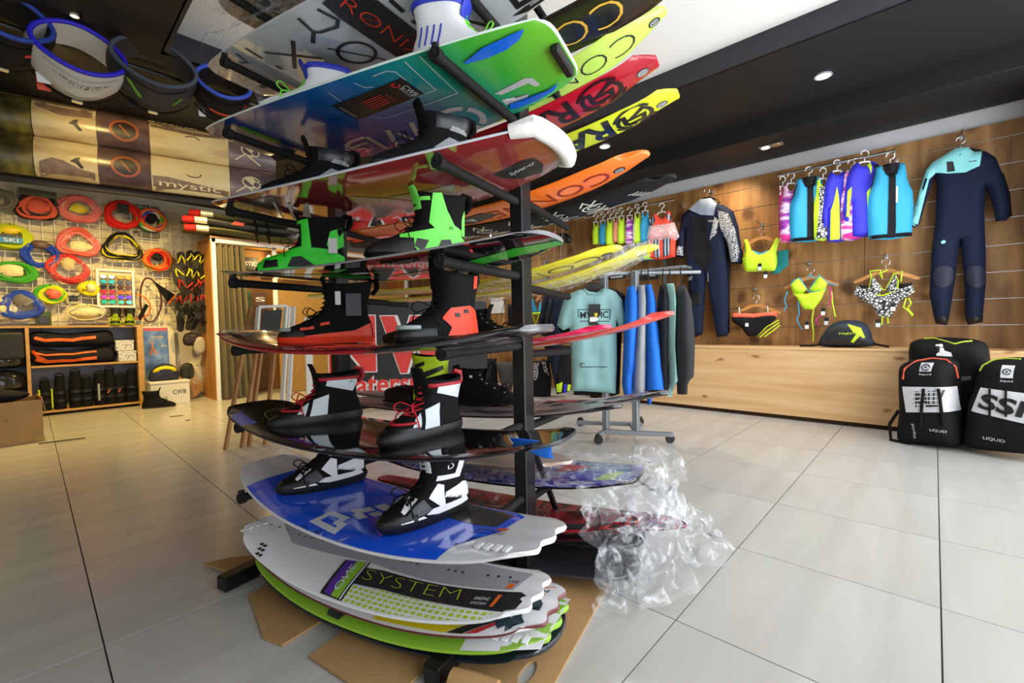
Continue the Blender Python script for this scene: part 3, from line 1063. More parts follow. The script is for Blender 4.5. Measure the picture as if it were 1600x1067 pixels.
decal('small_lettering', [o for o in b1.children if o.name.startswith('black_fin_print')][0], M('pale_print', '#d9dde4'), lambda x, y: B1(x, y)-Vector((0, 0, .0014)), [], [('KARBON', (.53, .148), (.05, -.006), (.002, -.009), 0)])
G().loft([[B1(x, y)+Vector((0, 0, -.006+.004*sin(31*x+50*y))) for y in (-.20, -.1, 0, .10, .16)] for x in [-.66+.03*i for i in range(8)]], closed=False, caps=False).build('film_wrap', film_mat('clear_film'), b1, smooth=True)
fin(b1, -.56, .03, .05, .14, .03, black_gl, lean=-.1)
gg = G(); gg.tube([(-.655, -.06, .055), (-.668, 0, .052), (-.66, .05, .052), (-.66, .06, .02), (-.655, .062, -.02)], [.012, .02, .02, .016, .006], 10)
gg.build('film_twist', film_mat('clear_film'), b1, smooth=True)

film_edge = G().loft([[B1(x, -.205+.04*k)+Vector((0, -.03+.01*sin(25*x), .03+.035*k+.012*sin(33*x+2*k))) for k in range(3)] for x in [-.66+.03*i for i in range(24)]], closed=False, caps=False)
film_edge.build('film_wrap', film_mat('clear_film'), b1, smooth=True)
b0, T0_, B0_ = make_board('wakeboard', 'dark grey wakeboard in film on the topmost arms, cut by the picture edge', 'wakeboard', SC0-.02, .20, LV8+.001, 1.34, WB, WT, .05, .02, M('charcoal_gloss', '#2c2c30', .25, coat=.4), M('charcoal_gloss', '#2c2c30'), M('charcoal_gloss', '#2c2c30'), end='blunt', group='wakeboards on the front of the rack')
G().loft([[B0_(x, y)+Vector((0, 0, -.012+.008*sin(37*x+28*y))) for y in (-.19, -.12, -.05, .02, .09, .16)] for x in [-.66+.05*i for i in range(20)]], closed=False, caps=False).build('film_wrap', film_mat('clear_film'), b0, smooth=True)

# --- pile of boards lying on the rack's feet -----------------------------------------------------
pg = 'wakeboards piled on the feet of the rack'
p1, TP1, BP1 = make_board('wakeboard', 'white and grey wakeboard reading SYSTEM on top of the floor pile', 'wakeboard', -.335, .12, .125, 1.13, .345, .215, .070, .020,
                          white_gl, white_gl, white_gl, yaw=.03, end='wave', group=pg)
wfP = wk(.345, .215, 1.13)
decal('grey_print', p1, M('silver_print', '#a2a5aa', .22, coat=.5), TP1, [([(-.50, .07), (-.47, .02), (-.356, -.036), (-.068, .015), (.2, .0), (.48, .0), (.50, .09), (.3, .14), (0, .168), (-.3, .14)], 0)])
decal('black_panel', p1, M('black_print', '#16161a'), lambda x, y: TP1(x, y)+Vector((0, 0, .0004)), [([(-.055, -.02), (.025, -.006), (.25, -.012), (.51, -.012), (.535, -.03), (.525, -.10), (.33, -.093), (.1, -.088), (-.02, -.10)], 0)])
lime2 = M('lime_print', '#b7cf2a', .25, coat=.4)
wv = ramp_mat('lime_check', (1, 1, 1), [(.0, '#dfe3df'), (1, '#b7cf2a')], rough=.2, coat=.5, kind='wave', scale=1)
nt = wv.node_tree
for n in [n for n in nt.nodes if n.type in ('TEX_WAVE', 'VALTORGB')]:
    nt.nodes.remove(n)
bk = nt.nodes.new('ShaderNodeTexBrick'); bk.offset = 0
bk.inputs['Color1'].default_value = S('#a9c424'); bk.inputs['Color2'].default_value = S('#b9d030'); bk.inputs['Mortar'].default_value = S('#e2e6e0')
bk.inputs['Scale'].default_value = 1; bk.inputs['Brick Width'].default_value = .022; bk.inputs['Row Height'].default_value = .017; bk.inputs['Mortar Size'].default_value = .0035
nt.links.new([n for n in nt.nodes if n.type == 'MAPPING'][0].outputs[0], bk.inputs['Vector'])
nt.links.new(bk.outputs['Color'], nt.nodes['Principled BSDF'].inputs['Base Color'])
decal('checked_print', p1, wv, TP1, [([(-.01, -.105), (.1, -.091), (.33, -.097), (.5, -.104)]+[(x, -wfP(x)+.004) for x in (.5, .4, .3, .2, .1, .02)], 0)])
decal('purple_badge', p1, [M('purple_print', '#5a2a9c', .25), M('apple_green', '#8ec226', .25), M('black_print', '#16161a'), M('pale_print', '#d9dde4')], lambda x, y: TP1(x, y)+Vector((0, 0, .0008)),
      [([(-.069, -.168), (.02, -.17), (-.045, .012), (-.132, -.012)], 2)], step=.05)
p1b = [o for o in p1.children if o.name.startswith('purple_badge')][0]
decal('badge_colours', p1b, [M('purple_print', '#5a2a9c'), M('apple_green', '#8ec226')], lambda x, y: TP1(x, y)+Vector((0, 0, .0016)),
      [([(-.058, -.163), (-.028, -.165), (-.090, -.003), (-.122, -.013)], 0), ([(-.028, -.165), (.002, -.166), (-.058, .006), (-.090, -.003)], 1)])
decal('badge_lettering', p1b, [M('pale_print', '#d9dde4'), lime2], lambda x, y: TP1(x, y)+Vector((0, 0, .0024)), [([(.008, -.168), (.014, -.168), (-.049, .009), (-.055, .009)], 0)],
      [('ONE', (-.043, -.145), (-.048, .12), (.022, .006), 0)])
decal('system_lettering', p1, lime2, lambda x, y: TP1(x, y)+Vector((0, 0, .0012)), [], [('SYSTEM', (-.005, -.070), (.35, .0), (-.018, .05), 0, -.03)])
decal('small_print', p1, [M('pale_print', '#d9dde4'), M('orange_print', '#e0641e'), M('black_print', '#16161a')], lambda x, y: TP1(x, y)+Vector((0, 0, .0012)), [([(.452, -.085), (.462, -.085), (.462, -.03), (.450, -.03)], 1), ([(.452, .004), (.472, .004), (.472, .028), (.454, .028)], 1)] +
      [([(-.432+.014*k+.016*r_, -.105-.018*k), (-.420+.014*k+.016*r_, -.107-.018*k), (-.417+.014*k+.016*r_, -.097-.018*k), (-.429+.014*k+.016*r_, -.095-.018*k)], 2) for k in range(4) for r_ in range(2)],
      [('BINDING', (.39, -.06), (.045, .0), (.0, .014), 0), ('SYSTEM', (.39, -.08), (.045, .0), (0, .010), 0), ('CWB', (.447, .032), (.03, 0), (.0, .014), 2)])
for x, y in ((-.50, -.012), (-.468, -.003), (-.436, .004), (-.38, .01), (-.355, .015), (-.33, .02), (-.286, .032), (-.26, .037), (-.236, .042), (.05, .068), (.075, .069), (.10, .07), (.22, .07), (.247, .069), (.274, .067), (.364, .065), (.40, .064), (.439, .062)):
    G().lathe([(.0045, 0), (.0045, .0015), (.002, .0018)], 8, TP1(x, y)).build('insert', M('dark_metal', '#55565a', .3, .9), p1)
for k in range(4):
    G().box((-.525-0.006*k, -.02-.024*k, TP1(-.525, -.05).z), (.016, .014, .005), ch=.002).build('tip_ridge', white_gl, p1)

p2, TP2, BP2 = make_board('wakeboard', 'white wakeboard with yellow print and dark splashes in the floor pile', 'wakeboard', -.32, .145, .088, 1.17, .36, .22, .070, .018,
                          white_gl, white_gl, M('maroon_edge', '#6a3038', .4), yaw=.02, end='wave', group=pg)
decal('yellow_print', p2, [M('yellow_print', '#e2cf1c', .25), M('black_print', '#16161a'), M('red_print', '#c22a30')], TP2, [([(.10, -.172), (.33, -.155), (.42, -.08), (.30, -.04), (.10, -.06)], 0), ([(.335, -.154), (.38, -.148), (.46, -.08), (.425, -.078)], 1), ([(.385, -.147), (.42, -.138), (.475, -.085), (.463, -.08)], 2)])
sp = []
for cx, cy, n in ((.485, -.085, 9), (.50, .0, 10), (.44, -.01, 7)):
    pts = []
    for i in range(2*n):
        a = 2*pi*i/(2*n); rr_ = (.042 if i % 2 == 0 else .012)*(1+.4*sin(5*i))
        pts.append((cx+rr_*cos(a), cy+rr_*sin(a)))
    sp.append((pts, 0))
decal('splash_print', p2, M('teal_black', '#1f3a44', .3), lambda x, y: TP2(x, y)+Vector((0, 0, .0006)), sp)
decal('small_print', p2, [M('orange_print', '#e0641e'), M('black_print', '#16161a')], lambda x, y: TP2(x, y)+Vector((0, 0, .0006)), [([(.505, .03), (.525, .03), (.53, .05), (.51, .05)], 0)], [('SUPERIOR', (.485, .075), (.06, .006), (.002, .012), 0), ('CWB', (.50, .055), (.035, 0), (.002, .014), 1)])
p3, TP3, BP3 = make_board('wakeboard', 'lime green wakeboard with a white right end in the floor pile', 'wakeboard', -.30, .145, .050, 1.14, .37, .22, .066, .022,
                          M('lime_gloss', '#8fbf35', .2, coat=.6), M('lime_gloss', '#8fbf35'), M('lime_gloss', '#8fbf35'), yaw=.03, end='wave', group=pg)
wf3 = wk(.37, .22, 1.14)
decal('white_end', p3, white_gl, TP3, [([(.355, -wf3(.355)+.001), (.40, -wf3(.40)+.001), (.45, -wf3(.45)+.001), (.50, -wf3(.50)+.001), (.56, -.112), (.564, 0), (.56, .11), (.48, .13), (.34, .0)], 0)])
decal('white_rim', p3, white_gl, lambda x, y: Vector((x, y-.006, TP3(x, y).z-.012)), [([(.355, -wf3(.355)), (.45, -wf3(.45)), (.54, -wf3(.54)), (.54, -wf3(.54)+.004), (.45, -wf3(.45)+.004), (.355, -wf3(.355)+.004)], 0)]) if False else None
decal('grey_patch', p3, M('dark_grey_print', '#3c4038', .3), TP3, [([(-.13, -.115), (-.07, -.11), (-.046, -.155), (-.05, -.178), (-.10, -.175)], 0)])
for k in range(4):
    G().box((.43+.028*k, -.095, TP3(.43+.028*k, -.095).z), (.018, .03, .006), ch=.002).build('tip_ridge', white_gl, p3)
p4, TP4, BP4 = make_board('wakeboard', 'navy wakeboard at the bottom of the floor pile', 'wakeboard', -.31, .17, .014, 1.14, .37, .24, .055, .022,
                          M('navy_gloss', '#1a2233', .15, coat=.6), M('navy_gloss', '#1a2233'), M('navy_gloss', '#1a2233'), yaw=.03, end='round', group=pg)
cb = tag(G().tube([rk(s_, -.045+.12*(s_), .036) for s_ in (.06, .12, .18)], [.028, .030, .028], 12).build('cardboard_wrap', m_card, smooth=40), 'rolled cardboard sleeve round the front edge of the navy board', 'cardboard')

# flattened cartons under the pile
def sheet(pts, z0, z1, label, hole=None):
    c0 = rk(*pts[0])
    t = thing('cardboard_sheet', label, 'cardboard', (c0.x, c0.y, 0))
    loops = [[rk(s_, t_)-c0 for s_, t_ in pts]]
    if hole:
        loops.append([rk(hole[0]+.018*cos(a), hole[1]+.045*sin(a))-c0 for a in [2*pi*i/20 for i in range(20)]])
    bm = bmesh.new()
    es = []
    for lp in loops:
        vs = [bm.verts.new((p.x, p.y, z0)) for p in lp]
        es += [bm.edges.new((vs[i], vs[(i+1) % len(vs)])) for i in range(len(vs))]
    bmesh.ops.triangle_fill(bm, use_beauty=True, edges=es)
    ex = bmesh.ops.extrude_face_region(bm, geom=bm.faces[:])
    for v in ex['geom']:
        if isinstance(v, bmesh.types.BMVert):
            v.co.z = z1
    bmesh.ops.recalc_face_normals(bm, faces=bm.faces[:])
    me = bpy.data.meshes.new('board'); bm.to_mesh(me); bm.free()
    me.materials.append(m_card)
    o = bpy.data.objects.new('board', me); COL.objects.link(o); o.parent = t
    return t


sheet([(.275, .06), (.275, .62), (-.02, .62), (-.03, .02), (.05, -.055), (.24, -.055)], .002, .008, 'flattened carton with a hand hole at the right end of the pile', (.20, .10))
sheet([(-1.15, .02), (-1.10, .10), (-.92, .22), (-.86, .08), (-1.0, .03)], .008, .016, 'brown cardboard flap at the left end of the floor pile')
sheet([(-.80, .10), (-.80, -.02), (-.55, -.13), (-.47, -.125), (-.45, .1)], .003, .010, 'brown cardboard flap in front of the left rack foot')
sheet([(-.36, .1), (-.36, -.12), (-.09, -.145), (-.05, -.11), (-.04, .1)], .004, .011, 'brown cardboard flap in front of the right rack foot')
# ------------------------------------------------------------------ boots
FRONT = [(0, .205), (.02, .222), (.045, .218), (.07, .19), (.095, .145), (.12, .105), (.15, .078), (.19, .068), (.24, .072), (.30, .085)]
HEEL = [(0, -.082), (.03, -.092), (.08, -.088), (.13, -.074), (.18, -.074), (.24, -.086), (.30, -.095)]
HALF = [(0, .048), (.03, .055), (.07, .051), (.11, .046), (.15, .046), (.2, .052), (.30, .058)]


class Boot:
    """wake boot, toe towards local +x, sole on z=0"""

    def __init__(s, label, loc, ang, H=.27, mats=None, scale=1.0, group=None, solemat=None, solez=.028, tilt=(0, 0), name='wakeboard_boot'):
        s.H = H
        s.root = thing(name, label, 'boot', loc, (tilt[0], tilt[1], ang), group)
        s.root.scale = (scale, scale, scale*.77)
        s.sec(s.solez0(0), solez, solemat or m_rubber, 'sole', grow=.006)
        s.sec(solez*.8, H, mats, 'upper', cuff=True)

    def solez0(s, z): return 0.0

    def par(s, z):
        f = interp(FRONT, z); h = interp(HEEL, z); w = interp(HALF, z)
        return f, h, w

    def ring(s, z, grow=0.0, n=36):
        f, h, w = s.par(z)
        f += grow; h -= grow; w += grow
        cx = (f+h)/2; rx = (f-h)/2
        out = []
        for i in range(n):
            a = 2*pi*i/n
            ca, sa = cos(a), sin(a)
            x = sgn(ca)*abs(ca)**.75; y = sgn(sa)*abs(sa)**.75
            xx = cx+rx*x
            taper = 1-.16*max(0, (xx-.10)/.12)**2-.18*max(0, (-.03-xx)/.07)**2 if z < .1 else 1.0
            out.append(Vector((xx, w*y*taper, z)))
        return out

    def sec(s, z0, z1, mat, name, grow=0.0, cuff=False):
        n = max(2, int((z1-z0)/.011))
        rings = [s.ring(z0+(z1-z0)*i/n, grow) for i in range(n+1)]
        if cuff:
            # collar sloping up at heel and tongue, then turned inside
            top = rings[-1]
            for r in rings[-3:]:
                for p in r:
                    p.z += .016*(p.x/.09)**2 - .008
            c = Vector((sum(p.x for p in top)/len(top), 0, 0))
            def sh(k, dz): return [Vector((c.x+(p.x-c.x)*k, p.y*k, p.z+dz)) for p in top]
            g = G().loft(rings+[sh(.97, .004)], caps=False)
            g.add(rings[0], [tuple(range(len(rings[0])))])
            up_ = g.build(name, mat, s.root, smooth=60)
            G().loft([sh(.97, .004), sh(.84, .001), sh(.78, -.04), sh(.70, -.10), sh(.05, -.105)], caps=False).build('liner', m_blkfab, up_, smooth=60)
        else:
            G().loft(rings).build(name, mat, s.root, smooth=50)

    def y(s, x, z):
        f, h, w = s.par(z)
        cx = (f+h)/2; rx = (f-h)/2
        k = max(-1, min(1, (x-cx)/rx))
        # ring param: x=|c|^.75 -> c=|k|^(1/.75)
        c = abs(k)**(1/.75); sa = sqrt(max(0, 1-c*c))
        taper = 1-.16*max(0, (x-.10)/.12)**2-.18*max(0, (-.03-x)/.07)**2 if z < .1 else 1.0
        return w*sa**.75*taper

    def side(s, name, mat, poly, both=True, eps=.003, texts=()):
        """panel drawn in side view (x,z) laid on one or both sides of the upper"""
        for sg in ((1, -1) if both else (1,)):
            decal(name, s.root, mat, lambda x, z, sg=sg: Vector((x, sg*(s.y(x, z)+eps), z)), [(p, 0) for p in (poly if isinstance(poly[0][0], (tuple, list)) else [poly])], step=.016)

    def band(s, name, mat, z0, z1, a0=0, a1=360, grow=.004):
        """collar or strap that goes round between two heights"""
        n = 30
        g = G()
        rings = []
        for k in range(4):
            z = z0+(z1-z0)*k/3
            r = s.ring(z, grow if 0 < k < 3 else grow*.3, n=48)
            i0 = int(48*a0/360); i1 = int(48*a1/360)
            rings.append([r[i % 48] for i in range(i0, i1+(0 if a1-a0 >= 360 else 1))])
        g.loft(rings, closed=(a1-a0 >= 360), caps=False)
        g.build(name, mat, s.root, smooth=True)

    def toe_cap(s, mat, x0=.12, z1=.075, z0=.026):
        n = 6
        rings = []
        for k in range(n+1):
            z = z0+(z1-z0)*k/n
            r = s.ring(z, .004, n=48)
            rings.append([q for q in (r[36:]+r[:13])])
        for r in rings:
            for q in r:
                q.x = max(q.x, x0)
        G().loft(rings, closed=False, caps=False).build('toe_cap', mat, s.root, smooth=True)

    def laces(s, mat, z0=.10, z1=.22, n=6, r=.0025, bow=True):
        g = G()
        pts = []
        for i in range(n+1):
            z = z0+(z1-z0)*i/n
            f = s.par(z)[0]
            sg = 1 if i % 2 else -1
            pts += [Vector((f-.012, sg*.026, z)), Vector((f+.006, 0, z+.006))]
        g.tube(pts, r, 6)
        pts2 = [Vector((p.x, -p.y, p.z)) for p in pts]
        g.tube(pts2, r, 6)
        if bow:
            f = s.par(z0+.02)[0]
            for sg in (-1, 1):
                g.tube(smooth_path([(f, 0, z0+.03), (f+.025, sg*.028, z0+.05), (f+.038, sg*.042, z0+.03), (f+.022, sg*.036, z0+.01), (f+.004, sg*.01, z0+.025), (f+.025, sg*.045, z0), (f+.022, sg*.055, z0-.04)]), r*.8, 6)
        g.build('laces', mat, s.root, smooth=True)

    def tongue(s, mat, h=.05, w=.035):
        z0 = s.H-.06
        f = s.par(z0)[0]
        g = G()
        rings = []
        for k in range(6):
            q = k/5
            z = z0+(.06+h)*q; x = f-.006+.02*q*q
            ww = w*(1-.25*q*q)
            rings.append([Vector((x+.007*cos(a), ww*sin(a), z)) for a in [2*pi*i/12 for i in range(12)]])
        g.loft(rings)
        g.build('tongue', mat, s.root, smooth=60)

    def loop(s, mat):
        h = s.par(s.H-.03)[1]
        g = G().tube([Vector((h-.004, 0, s.H-.05)), Vector((h-.022, 0, s.H-.02)), Vector((h-.02, 0, s.H+.015)), Vector((h+.006, 0, s.H+.02))], .006, 8, flat=2.2)
        g.build('pull_loop', mat, s.root, smooth=True)


def toe_ang(d=0.0):
    """facing the front edge of the board"""
    return atan2(-RA.y, -RA.x)+d


# boot positions: (s of the boot, t of its middle)
def bpos(s_, t_, z): return rk(s_, t_, z)


gneon = M('neon_green', '#35e02f', .5)
gneon_lit = M('neon_green_lit', '#7af55c', .5)  # brighter copy of the green: the right boot's stronger light put into its colour
orange_ = M('orange_red', '#f0431f', .45)
silver_mesh = ramp_mat('silver_mesh', (1, 1, 1), [(.45, '#2a2b2e'), (.55, '#b9bbbf')], rough=.35, kind='wave', scale=60)
lace_k = M('black_lace', '#0c0c0d', .7)
white_l = M('white_leather', '#e4e4e6', .4)
red_l = M('red_lace', '#c01c26', .6)
greyt = M('grey_toe', '#a8b2b0', .35)

ZF = lambda lv, d=0.0: LV[lv]+ZC+(.015 if lv == 5 else .020)+d
SB = (-.145, -.665)
# tier 7: white and black
for k, (s_, lb) in enumerate(((SB[0], 'black and white laced boot at the right of the blue board'), (SB[1], 'black and white laced boot at the left of the blue board'))):
    b = Boot(lb, bpos(s_, .215+(0 if k == 0 else .055), ZF(6, .012)), toe_ang(-.30 if k == 0 else -.42), H=.245, mats=m_blkfab, group='black and white boots on the blue board', solez=.035)
    b.side('white_panel', white_l, [[(-.07, .04), (.06, .035), (.10, .045), (.075, .06), (-.06, .062)], [(-.075, .06), (-.045, .06), (-.03, .10), (.03, .085), (.025, .105), (-.045, .125), (-.078, .11)],
                                     [(.03, .06), (.05, .06), (.085, .10), (.05, .145), (.03, .135), (.055, .10)], [(-.03, .15), (.055, .155), (.05, .175), (-.01, .17), (-.03, .245), (-.07, .25), (-.072, .235), (-.05, .23)]])
    b.side('grey_panel', M('charcoal_panel', '#3a3b3f', .5), [[(.075, .05), (.17, .045), (.13, .085), (.10, .10)], [(-.045, .18), (-.02, .18), (-.045, .225), (-.065, .225)]], eps=.0025)
    b.side('white_edge', white_l, [[(.10, .035), (.175, .03), (.178, .038), (.11, .045)], [(.115, .105), (.165, .065), (.17, .075), (.125, .11)]], eps=.004)
    b.toe_cap(m_rubber, .13, .06)
    b.laces(lace_k, .09, .22, 7, .003)
    b.tongue(M('white_fabric', '#d6d8dc', .7), .03, .03)
    b.loop(m_blkfab)
    decal('logo_print', b.root, white_l, lambda x, z, b=b: Vector((x, b.y(x, z)+.0045, z)), [], [('D', (.02, .195), (-.022, .0), (0, .022), 0)])
# tier 6: black, white stripes, red trim
for k, (s_, lb) in enumerate(((SB[0]-.03, 'black boot with white stripes and red lace at the right of the black board'), (SB[1]+.02, 'black boot with white stripes and red lace at the left of the black board'))):
    b = Boot(lb, bpos(s_, .235, ZF(5)), toe_ang(-.15 if k == 0 else -.42), H=.235, mats=m_blkfab, group='striped boots on the black board', solez=.055)
    b.side('white_stripe', M('pale_stripe', '#d4dde2', .45), [[(.045, .052), (.105, .050), (.085, .125), (.035, .145)], [(.120, .052), (.150, .055), (.125, .095), (.100, .115)], [(-.078, .20), (-.05, .15), (.045, .185), (.04, .215), (-.045, .185), (-.062, .215)]])
    b.band('red_trim', M('red_trim', '#a81620', .5), .205, .222)
    b.toe_cap(m_rubber, .12, .068)
    G().tube([Vector((.10+.08*cos(a), .045*sin(a), .083)) for a in [radians(-70+140*i/12) for i in range(13)]], .006, 8).build('red_piping', M('red_trim', '#a81620'), b.root, smooth=True)
    b.laces(red_l, .105, .20, 4, .003)
    b.loop(M('red_trim', '#a81620'))
    b.tongue(m_blkfab)
# tier 5: black and orange
for k, (s_, lb) in enumerate(((SB[0]+.05, 'black boot with large orange heel panel on the film wrapped board'), (SB[1]+.10, 'black boot with orange sole edge and dashes, left on the film wrapped board'))):
    b = Boot(lb, bpos(s_, .225, ZF(4, .014)), toe_ang(-.12 if k == 0 else -.80), H=.27, mats=m_blkfab, solez=.03, solemat=m_rubber if k == 0 else orange_)
    if k == 0:
        b.side('orange_panel', orange_, [[(-.088, .03), (.09, .03), (.07, .06), (.10, .095), (.06, .135), (-.02, .145), (-.07, .12), (-.085, .07)]])
        b.side('black_slot', m_blk, [[(.03, .10), (.05, .10), (.05, .115), (.03, .115)], [(-.01, .115), (.01, .115), (.01, .13), (-.01, .13)]], eps=.005)
        b.side('orange_tab', orange_, [[(-.05, .215), (-.03, .21), (-.03, .26), (-.05, .265)]])
    else:
        b.side('orange_panel', orange_, [[(-.088, .028), (.17, .028), (.06, .045), (-.03, .055), (-.085, .09)]])
        b.side('orange_dash', orange_, [[(.10, .065), (.145, .058), (.145, .07), (.10, .078)], [(.05, .085), (.08, .078), (.08, .09), (.05, .098)]])
        G().box((-.03, .072, .17), (.05, .004, .10), ch=.001).build('price_tag', M('grey_tag', '#4c4d50', .4), b.root)
        G().box((.02, .066, .20), (.018, .004, .06), ch=.001).build('price_tag', m_paper, b.root)
    b.toe_cap(m_rubber, .13, .058)
    G().tube([Vector((.155+.055*cos(a), .042*sin(a), .062)) for a in [radians(-65+130*i/10) for i in range(11)]], .009, 8).build('toe_bumper', greyt, b.root, smooth=True)
    b.laces(lace_k, .11, .24, 6)
    b.tongue(m_blkfab, .04)
    b.loop(m_blkfab)
# tier 4: neon green
for k, (s_, lb) in enumerate(((SB[0]-.0, 'neon green boot at the right of the black and green board'), (SB[1]-.015, 'neon green boot with price sticker at the left of the black and green board'))):
    b = Boot(lb, bpos(s_, .22, ZF(3, .017)), toe_ang(-.55 if k == 0 else -.90), H=.265, mats=m_blkfab, group='neon green boots on the black board' if False else None, solez=.02)
    nn = gneon_lit if k == 0 else gneon
    if k == 0:
        b.side('green_panel', nn, [[(-.09, .02), (.085, .02), (.09, .045), (.135, .075), (.13, .10), (.06, .12), (-.03, .15), (-.075, .13), (-.09, .07)], [(-.05, .12), (.02, .12), (.045, .15), (.035, .262), (.008, .265), (-.01, .20)], [(-.088, .12), (-.075, .12), (-.078, .22), (-.09, .22)]])
        b.side('black_panel', m_blk, [[(.07, .035), (.095, .055), (.085, .085), (.05, .08)], [(-.03, .03), (.03, .035), (.01, .085), (-.02, .09)]], eps=.005)
        b.toe_cap(m_rubber, .095, .085)
    else:
        b.side('green_panel', nn, [[(-.09, .018), (.205, .018), (.212, .06), (.19, .085), (.12, .112), (.06, .13), (-.03, .12), (-.085, .09)], [(.02, .11), (.055, .13), (.055, .25), (.028, .255)], [(-.082, .14), (-.045, .10), (-.03, .14), (-.045, .20), (-.08, .22)]])
        b.side('black_panel', m_blk, [[(.13, .035), (.185, .03), (.18, .065), (.135, .07)], [(.0, .035), (.10, .035), (.085, .08), (.055, .085)]], eps=.005)
        G().box((-.055, .066, .13), (.03, .003, .07), ch=.001).build('price_sticker', m_paper, b.root)
    b.band('green_cuff', nn, .235, .25, 300, 420)
    b.tongue(nn if k == 0 else m_blkfab, .03, .03)
    b.laces(lace_k, .12, .22, 4, .002)
    b.loop(m_blkfab)
# tier 3: black and silver
for k, (s_, lb) in enumerate(((SB[0]+.02, 'black boot with silver mesh heel at the right above the red bottomed board'), (SB[1]+.03, 'black boot with silver mesh heel at the left above the red bottomed board'))):
    b = Boot(lb, bpos(s_, .23, ZF(2, .021)), toe_ang(-.55), H=.24, mats=m_blkfab, group='black and silver boots', solez=.03)
    b.side('silver_panel', silver_mesh, [[(-.085, .04), (.03, .04), (.05, .10), (.0, .15), (-.07, .13)], [(-.06, .17), (.0, .175), (-.02, .22), (-.07, .22)]])
    b.band('leather_cuff', M('black_leather', '#1c1c1f', .3), .18, .235, 60, 300)
    b.laces(lace_k, .10, .21, 5)
    b.loop(m_blkfab); b.tongue(m_blkfab)
# tier 2: white and blue
wv2 = M('boot_blue', '#2436b8', .5)
limel = M('lime_lace', '#7be03c', .6)
for k, (s_, lb) in enumerate(((SB[0]+.01, 'white boot with blue collar and lime lace at the right of the top tier'), (SB[1]+.06, 'white boot with blue stripes and lime lace at the left of the top tier'))):
    b = Boot(lb, bpos(s_+(.06 if k == 0 else 0), .17 if k == 0 else .21, ZF(1, .036 if k == 0 else .024)), toe_ang(1.9 if k == 0 else -.7), H=.235, mats=white_l, group='white boots on the top tier', solez=.03)
    b.band('blue_collar', wv2, .215, .238)
    b.side('blue_stripe', wv2, [[(-.06+.02*q, .07), (-.055+.02*q, .07), (-.045+.02*q, .14), (-.05+.02*q, .14)] for q in range(4)])
    b.laces(limel, .09, .19, 4, .003)
    b.tongue(wv2, .02)

# ------------------------------------------------------------------ skis on the far side of the rack
def ski(label, t, stip, L, W, z0, rise, bot, tipshape='round', yaw=0.0, group='water skis on the far side of the rack', top=None, roll=0.0):
    def wf(u):
        return interp([(-1, .58), (-.5, .82), (0, .96), (.45, 1.0), (.75, .96), (.92, .72 if tipshape != 'hex' else .80), (1, .40 if tipshape == 'round' else .74)], u)*W/2
    def zf(u):
        return rise*max(0, (u-.05)/.95)**2.0+.01*max(0, -u)**2
    r, T, B = make_board('water_ski', label, 'ski', stip-L/2, t, z0, L, W, W, 0, .018, top or bot, bot, bot, yaw=yaw, end=tipshape, wf=wf, zf=zf, nu=36, nv=10, group=group, concave=.004, roll=roll)
    return r, T, B, wf


blk_sat = M('satin_black', '#131214', .25, coat=.4)
limey = M('pale_lime', '#c9f06a', .3, coat=.4)
crimson = M('crimson', '#b3142c', .25, coat=.5)
neony = M('neon_yellow', '#dff02c', .35, coat=.3)
orng = M('vivid_orange', '#ff7a22', .3, coat=.4)
yel = M('lemon_yellow', '#eaea3c', .3, coat=.4)
dk = M('dark_print', '#2c2c34', .35)
ZR = lambda i, d=0: LVR[i]+.018+d


def conn(r, B, L, mat, x1, h, word='CONNELLY', w=.62, thin=-.025):
    f = lambda x, y: B(x, y)-Vector((0, 0, .0006))
    decal('lettering', r, mat, f, [], [(word, (L/2-x1, -h/2), (-w, 0), (0, h), 0, thin)], step=.05)
def hole(r, B, x, mat=None):
    f = lambda a, b: B(a, b)-Vector((0, 0, .0008))
    em = decal('emblem', r, mat or M('emblem_dark', '#2a2a2e', .3, .4), f, [(arc2(x, 0, .02, .02, 0, 345, 20), 0)])
    decal('emblem_ring', em, M('pale_print', '#d9dde4'), lambda a, b: B(a, b)-Vector((0, 0, .0016)), [(q, 0) for q in ribbon(arc2(x, 0, .013, .013, 0, 345, 14), .003)]+[(q, 0) for q in ribbon([(x-.008, -.004), (x+.006, -.004), (x-.004, .004), (x+.008, .004)], .0025)])


L_ = 1.66
r, T, B, w_ = ski('black ski with gold letters tilted towards the white ceiling', .64, .60, L_, .23, ZR(0, .06), .13, blk_sat); conn(r, B, L_, M('gold_letter', '#e0b545', .3), .27, .125, 'CONNELLY', .90, -.02)
r, T, B, w_ = ski('pale lime ski with dark letters on the top tier, emblem at its tip', .84, .44, L_, .20, ZR(0, -.015), .19, limey); conn(r, B, L_, dk, .115, .10, 'CONNELLY', .78); hole(r, B, L_/2-.045)
G().loft([[T(x, y)+Vector((0, 0, .02+.012*sin(30*x+40*y))) for y in (-.13, -.06, 0, .06, .11)] for x in [.05+.05*i for i in range(17)]], closed=False, caps=False).build('film_wrap', film_mat('clear_film'), r, smooth=True)
r, T, B, w_ = ski('crimson ski with black round crest and cut tip', .635, .44, L_, .185, ZR(1, .0), .135, crimson, 'hex')
cr = M('maroon_black_print', '#200a12', .3)
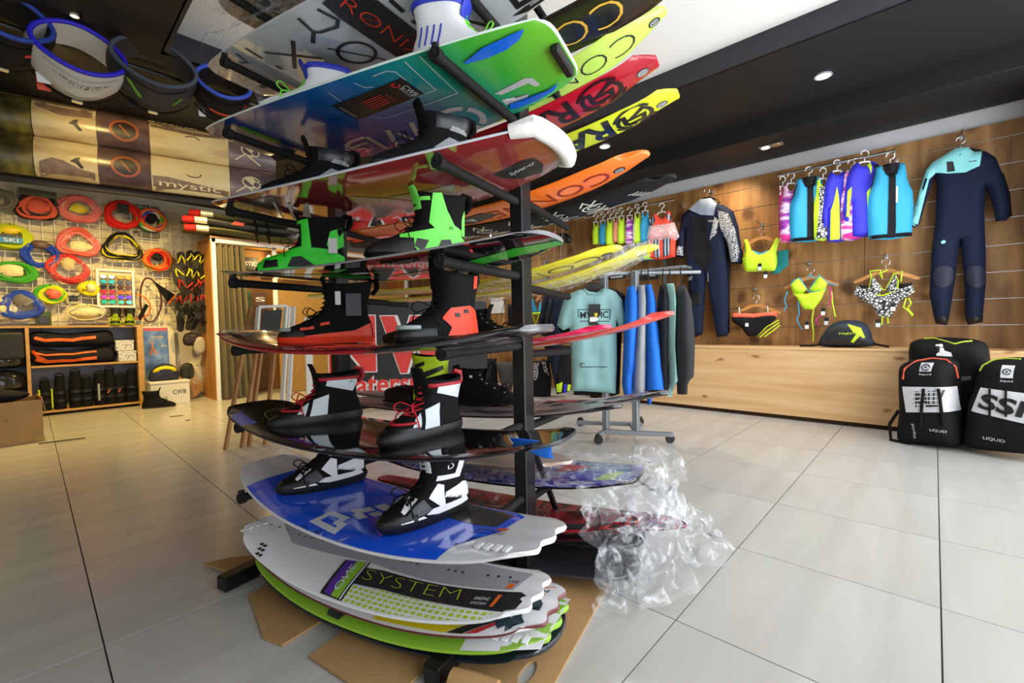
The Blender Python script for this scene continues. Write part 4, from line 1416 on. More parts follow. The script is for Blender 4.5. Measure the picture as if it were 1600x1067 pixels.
def crest(B, r, x, R, mat):
    f = lambda a, b: B(a, b)-Vector((0, 0, .0006))
    P = []
    for rr_, w, a0, a1 in ((R, .010, 20, 160), (R, .010, 200, 320), (R*.80, .016, -60, 80), (R*.80, .016, 110, 230)):
        P += [(q, 0) for q in ribbon(arc2(x, 0, rr_, rr_*.95, a0, a1, 14), w)]
    for pl in ([(x-.035, -.045), (x-.035, .02), (x+.0, .045)], [(x-.03, .03), (x+.03, .03), (x+.035, -.005), (x-.02, -.005), (x+.045, -.05)]):
        P += [(q, 0) for q in ribbon(pl, .018)]
    decal('crest', r, mat, f, P)
crest(B, r, .645, .083, cr); hole(r, B, L_/2-.045, M('emblem_silver', '#8a8a8e', .3, .8))
decal('lettering', r, cr, lambda x, y: B(x, y)-Vector((0, 0, .0006)), [], [('RADAR', (.545, -.07), (-.52, 0), (0, .14), 0, .02)])
r, T, B, w_ = ski('neon yellow ski with black block letters against the black ceiling', .845, .475, L_, .165, ZR(1, -.01), .125, neony, 'hex')
crest(B, r, .675, .078, blk_sat); hole(r, B, L_/2-.055, M('emblem_silver', '#8a8a8e'))
decal('lettering', r, blk_sat, lambda x, y: B(x, y)-Vector((0, 0, .0006)), [], [('RADAR', (.590, -.072), (-.56, 0), (0, .144), 0, .03)])
r, T, B, w_ = ski('orange ski with thin dark letters on the third tier', .65, .41, L_, .20, ZR(2, -.005), .125, orng); conn(r, B, L_, M('brick_print', '#93200f', .4), .135, .095, 'CONNELLY', .70, -.01); hole(r, B, L_/2-.10)
decal('badge', r, [dk, M('pale_print', '#d9dde4')], lambda x, y: B(x, y)-Vector((0, 0, .0008)), [([(.03, -.02), (.20, -.06), (.25, -.0), (.08, .06)], 0), ([(.09, -.01), (.14, -.02), (.13, .03)], 1)])
r, T, B, w_ = ski('black ski covered in white scrawled prints below the orange ski', .85, .465, L_, .205, ZR(2, -.01), .10, M('matte_black_base', '#0e0d0f', .55, spec=.2))
sc = []
rnd = random.Random(3)
for cx in (.20, .36, .52, .02, -.16, -.34):
    sc += [(q, 0) for q in ribbon(arc2(cx, -.005, .046, .036, 20, 330, 16), .008)]+[(q, 0) for q in ribbon(arc2(cx, -.01, .024, .018, 0, 320, 10), .007)]
    sc += [(q, 0) for q in ribbon([(cx-.045, -.045), (cx-.02, -.085), (cx, -.045), (cx+.03, -.08)], .007)]
    for i in range(4):
        x0 = cx+rnd.uniform(-.07, .02); y0 = .045+.013*i
        sc += [(q, 0) for q in ribbon([(x0, y0), (x0+.03, y0+.005), (x0+.06, y0-.004), (x0+.09, y0+.003)], .006)]
for i in range(4):
    sc += [(q, 0) for q in ribbon([(.66+.01*i, -.02+.018*i), (.68+.01*i, -.014+.018*i), (.70+.01*i, -.02+.018*i)], .005)]
decal('scrawl_print', r, M('chalk_print', '#e6e6e2', .5), lambda x, y: B(x, y)-Vector((0, 0, .0006)), sc)
r, T, B, w_ = ski('lemon yellow ski with dark letters, nearer of the yellow pair', .645, .315, 1.60, .19, ZR(3, .012), .105, yel); conn(r, B, 1.60, dk, .075, .095, 'CONNELLY', .72); hole(r, B, .80-.05)
r, T, B, w_ = ski('lemon yellow ski in clear film, farther of the yellow pair', .845, .40, L_, .19, ZR(3, -.01), .15, yel); conn(r, B, L_, M('faded_print', '#b9b548', .35), .17, .09, 'CONNELLY', .62); hole(r, B, L_/2-.05, M('faded_print', '#b9b548'))
G().loft([[B(x, y)+Vector((0, 0, -.012+.008*sin(30*x+40*y))) for y in (-.11, -.06, 0, .06, .11)]+[B(x, y)+Vector((0, 0, .04+.01*sin(26*x+33*y))) for y in (.11, 0, -.11)] for x in [-.1+.06*i for i in range(16)]], closed=True, caps=False).build('film_wrap', film_mat('clear_film'), r, smooth=True)
pink = M('hot_pink', '#e0245a', .25, coat=.5)
coral = M('coral_red', '#e0453f', .25, coat=.5)
r, T, B, w_ = ski('hot pink ski seen edge on above the coral ski', .645, .275, 1.55, .20, ZR(4, -.005), .085, pink, top=M('pink_top', '#c01a4c', .25, coat=.5))
r, T, B, w_ = ski('coral red ski seen edge on in front of the hoodies', .85, .455, 1.66, .20, ZR(4, -.01), .135, coral, top=M('coral_top', '#d03a38', .25, coat=.5))
r5a, T5a, B5a, w_ = ski('black and white ski with sketched lines on the fifth tier', .65, .31, 1.6, .22, ZR(5, -.01), .07, M('ink_black', '#141315', .25, coat=.5), top=M('ash_white', '#8e8c8c', .3, coat=.3))
sk = []
for i in range(26):
    x0 = rnd.uniform(-.5, .6); y0 = rnd.uniform(-.085, .06)
    sk += [(q, 0) for q in ribbon([(x0, y0), (x0+rnd.uniform(.03, .10), y0+rnd.uniform(-.03, .03)), (x0+rnd.uniform(.05, .15), y0+rnd.uniform(0, .04))], .008)]
decal('sketch_print', r5a, M('black_print', '#16161a'), T5a, sk)
r, T, B, w_ = ski('white edged black ski with red tip lines pointing at the garment rack', .85, .435, 1.66, .20, ZR(5, -.01), .095, M('ink_black', '#141315'), top=M('ash_white', '#8e8c8c'))
decal('check_print', r, M('black_print', '#16161a'), T, [([(x, -.1+.08*((i) % 2)), (x+.05, -.1+.08*(i % 2)), (x+.05, -.03+.08*(i % 2)), (x, -.03+.08*(i % 2))], 0) for i, x in enumerate([.1+.07*j for j in range(9)])])
decal('red_print', r, M('coral_red', '#e0453f'), T, [([(.30, .02), (.70, .01), (.70, .03), (.30, .07)], 0), ([(-.4, .0), (.1, .03), (.1, .06), (-.4, .06)], 0)])
# tier 7 rear: patterned boards in film
patt = ramp_mat('violet_scribble', (3, 9, 3), [(.3, '#2a2630'), (.45, '#3b3fa8'), (.55, '#c9c6d6'), (.62, '#7a3a44'), (.72, '#4a4a9a')], rough=.2, coat=.6, scale=6, distort=1.5)
r7, T7, B7 = make_board('wakeboard', 'violet scribble patterned board in clear film on the far side', 'wakeboard', -.33, .76, LVR[6]+.02, 1.36, .40, .24, .05, .022, patt, M('ink_black', '#141315'), M('ink_black', '#141315'), end='blunt', group='film wrapped boards on the far side')
decal('colour_blocks', r7, [M('violet_print', '#4a3ab0', .3), M('lime_print', '#b7cf2a'), M('red_print', '#c22a30')], T7, [([(.40, -.1), (.52, -.1), (.56, .0), (.44, .0)], 0), ([(.53, -.1), (.60, -.09), (.62, .0), (.57, .0)], 1), ([(.34, -.02), (.44, .0), (.46, .07), (.36, .07)], 2)])
redski = ramp_mat('red_black_weave', (40, 4, 2), [(.35, '#2a1618'), (.55, '#a0202c'), (.8, '#c22a36')], rough=.25, coat=.5, scale=1)
for i, (t_, st_, z_, ya, lb) in enumerate(((.80, .50, .115, .0, 'red and black ski on the floor under the film wrapped board'), (.56, .37, .155, .08, 'red and black ski in film beside the white pile'), (.62, .36, .09, .05, 'dark red ski lowest beside the pile'))):
    r, T, B, w_ = ski(lb, t_, st_, 1.5, .19, z_, .05+.02*i, redski if i < 2 else M('charcoal_gloss', '#2c2c30', .25, coat=.4), top=redski, yaw=ya)
    decal('black_rim', r, M('charcoal_gloss', '#2c2c30', .25, coat=.4), T, [([(x, -w_(x/.75)+.003) for x in [.1*k for k in range(-6, 8)]]+[(x, -w_(x/.75)+.045) for x in [.1*k for k in reversed(range(-6, 8))]], 0)])
    decal('lettering', r, M('faded_red_print', '#c8858a', .4), lambda x, y: T(x, y)+Vector((0, 0, .0008)), [], [('FUSION', (.05, -.03), (.36, .0), (0, .06), 0, -.03)])
for i, (s_, t_, z_, lb) in enumerate(((-.30, .80, .05, 'charcoal ski bag flat on the floor behind the post'), (-.28, .62, .03, 'charcoal board flat on the floor next to the pile'))):
    make_board('wakeboard', lb, 'wakeboard', s_, t_, z_, 1.30, .30, .2, .03, .03, M('charcoal_gloss', '#2c2c30'), M('charcoal_gloss', '#2c2c30'), M('charcoal_gloss', '#2c2c30'), group='dark boards on the floor')
# brochure coloured boards seen between the lower tiers
r, T, B, w_ = ski('cream and maroon patterned ski lying behind the blue board', .70, .10, 1.45, .24, .345, .03, M('cream_gloss', '#d8c0b0', .3, coat=.4))
decal('maroon_print', r, M('maroon_print', '#6a4448', .3), T, [([(-.15, -.03), (.15, -.05), (.18, .03), (-.1, .05)], 0), ([(-.55, -.06), (-.4, -.08), (-.3, .08), (-.5, .06)], 0)])
# front lowest dark boards seen above the blue board's far edge are covered by the boots

# ------------------------------------------------------------------ bindings and boots on the far side skis
for i, (s_, t_, z_, a, sc_, lb) in enumerate(((-.36, .74, ZR(4, .02), -1.35, .92, 'black laced ski boot behind the post, upper of the two'), (-.37, .74, ZR(5, .02), -1.30, .92, 'black laced ski boot with white studs behind the post, lower of the two'))):
    b = Boot(lb, rk(s_, t_, z_), RANG+.25, H=.21, mats=m_blkfab, scale=sc_, solez=.02)
    b.laces(lace_k, .08, .19, 6, .003); b.tongue(m_blkfab, .03); b.loop(m_blkfab)
    g = G()
    for k in range(5):
        for sg in (-1, 1):
            z2 = .075+.026*k
            g.lathe([(.006, 0), (.005, .004), (.001, .005)], 8, (b.par(z2)[0]-.022, sg*(b.y(b.par(z2)[0]-.022, z2)), z2))
    g.build('eyelets', M('silver_stud', '#c8c8cc', .3, .8), b.root)
    b.side('pale_tab', M('pale_print', '#d9dde4'), [[(.0, .165), (.015, .165), (.015, .18), (.0, .18)]])
b = Boot('neon yellow and black boot on the far side behind the striped boot', rk(-.56, .70, ZR(5, .015)), RANG+.4, H=.28, mats=M('neon_yellow_boot', '#c4ea1c', .45), solez=.02)
b.side('black_panel', m_blk, [[(-.03, .15), (.06, .20), (.06, .225), (-.03, .185)], [(-.07, .08), (.07, .12), (.05, .145), (-.065, .105)], [(-.07, .20), (-.02, .23), (-.02, .25), (-.07, .23)]])
b.laces(red_l, .10, .16, 3)


def rear_toe(label, s_, t_, z_):
    t = thing('rear_toe_binding', label, 'binding', rk(s_, t_, z_), RANG)
    rings = []
    for k in range(9):
        a = pi*k/8
        rings.append([Vector((x+.02*sin(2*a), .048*cos(a), .005+(.075-.25*abs(x))*sin(a)**.8)) for x in (-.08, -.05, -.02, .02, .05, .08)])
    g = G().loft(rings, closed=False, caps=False)
    g.loft([[q*.94 for q in r] for r in rings], closed=False, caps=False)
    g.build('strap', m_rubber, t, smooth=True)
    G().box((0, 0, .004), (.20, .10, .008), ch=.002).build('plate', m_blk, t)
    G().tube([(-.05, -.02, .062), (-.01, -.025, .072), (.03, -.02, .064)], .003, 6).build('stitch', M('grey_print', '#55575c'), t)
    return t


rear_toe('black rear toe binding on the far side ski behind the orange soled boot', -.72, .70, ZR(4, .014))
rear_toe('black rear toe binding on the far side ski behind the striped boot', -.72, .70, ZR(5, .014))


# ------------------------------------------------------------------ crumpled clear film hanging from the far side boards
from mathutils import noise as mnoise


def film_lump(label, c, rx, ry, rz, seed, amp=.35, mat=None, n=4):
    bm = bmesh.new()
    bmesh.ops.create_icosphere(bm, subdivisions=n, radius=1)
    for v in bm.verts:
        p = v.co.normalized()
        d = 1+amp*mnoise.noise(p*1.7+Vector((seed, 0, 0)))+amp*.55*mnoise.noise(p*4.5+Vector((0, seed, 0)))+amp*.3*abs(mnoise.noise(p*10+Vector((0, 0, seed))))
        v.co = Vector((p.x*rx*d, p.y*ry*d, p.z*rz*d))
    me = bpy.data.meshes.new('plastic_film'); bm.to_mesh(me); bm.free()
    me.polygons.foreach_set('use_smooth', [True]*len(me.polygons))
    me.materials.append(mat or film_mat('crumpled_film', clear=.70, scale=20))
    o = bpy.data.objects.new('plastic_film', me); COL.objects.link(o)
    o.location = c
    return tag(o, label, 'plastic film')


def film_drape(label, pts, seed, mat=None, amp=.03):
    """pts: rows of corner points -> crumpled sheet"""
    rows_ = len(pts); cols = len(pts[0])
    N, K = 22, 22
    g = G()
    V = []
    for i in range(N+1):
        for j in range(K+1):
            a = i/N*(rows_-1); b_ = j/K*(cols-1)
            i0 = min(int(a), rows_-2); j0 = min(int(b_), cols-2)
            fa, fb = a-i0, b_-j0
            p = (pts[i0][j0]*(1-fb)+pts[i0][j0+1]*fb)*(1-fa)+(pts[i0+1][j0]*(1-fb)+pts[i0+1][j0+1]*fb)*fa
            q = Vector((i*.31, j*.31, seed))
            p = p+Vector((mnoise.noise(q), mnoise.noise(q+Vector((9, 0, 0))), mnoise.noise(q+Vector((0, 9, 0)))))*amp*(1 if p.z > .05 else .4)
            p.z = max(p.z, .006)
            V.append(p)
    F = [(i*(K+1)+j, i*(K+1)+j+1, (i+1)*(K+1)+j+1, (i+1)*(K+1)+j) for i in range(N) for j in range(K)]
    o = g.add(V, F).build('plastic_film', mat or film_mat('clear_film'), smooth=True)
    return tag(o, label, 'plastic film')


film_drape('loose clear film over the patterned board', [[rk(-.2, .56, .34), rk(.1, .56, .36), rk(.36, .60, .38)], [rk(-.2, .75, .36), rk(.1, .75, .37), rk(.40, .78, .40)], [rk(-.2, .95, .34), rk(.1, .95, .35), rk(.38, .95, .36)]], 1.0)
film_drape('clear film sheet hanging down to the floor beside the pile', [[rk(.16, .58, .33), rk(.30, .70, .34), rk(.42, .88, .36)], [rk(.26, .48, .16), rk(.38, .60, .18), rk(.50, .80, .20)], [rk(.28, .40, .01), rk(.42, .46, .02), rk(.56, .66, .02)]], 2.0, film_mat('crumpled_film', clear=.70, scale=20), .05)
film_drape('pointed sail of clear film spreading over the tiles', [[rk(.40, .84, .16), rk(.42, .94, .24)], [rk(.52, .96, .07), rk(.50, 1.02, .16)], [rk(.66, 1.02, .012), rk(.64, 1.04, .02)]], 3.0, None, .04)
film_lump('white crumpled ball of film at the end of the patterned board', rk(.40, .82, .36), .10, .09, .085, 4.2)
film_lump('blue white crumpled film bunched in the middle', rk(.38, .80, .22), .11, .10, .10, 7.7)
film_lump('crumpled film roll lying on the tiles', rk(.56, .86, .07), .09, .07, .06, 11.3)
film_lump('crumpled film heap by the carton corner', rk(.33, .58, .07), .10, .10, .07, 15.1)

p_ = rk(.455, .80, 2.13)
film_lump('small crumpled film knot beyond the pale lime ski tip', p_, .045, .045, .04, 21.0, n=3)
p_ = rk(-1.02, .09, 2.13)
film_lump('small crumpled film knot at the left end of the topmost board', p_, .05, .05, .035, 25.0, n=3)
# ================================================================== left side of the shop
class PF:
    """upright plane through p0 turned by ang (front looks along local -y); converts sight lines to local (x,z)"""

    def __init__(s, p0, ang):
        s.p0 = Vector(p0); s.ang = ang
        s.ax = Vector((cos(ang), sin(ang), 0)); s.n = Vector((sin(ang), -cos(ang), 0))

    def pt(s, px, py):
        d = ray(px, py)
        k = (s.p0-EYE).dot(s.n)/d.dot(s.n)
        p = EYE+d*k-s.p0
        return (p.dot(s.ax), p.z)

    def L(s, pts): return [s.pt(*p) for p in pts]


def face_cam(p):
    v = Vector((p[0], p[1], 0)).normalized()
    return atan2(-v.x, v.y)


def smooth_poly(pts, n=4):
    """closed Catmull-Rom"""
    out = []
    m = len(pts)
    for i in range(m):
        p0, p1, p2, p3 = [Vector(pts[(i+k-1) % m]) for k in range(4)]
        for j in range(n):
            t = j/n
            q = 0.5*((2*p1)+(-p0+p2)*t+(2*p0-5*p1+4*p2-p3)*t*t+(-p0+3*p1-3*p2+p3)*t**3)
            out.append((q.x, q.y))
    return out


flat = lambda y=-.002: (lambda x, z: Vector((x, y, z)))

# ------------------------------------------------------------------ wire grid on the wall
YW = 7.60
gw = G()
gridx = [-.45+.10*i for i in range(23)]
for x in gridx:
    gw.box((x, YW-.03, 1.85), (.006, .006, 1.6))
for k in range(17):
    gw.box((.65, YW-.036, 1.05+.10*k), (2.2, .006, .006))
grid = thing('wire_grid', 'white wire display grid hung with ropes on the cream wall', 'display grid', (0, 0, 0))
gw.build('wires', M('white_wire', '#cfc8b4', .4), grid, kind='stuff')
wp = G()
for x in (-.4, .1, .65, 1.2, 1.7):
    wp.box((x, YW-.015, 2.66), (.02, .03, .02)).box((x, YW-.015, 1.1), (.02, .03, .02))
wp.build('bracket', m_wht, grid, kind='stuff')

# ------------------------------------------------------------------ photo banners overhead
cream_photo = ramp_mat('sepia_photo', (1.2, 1, 5), [(.30, '#6b5a50'), (.42, '#b79a6a'), (.55, '#d9c48e'), (.8, '#e6d6a8')], rough=.25, scale=1.3, detail=3)
sand_photo = ramp_mat('sepia_photo_pale', (1, 1, 3), [(.25, '#b69a6c'), (.5, '#dcc894'), (.8, '#e9dbb0')], rough=.25, scale=1.0, detail=2)
dark_photo = ramp_mat('dark_photo', (3, 1, 5), [(.3, '#3a2826'), (.55, '#5e4844'), (.75, '#7a5f50')], rough=.25, scale=1.6, detail=4)
mauve_photo = ramp_mat('mauve_photo', (3, 1, 4), [(.3, '#4a3c42'), (.55, '#6f5f62'), (.75, '#8d7c76')], rough=.25, scale=1.5, detail=4)
olive_photo = ramp_mat('olive_photo', (5, 1, 5), [(.35, '#2e2814'), (.5, '#5e5424'), (.66, '#8a7c2c'), (.8, '#8a3420')], rough=.3, scale=1.4, detail=3)


def banner(label, zc, h, flip):
    L = 1.63
    t = thing('photo_banner', label, 'banner', (.085, 5.0, zc), radians(-12))
    def surf(x, z): return Vector((x, -.075*sqrt(max(0, 1-(z/(h/2))**2)), z))
    for a, b, m in ((-.62, -.003, olive_photo), (0, .36, cream_photo), (.36, .69, dark_photo), (.69, 1.25, sand_photo if not flip else cream_photo), (1.25, L, mauve_photo)):
        g = G()
        n = 14
        rings = []
        for x in (a+.001, b-.001):
            rings.append([surf(x, h/2*sin(-pi/2+pi*i/n)) for i in range(n+1)]+[Vector((x, .01, h/2*.99)), Vector((x, .01, -h/2*.99))])
        g.loft(rings, closed=True)
        g.build('photo_panel', m, t, smooth=40)
    P = lambda x, z: surf(x, z)-Vector((0, .0015, 0))
    if not flip:
        decal('shore', t, M('shore_print', '#8a705a', .35, var=.35, vscale=18), lambda x, z: surf(x, z)-Vector((0, .0008, 0)), [([(.02, -.148), (.34, -.148), (.34, -.085), (.26, -.07), (.16, -.02), (.10, -.01), (.03, -.05)], 0), ([(.70, -.148), (1.24, -.148), (1.24, -.09), (1.1, -.075), (.95, -.055), (.80, -.035), (.70, -.04)], 0)], step=.03)
    else:
        decal('shore', t, M('shore_print', '#8a705a', .35, var=.35, vscale=18), lambda x, z: surf(x, z)-Vector((0, .0008, 0)), [([(.70, .134), (1.24, .134), (1.24, .085), (1.0, .06), (.70, .075)], 0), ([(.02, .134), (.34, .134), (.34, .05), (.15, .03), (.02, .07)], 0)], step=.03)
    decal('emblem', t, M('rust_print', '#a4562c', .4), P, [(q, 0) for q in ribbon(arc2(.53, -.0, .085, .075, 0, 360, 20), .018)]+[(q, 0) for q in ribbon([(.50, .04), (.56, -.04)], .012)], step=.03)
    decal('dark_disc', t, M('umber_print', '#2c1e1c', .4), lambda x, z: surf(x, z)-Vector((0, .001, 0)), [(arc2(.53, 0, .075, .065, 0, 345, 20), 0)], step=.03)
    decal('figure', t, M('umber_print', '#2c1e1c'), P, [([(.20, -.02), (.23, .01), (.26, .02), (.25, -.01), (.28, -.06), (.26, -.065), (.23, -.03)], 0)], step=.03)
    decal('kite_arc', t, M('sepia_line', '#5a4634', .4), P, [(q, 0) for q in ribbon(arc2(.98, .02, .055, .03, 10, 150 if flip else -150, 10), .009)], step=.03)
    decal('sketch', t, M('cream_line', '#cfc29a', .4), P, [(q, 0) for q in ribbon(arc2(1.42, .02, .07, .05, 20, 300, 14), .012)+ribbon([(1.30, -.08), (1.38, -.02), (1.50, -.10)], .012)+ribbon(arc2(1.46, .0, .03, .03, 0, 360, 12), .010)]+
          [([(1.36, .05), (1.42, .08), (1.46, .03), (1.42, .0)], 0)], step=.03)
    if flip:
        decal('lettering', t, M('cream_line', '#cfc29a'), P, [], [('mystic', (1.02, .115), (-.34, 0), (0, .04), 0)], step=.03)
    else:
        decal('lettering', t, M('cream_letter', '#e8dcae', .4), P, [], [('mystic', (.74, -.128), (.44, 0), (0, .062), 0)], step=.03)
    return t


banner('lower sepia photo banner with a kite surfer and cream lettering', 2.265, .300, False)
banner('upper sepia photo banner under the black ceiling', 2.555, .275, True)
tag(G().box((.85, 4.90, 2.085), (2.3, .03, .045), R=Matrix.Rotation(radians(-12), 3, 'Z'), ch=.004).build('banner_rail', M('dark_rail', '#2a2019', .5)), 'dark rail along the bottom of the photo banners', 'rail')

# ------------------------------------------------------------------ waist harnesses hung from the ceiling rail
tag(G().tube([(-.6, 3.86, 2.665), (2.1, 3.86, 2.655)], .016, 8).build('ceiling_rail', m_blkmetal), 'black pipe under the ceiling holding the waist harnesses', 'rail')
hg = 'waist harnesses under the ceiling'
lat = ramp_mat('lattice_print', (1, 1, 1), [(.05, '#101012'), (.12, '#d8d8d6')], rough=.5, kind='voronoi', scale=60)


def harness(label, px, py, dia, band, rim, front, Y=3.65, tilt=74, extra=None):
    c = on(1, Y, px, py)
    t = thing('waist_harness', label, 'harness', c, (radians(tilt), 0, face_cam(c)+.15), hg)
    R_ = dia/2
    def ringpt(a, z, off=0):
        r_ = 1+.10*cos(2*a)
        fr = max(0, -sin(a))
        hh = .085+.045*fr
        return Vector(((R_*1.05*r_+off)*cos(a), (R_*.92+off)*sin(a), z*hh-.03*fr))
    n = 40
    rings = []
    for z, off in ((1, -.006), (1, .012), (.3, .022), (-.6, .016), (-1, .0), (-1, -.012), (0, -.010)):
        rings.append([ringpt(2*pi*i/n, z, off) for i in range(n)])
    G().loft(rings+[rings[0]], caps=False).build('band', band, t, smooth=70)
    G().tube([ringpt(2*pi*i/n, 1.0, .003) for i in range(n)], .013, 8, closed=True).build('rim', rim, t, smooth=True)
    f = lambda x, z: ringpt(-pi/2+x/R_, z, .0235)
    decal('front_panel', t, front[0], f, [([(-.16, .75), (-.09, -.3), (0, -.55), (.09, -.3), (.16, .75), (0, .55)], 0)], step=.03)
    decal('front_print', t, front[1], lambda x, z: ringpt(-pi/2+x/R_, z, .0255), front[2], step=.03)
    G().loft([[ringpt(a, z, .026) for a in [pi*1.15+pi*.7*i/16 for i in range(17)]] for z in (-.75, -.95)], closed=False, caps=False).build('strap', m_blkfab, t, smooth=True)
    G().box(ringpt(-pi/2, -.85, .03), (.05, .012, .03), ch=.004).build('buckle', m_chrome, t)
    G().tube([ringpt(pi/2, .2), ringpt(pi/2, 1)+Vector((0, .03, .08)), Vector((0, .11, .19))], .008, 6).build('hanging_loop', m_blkfab, t)
    if extra:
        for i, (dx, dz, w, h, m) in enumerate(extra):
            o = G().box((dx, -R_*.72-.004*i, dz), (w, .002, h), R=Matrix.Rotation(radians(-tilt), 3, 'X') @ Matrix.Rotation(radians(-6), 3, 'Y')).build('tag', m, t)
            G().tube([(dx, -R_*.72, dz+h/2), (dx+.02, -R_*.6, dz+h/2+.08)], .0015, 5).build('tag_string', m_blk, t)
    return t


hb = M('harness_black', '#161619', .7)
harness('white patterned waist harness with bright blue lining and red tag', 122, 92, .34, M('harness_white', '#c9c8c2', .5), M('ultramarine', '#2a20c8', .6), (M('harness_white', '#c9c8c2'), lat, [([(-.11, .45), (-.05, .1), (.06, .02), (.12, .45), (0, .3)], 0)]),
        extra=[(-.14, -.10, .055, .055, m_paper), (-.135, -.155, .055, .06, M('coral_tag', '#d8503c', .5))])
harness('large charcoal waist harness with a lime side stripe', 240, 112, .36, M('harness_charcoal', '#2a2b31', .6), M('slate_lining', '#4a525c', .7), (M('harness_charcoal', '#2a2b31'), M('lime_stripe', '#69b02a', .5), [([(-.14, .6), (-.12, .6), (-.055, -.15), (-.075, -.2)], 0), ([(.13, .2), (.09, -.3), (.085, -.25), (.12, .25)], 0)]),
        extra=[(-.10, -.16, .05, .085, m_blk), (-.105, -.185, .03, .025, m_paper)])
harness('small black waist harness with blue lining and red strap', 347, 142, .27, hb, M('mid_blue_lining', '#3350c0', .6), (hb, M('red_strap_print', '#d03a34', .5), [([(-.07, -.25), (.04, -.3), (.04, -.15), (-.07, -.1)], 0), ([(.11, .2), (.13, .25), (.13, .4), (.11, .35)], 0)]),
        extra=[(-.11, -.06, .04, .08, m_blk), (-.112, -.135, .04, .07, m_paper)])
harness('black waist harness with blue rim cut by the left picture edge', 6, 40, .30, hb, M('navy_lining', '#22409a', .6), (hb, M('red_strap_print', '#d03a34'), [([(.06, .1), (.10, .1), (.10, .3), (.06, .3)], 0)]))

# ------------------------------------------------------------------ ropes and packs on the grid
pf = PF((0, YW-.05, 0), 0)
polybag = film_mat('poly_bag', clear=.85, scale=14, crinkle=.4)


def coil(label, px, py, rpx, cols, n=7, squash=.85, card=None, inner=None, bag=False, seed=1, thick=.020, tri=0.0, letters=None):
    x, z = pf.pt(px, py)
    k = 5.55/FPX
    R_ = rpx*k*.80
    t = thing('rope_coil', label, 'rope', (x, YW-.05, z))
    rnd = random.Random(seed)
    for i in range(n+2):
        a0 = rnd.uniform(0, 6.28); e = rnd.uniform(-.14, .14); ox, oz = rnd.uniform(-.02, .02), rnd.uniform(-.02, .02)
        rr_ = R_*(1-.09*(i % 3)); yy = -.012-.011*(i//3)-.006*(i % 2)
        pts = []
        for j in range(30):
            a = 2*pi*j/30
            r_ = rr_*(1+e*cos(2*a+a0)*.6+.03*sin(5*a+a0)+tri*cos(3*a+pi/2))
            pts.append((ox+r_*cos(a), yy+.008*sin(2*a+a0), oz+squash*r_*sin(a)))
        G().tube(pts, thick, 6, closed=True).build('strand', cols[i % len(cols)], t, smooth=True)
    if card:
        w, h, m, dz = card
        G().box((0, -.088, dz*R_), (w*R_, .004, h*R_), ch=.001).build('header_card', m, t)
    if inner:
        for (w, h, m, dx, dz) in inner:
            pts = [(dx*R_+w*R_*cos(a)*(1+.15*sin(3*a+seed)), dz*R_+h*R_*sin(a)) for a in [2*pi*i/16 for i in range(16)]]
            pillow('pack_content', t, m, pts, .024, cell=.04, ybase=-.055, fold=.006, seed=seed)
    if letters:
        txt, w, h, dx, dz, m = letters
        decal('lettering', t, m, flat(-.0915), [], [(txt, ((dx-w/2)*R_, (dz-h/2)*R_), (w*R_, 0), (0, h*R_), 0)], step=0)
    if bag:
        pts = smooth_poly([(-1.15*R_, .95*R_*squash), (1.15*R_, .95*R_*squash), (1.2*R_, -.6*R_), (.6*R_, -1.1*R_*squash), (-.6*R_, -1.1*R_*squash), (-1.2*R_, -.6*R_)], 3)
        pillow('poly_bag', t, polybag, pts, .055, cell=.06, ybase=-.02, fold=.012, seed=seed)
    G().tube([(0, .03, R_*squash+.015), (0, -.05, R_*squash+.01), (0, -.055, R_*squash+.025)], .004, 6).build('hook', m_blkmetal, t)
    return t


def C(n, h): return M('rope_'+n, h, .7)


red, pk, sal = C('red', '#d8231c'), C('pink', '#d86a68'), C('salmon', '#cf5a48')
yl, bl, gn, lm, gy = C('yellow', '#d8c820'), C('blue', '#2244b4'), C('green', '#3f9a2c'), C('lime', '#b4c420'), C('grey', '#6f6c66')
kk_, wh, og = C('black', '#17171a'), C('white', '#d8d4c4'), C('orange', '#e06a2a')
crm = M('cream_pack', '#d9cf9e', .6, var=.2, vscale=30)
coil('black and salmon rope pack on a black card, top left of the grid', 60, 324, 25, [kk_, sal, sal], card=(1.9, .5, m_blk, .9), inner=[(.62, .5, sal, 0, 0)], seed=2, tri=.08)
coil('pink rope coil with yellow centre in a clear bag', 123, 327, 26, [pk], inner=[(.5, .35, C('yellow', '#d8c820'), 0, 0)], bag=True, seed=3, tri=.06)
coil('bright red rope coil with a black header card', 191, 337, 25, [red], n=9, card=(.75, .8, m_blk, .45), seed=4, squash=.95, thick=.016)
coil('multicoloured rope coil on a black hook, right of the red coil', 237, 346, 20, [red, gn, bl, wh, og], n=8, seed=5, squash=1, inner=[(.4, .5, kk_, 0, .3)])
coil('lime rope with blue label reading SKI at the left edge', 17, 370, 22, [lm], n=7, card=(1.3, .45, M('label_blue', '#2a86c8', .5), -.35), seed=6, letters=('SKI', .8, .3, 0, -.35, m_wht), inner=[(.6, .3, M('label_yellow', '#e2c81c', .5), 0, .45)])
coil('blue rope coil with a printed round card', 64, 398, 23, [bl], n=8, inner=[(.55, .35, M('brown_card', '#5a4440', .5), 0, .75)], seed=7, thick=.013)
coil('pink rope with yellow and white centre in a clear bag, middle of the grid', 124, 380, 27, [pk, sal], inner=[(.6, .4, crm, 0, -.25)], bag=True, seed=8, tri=.12)
coil('tangled black rope with yellow line', 192, 388, 29, [kk_, kk_, gy, yl], n=12, seed=9, tri=.15, thick=.008)
coil('red and orange rope coil above the strap leash', 245, 407, 21, [red, og, C('olive', '#8a8a3a'), red], n=8, seed=10, squash=.95, inner=[(.4, .4, kk_, 0, .3)])
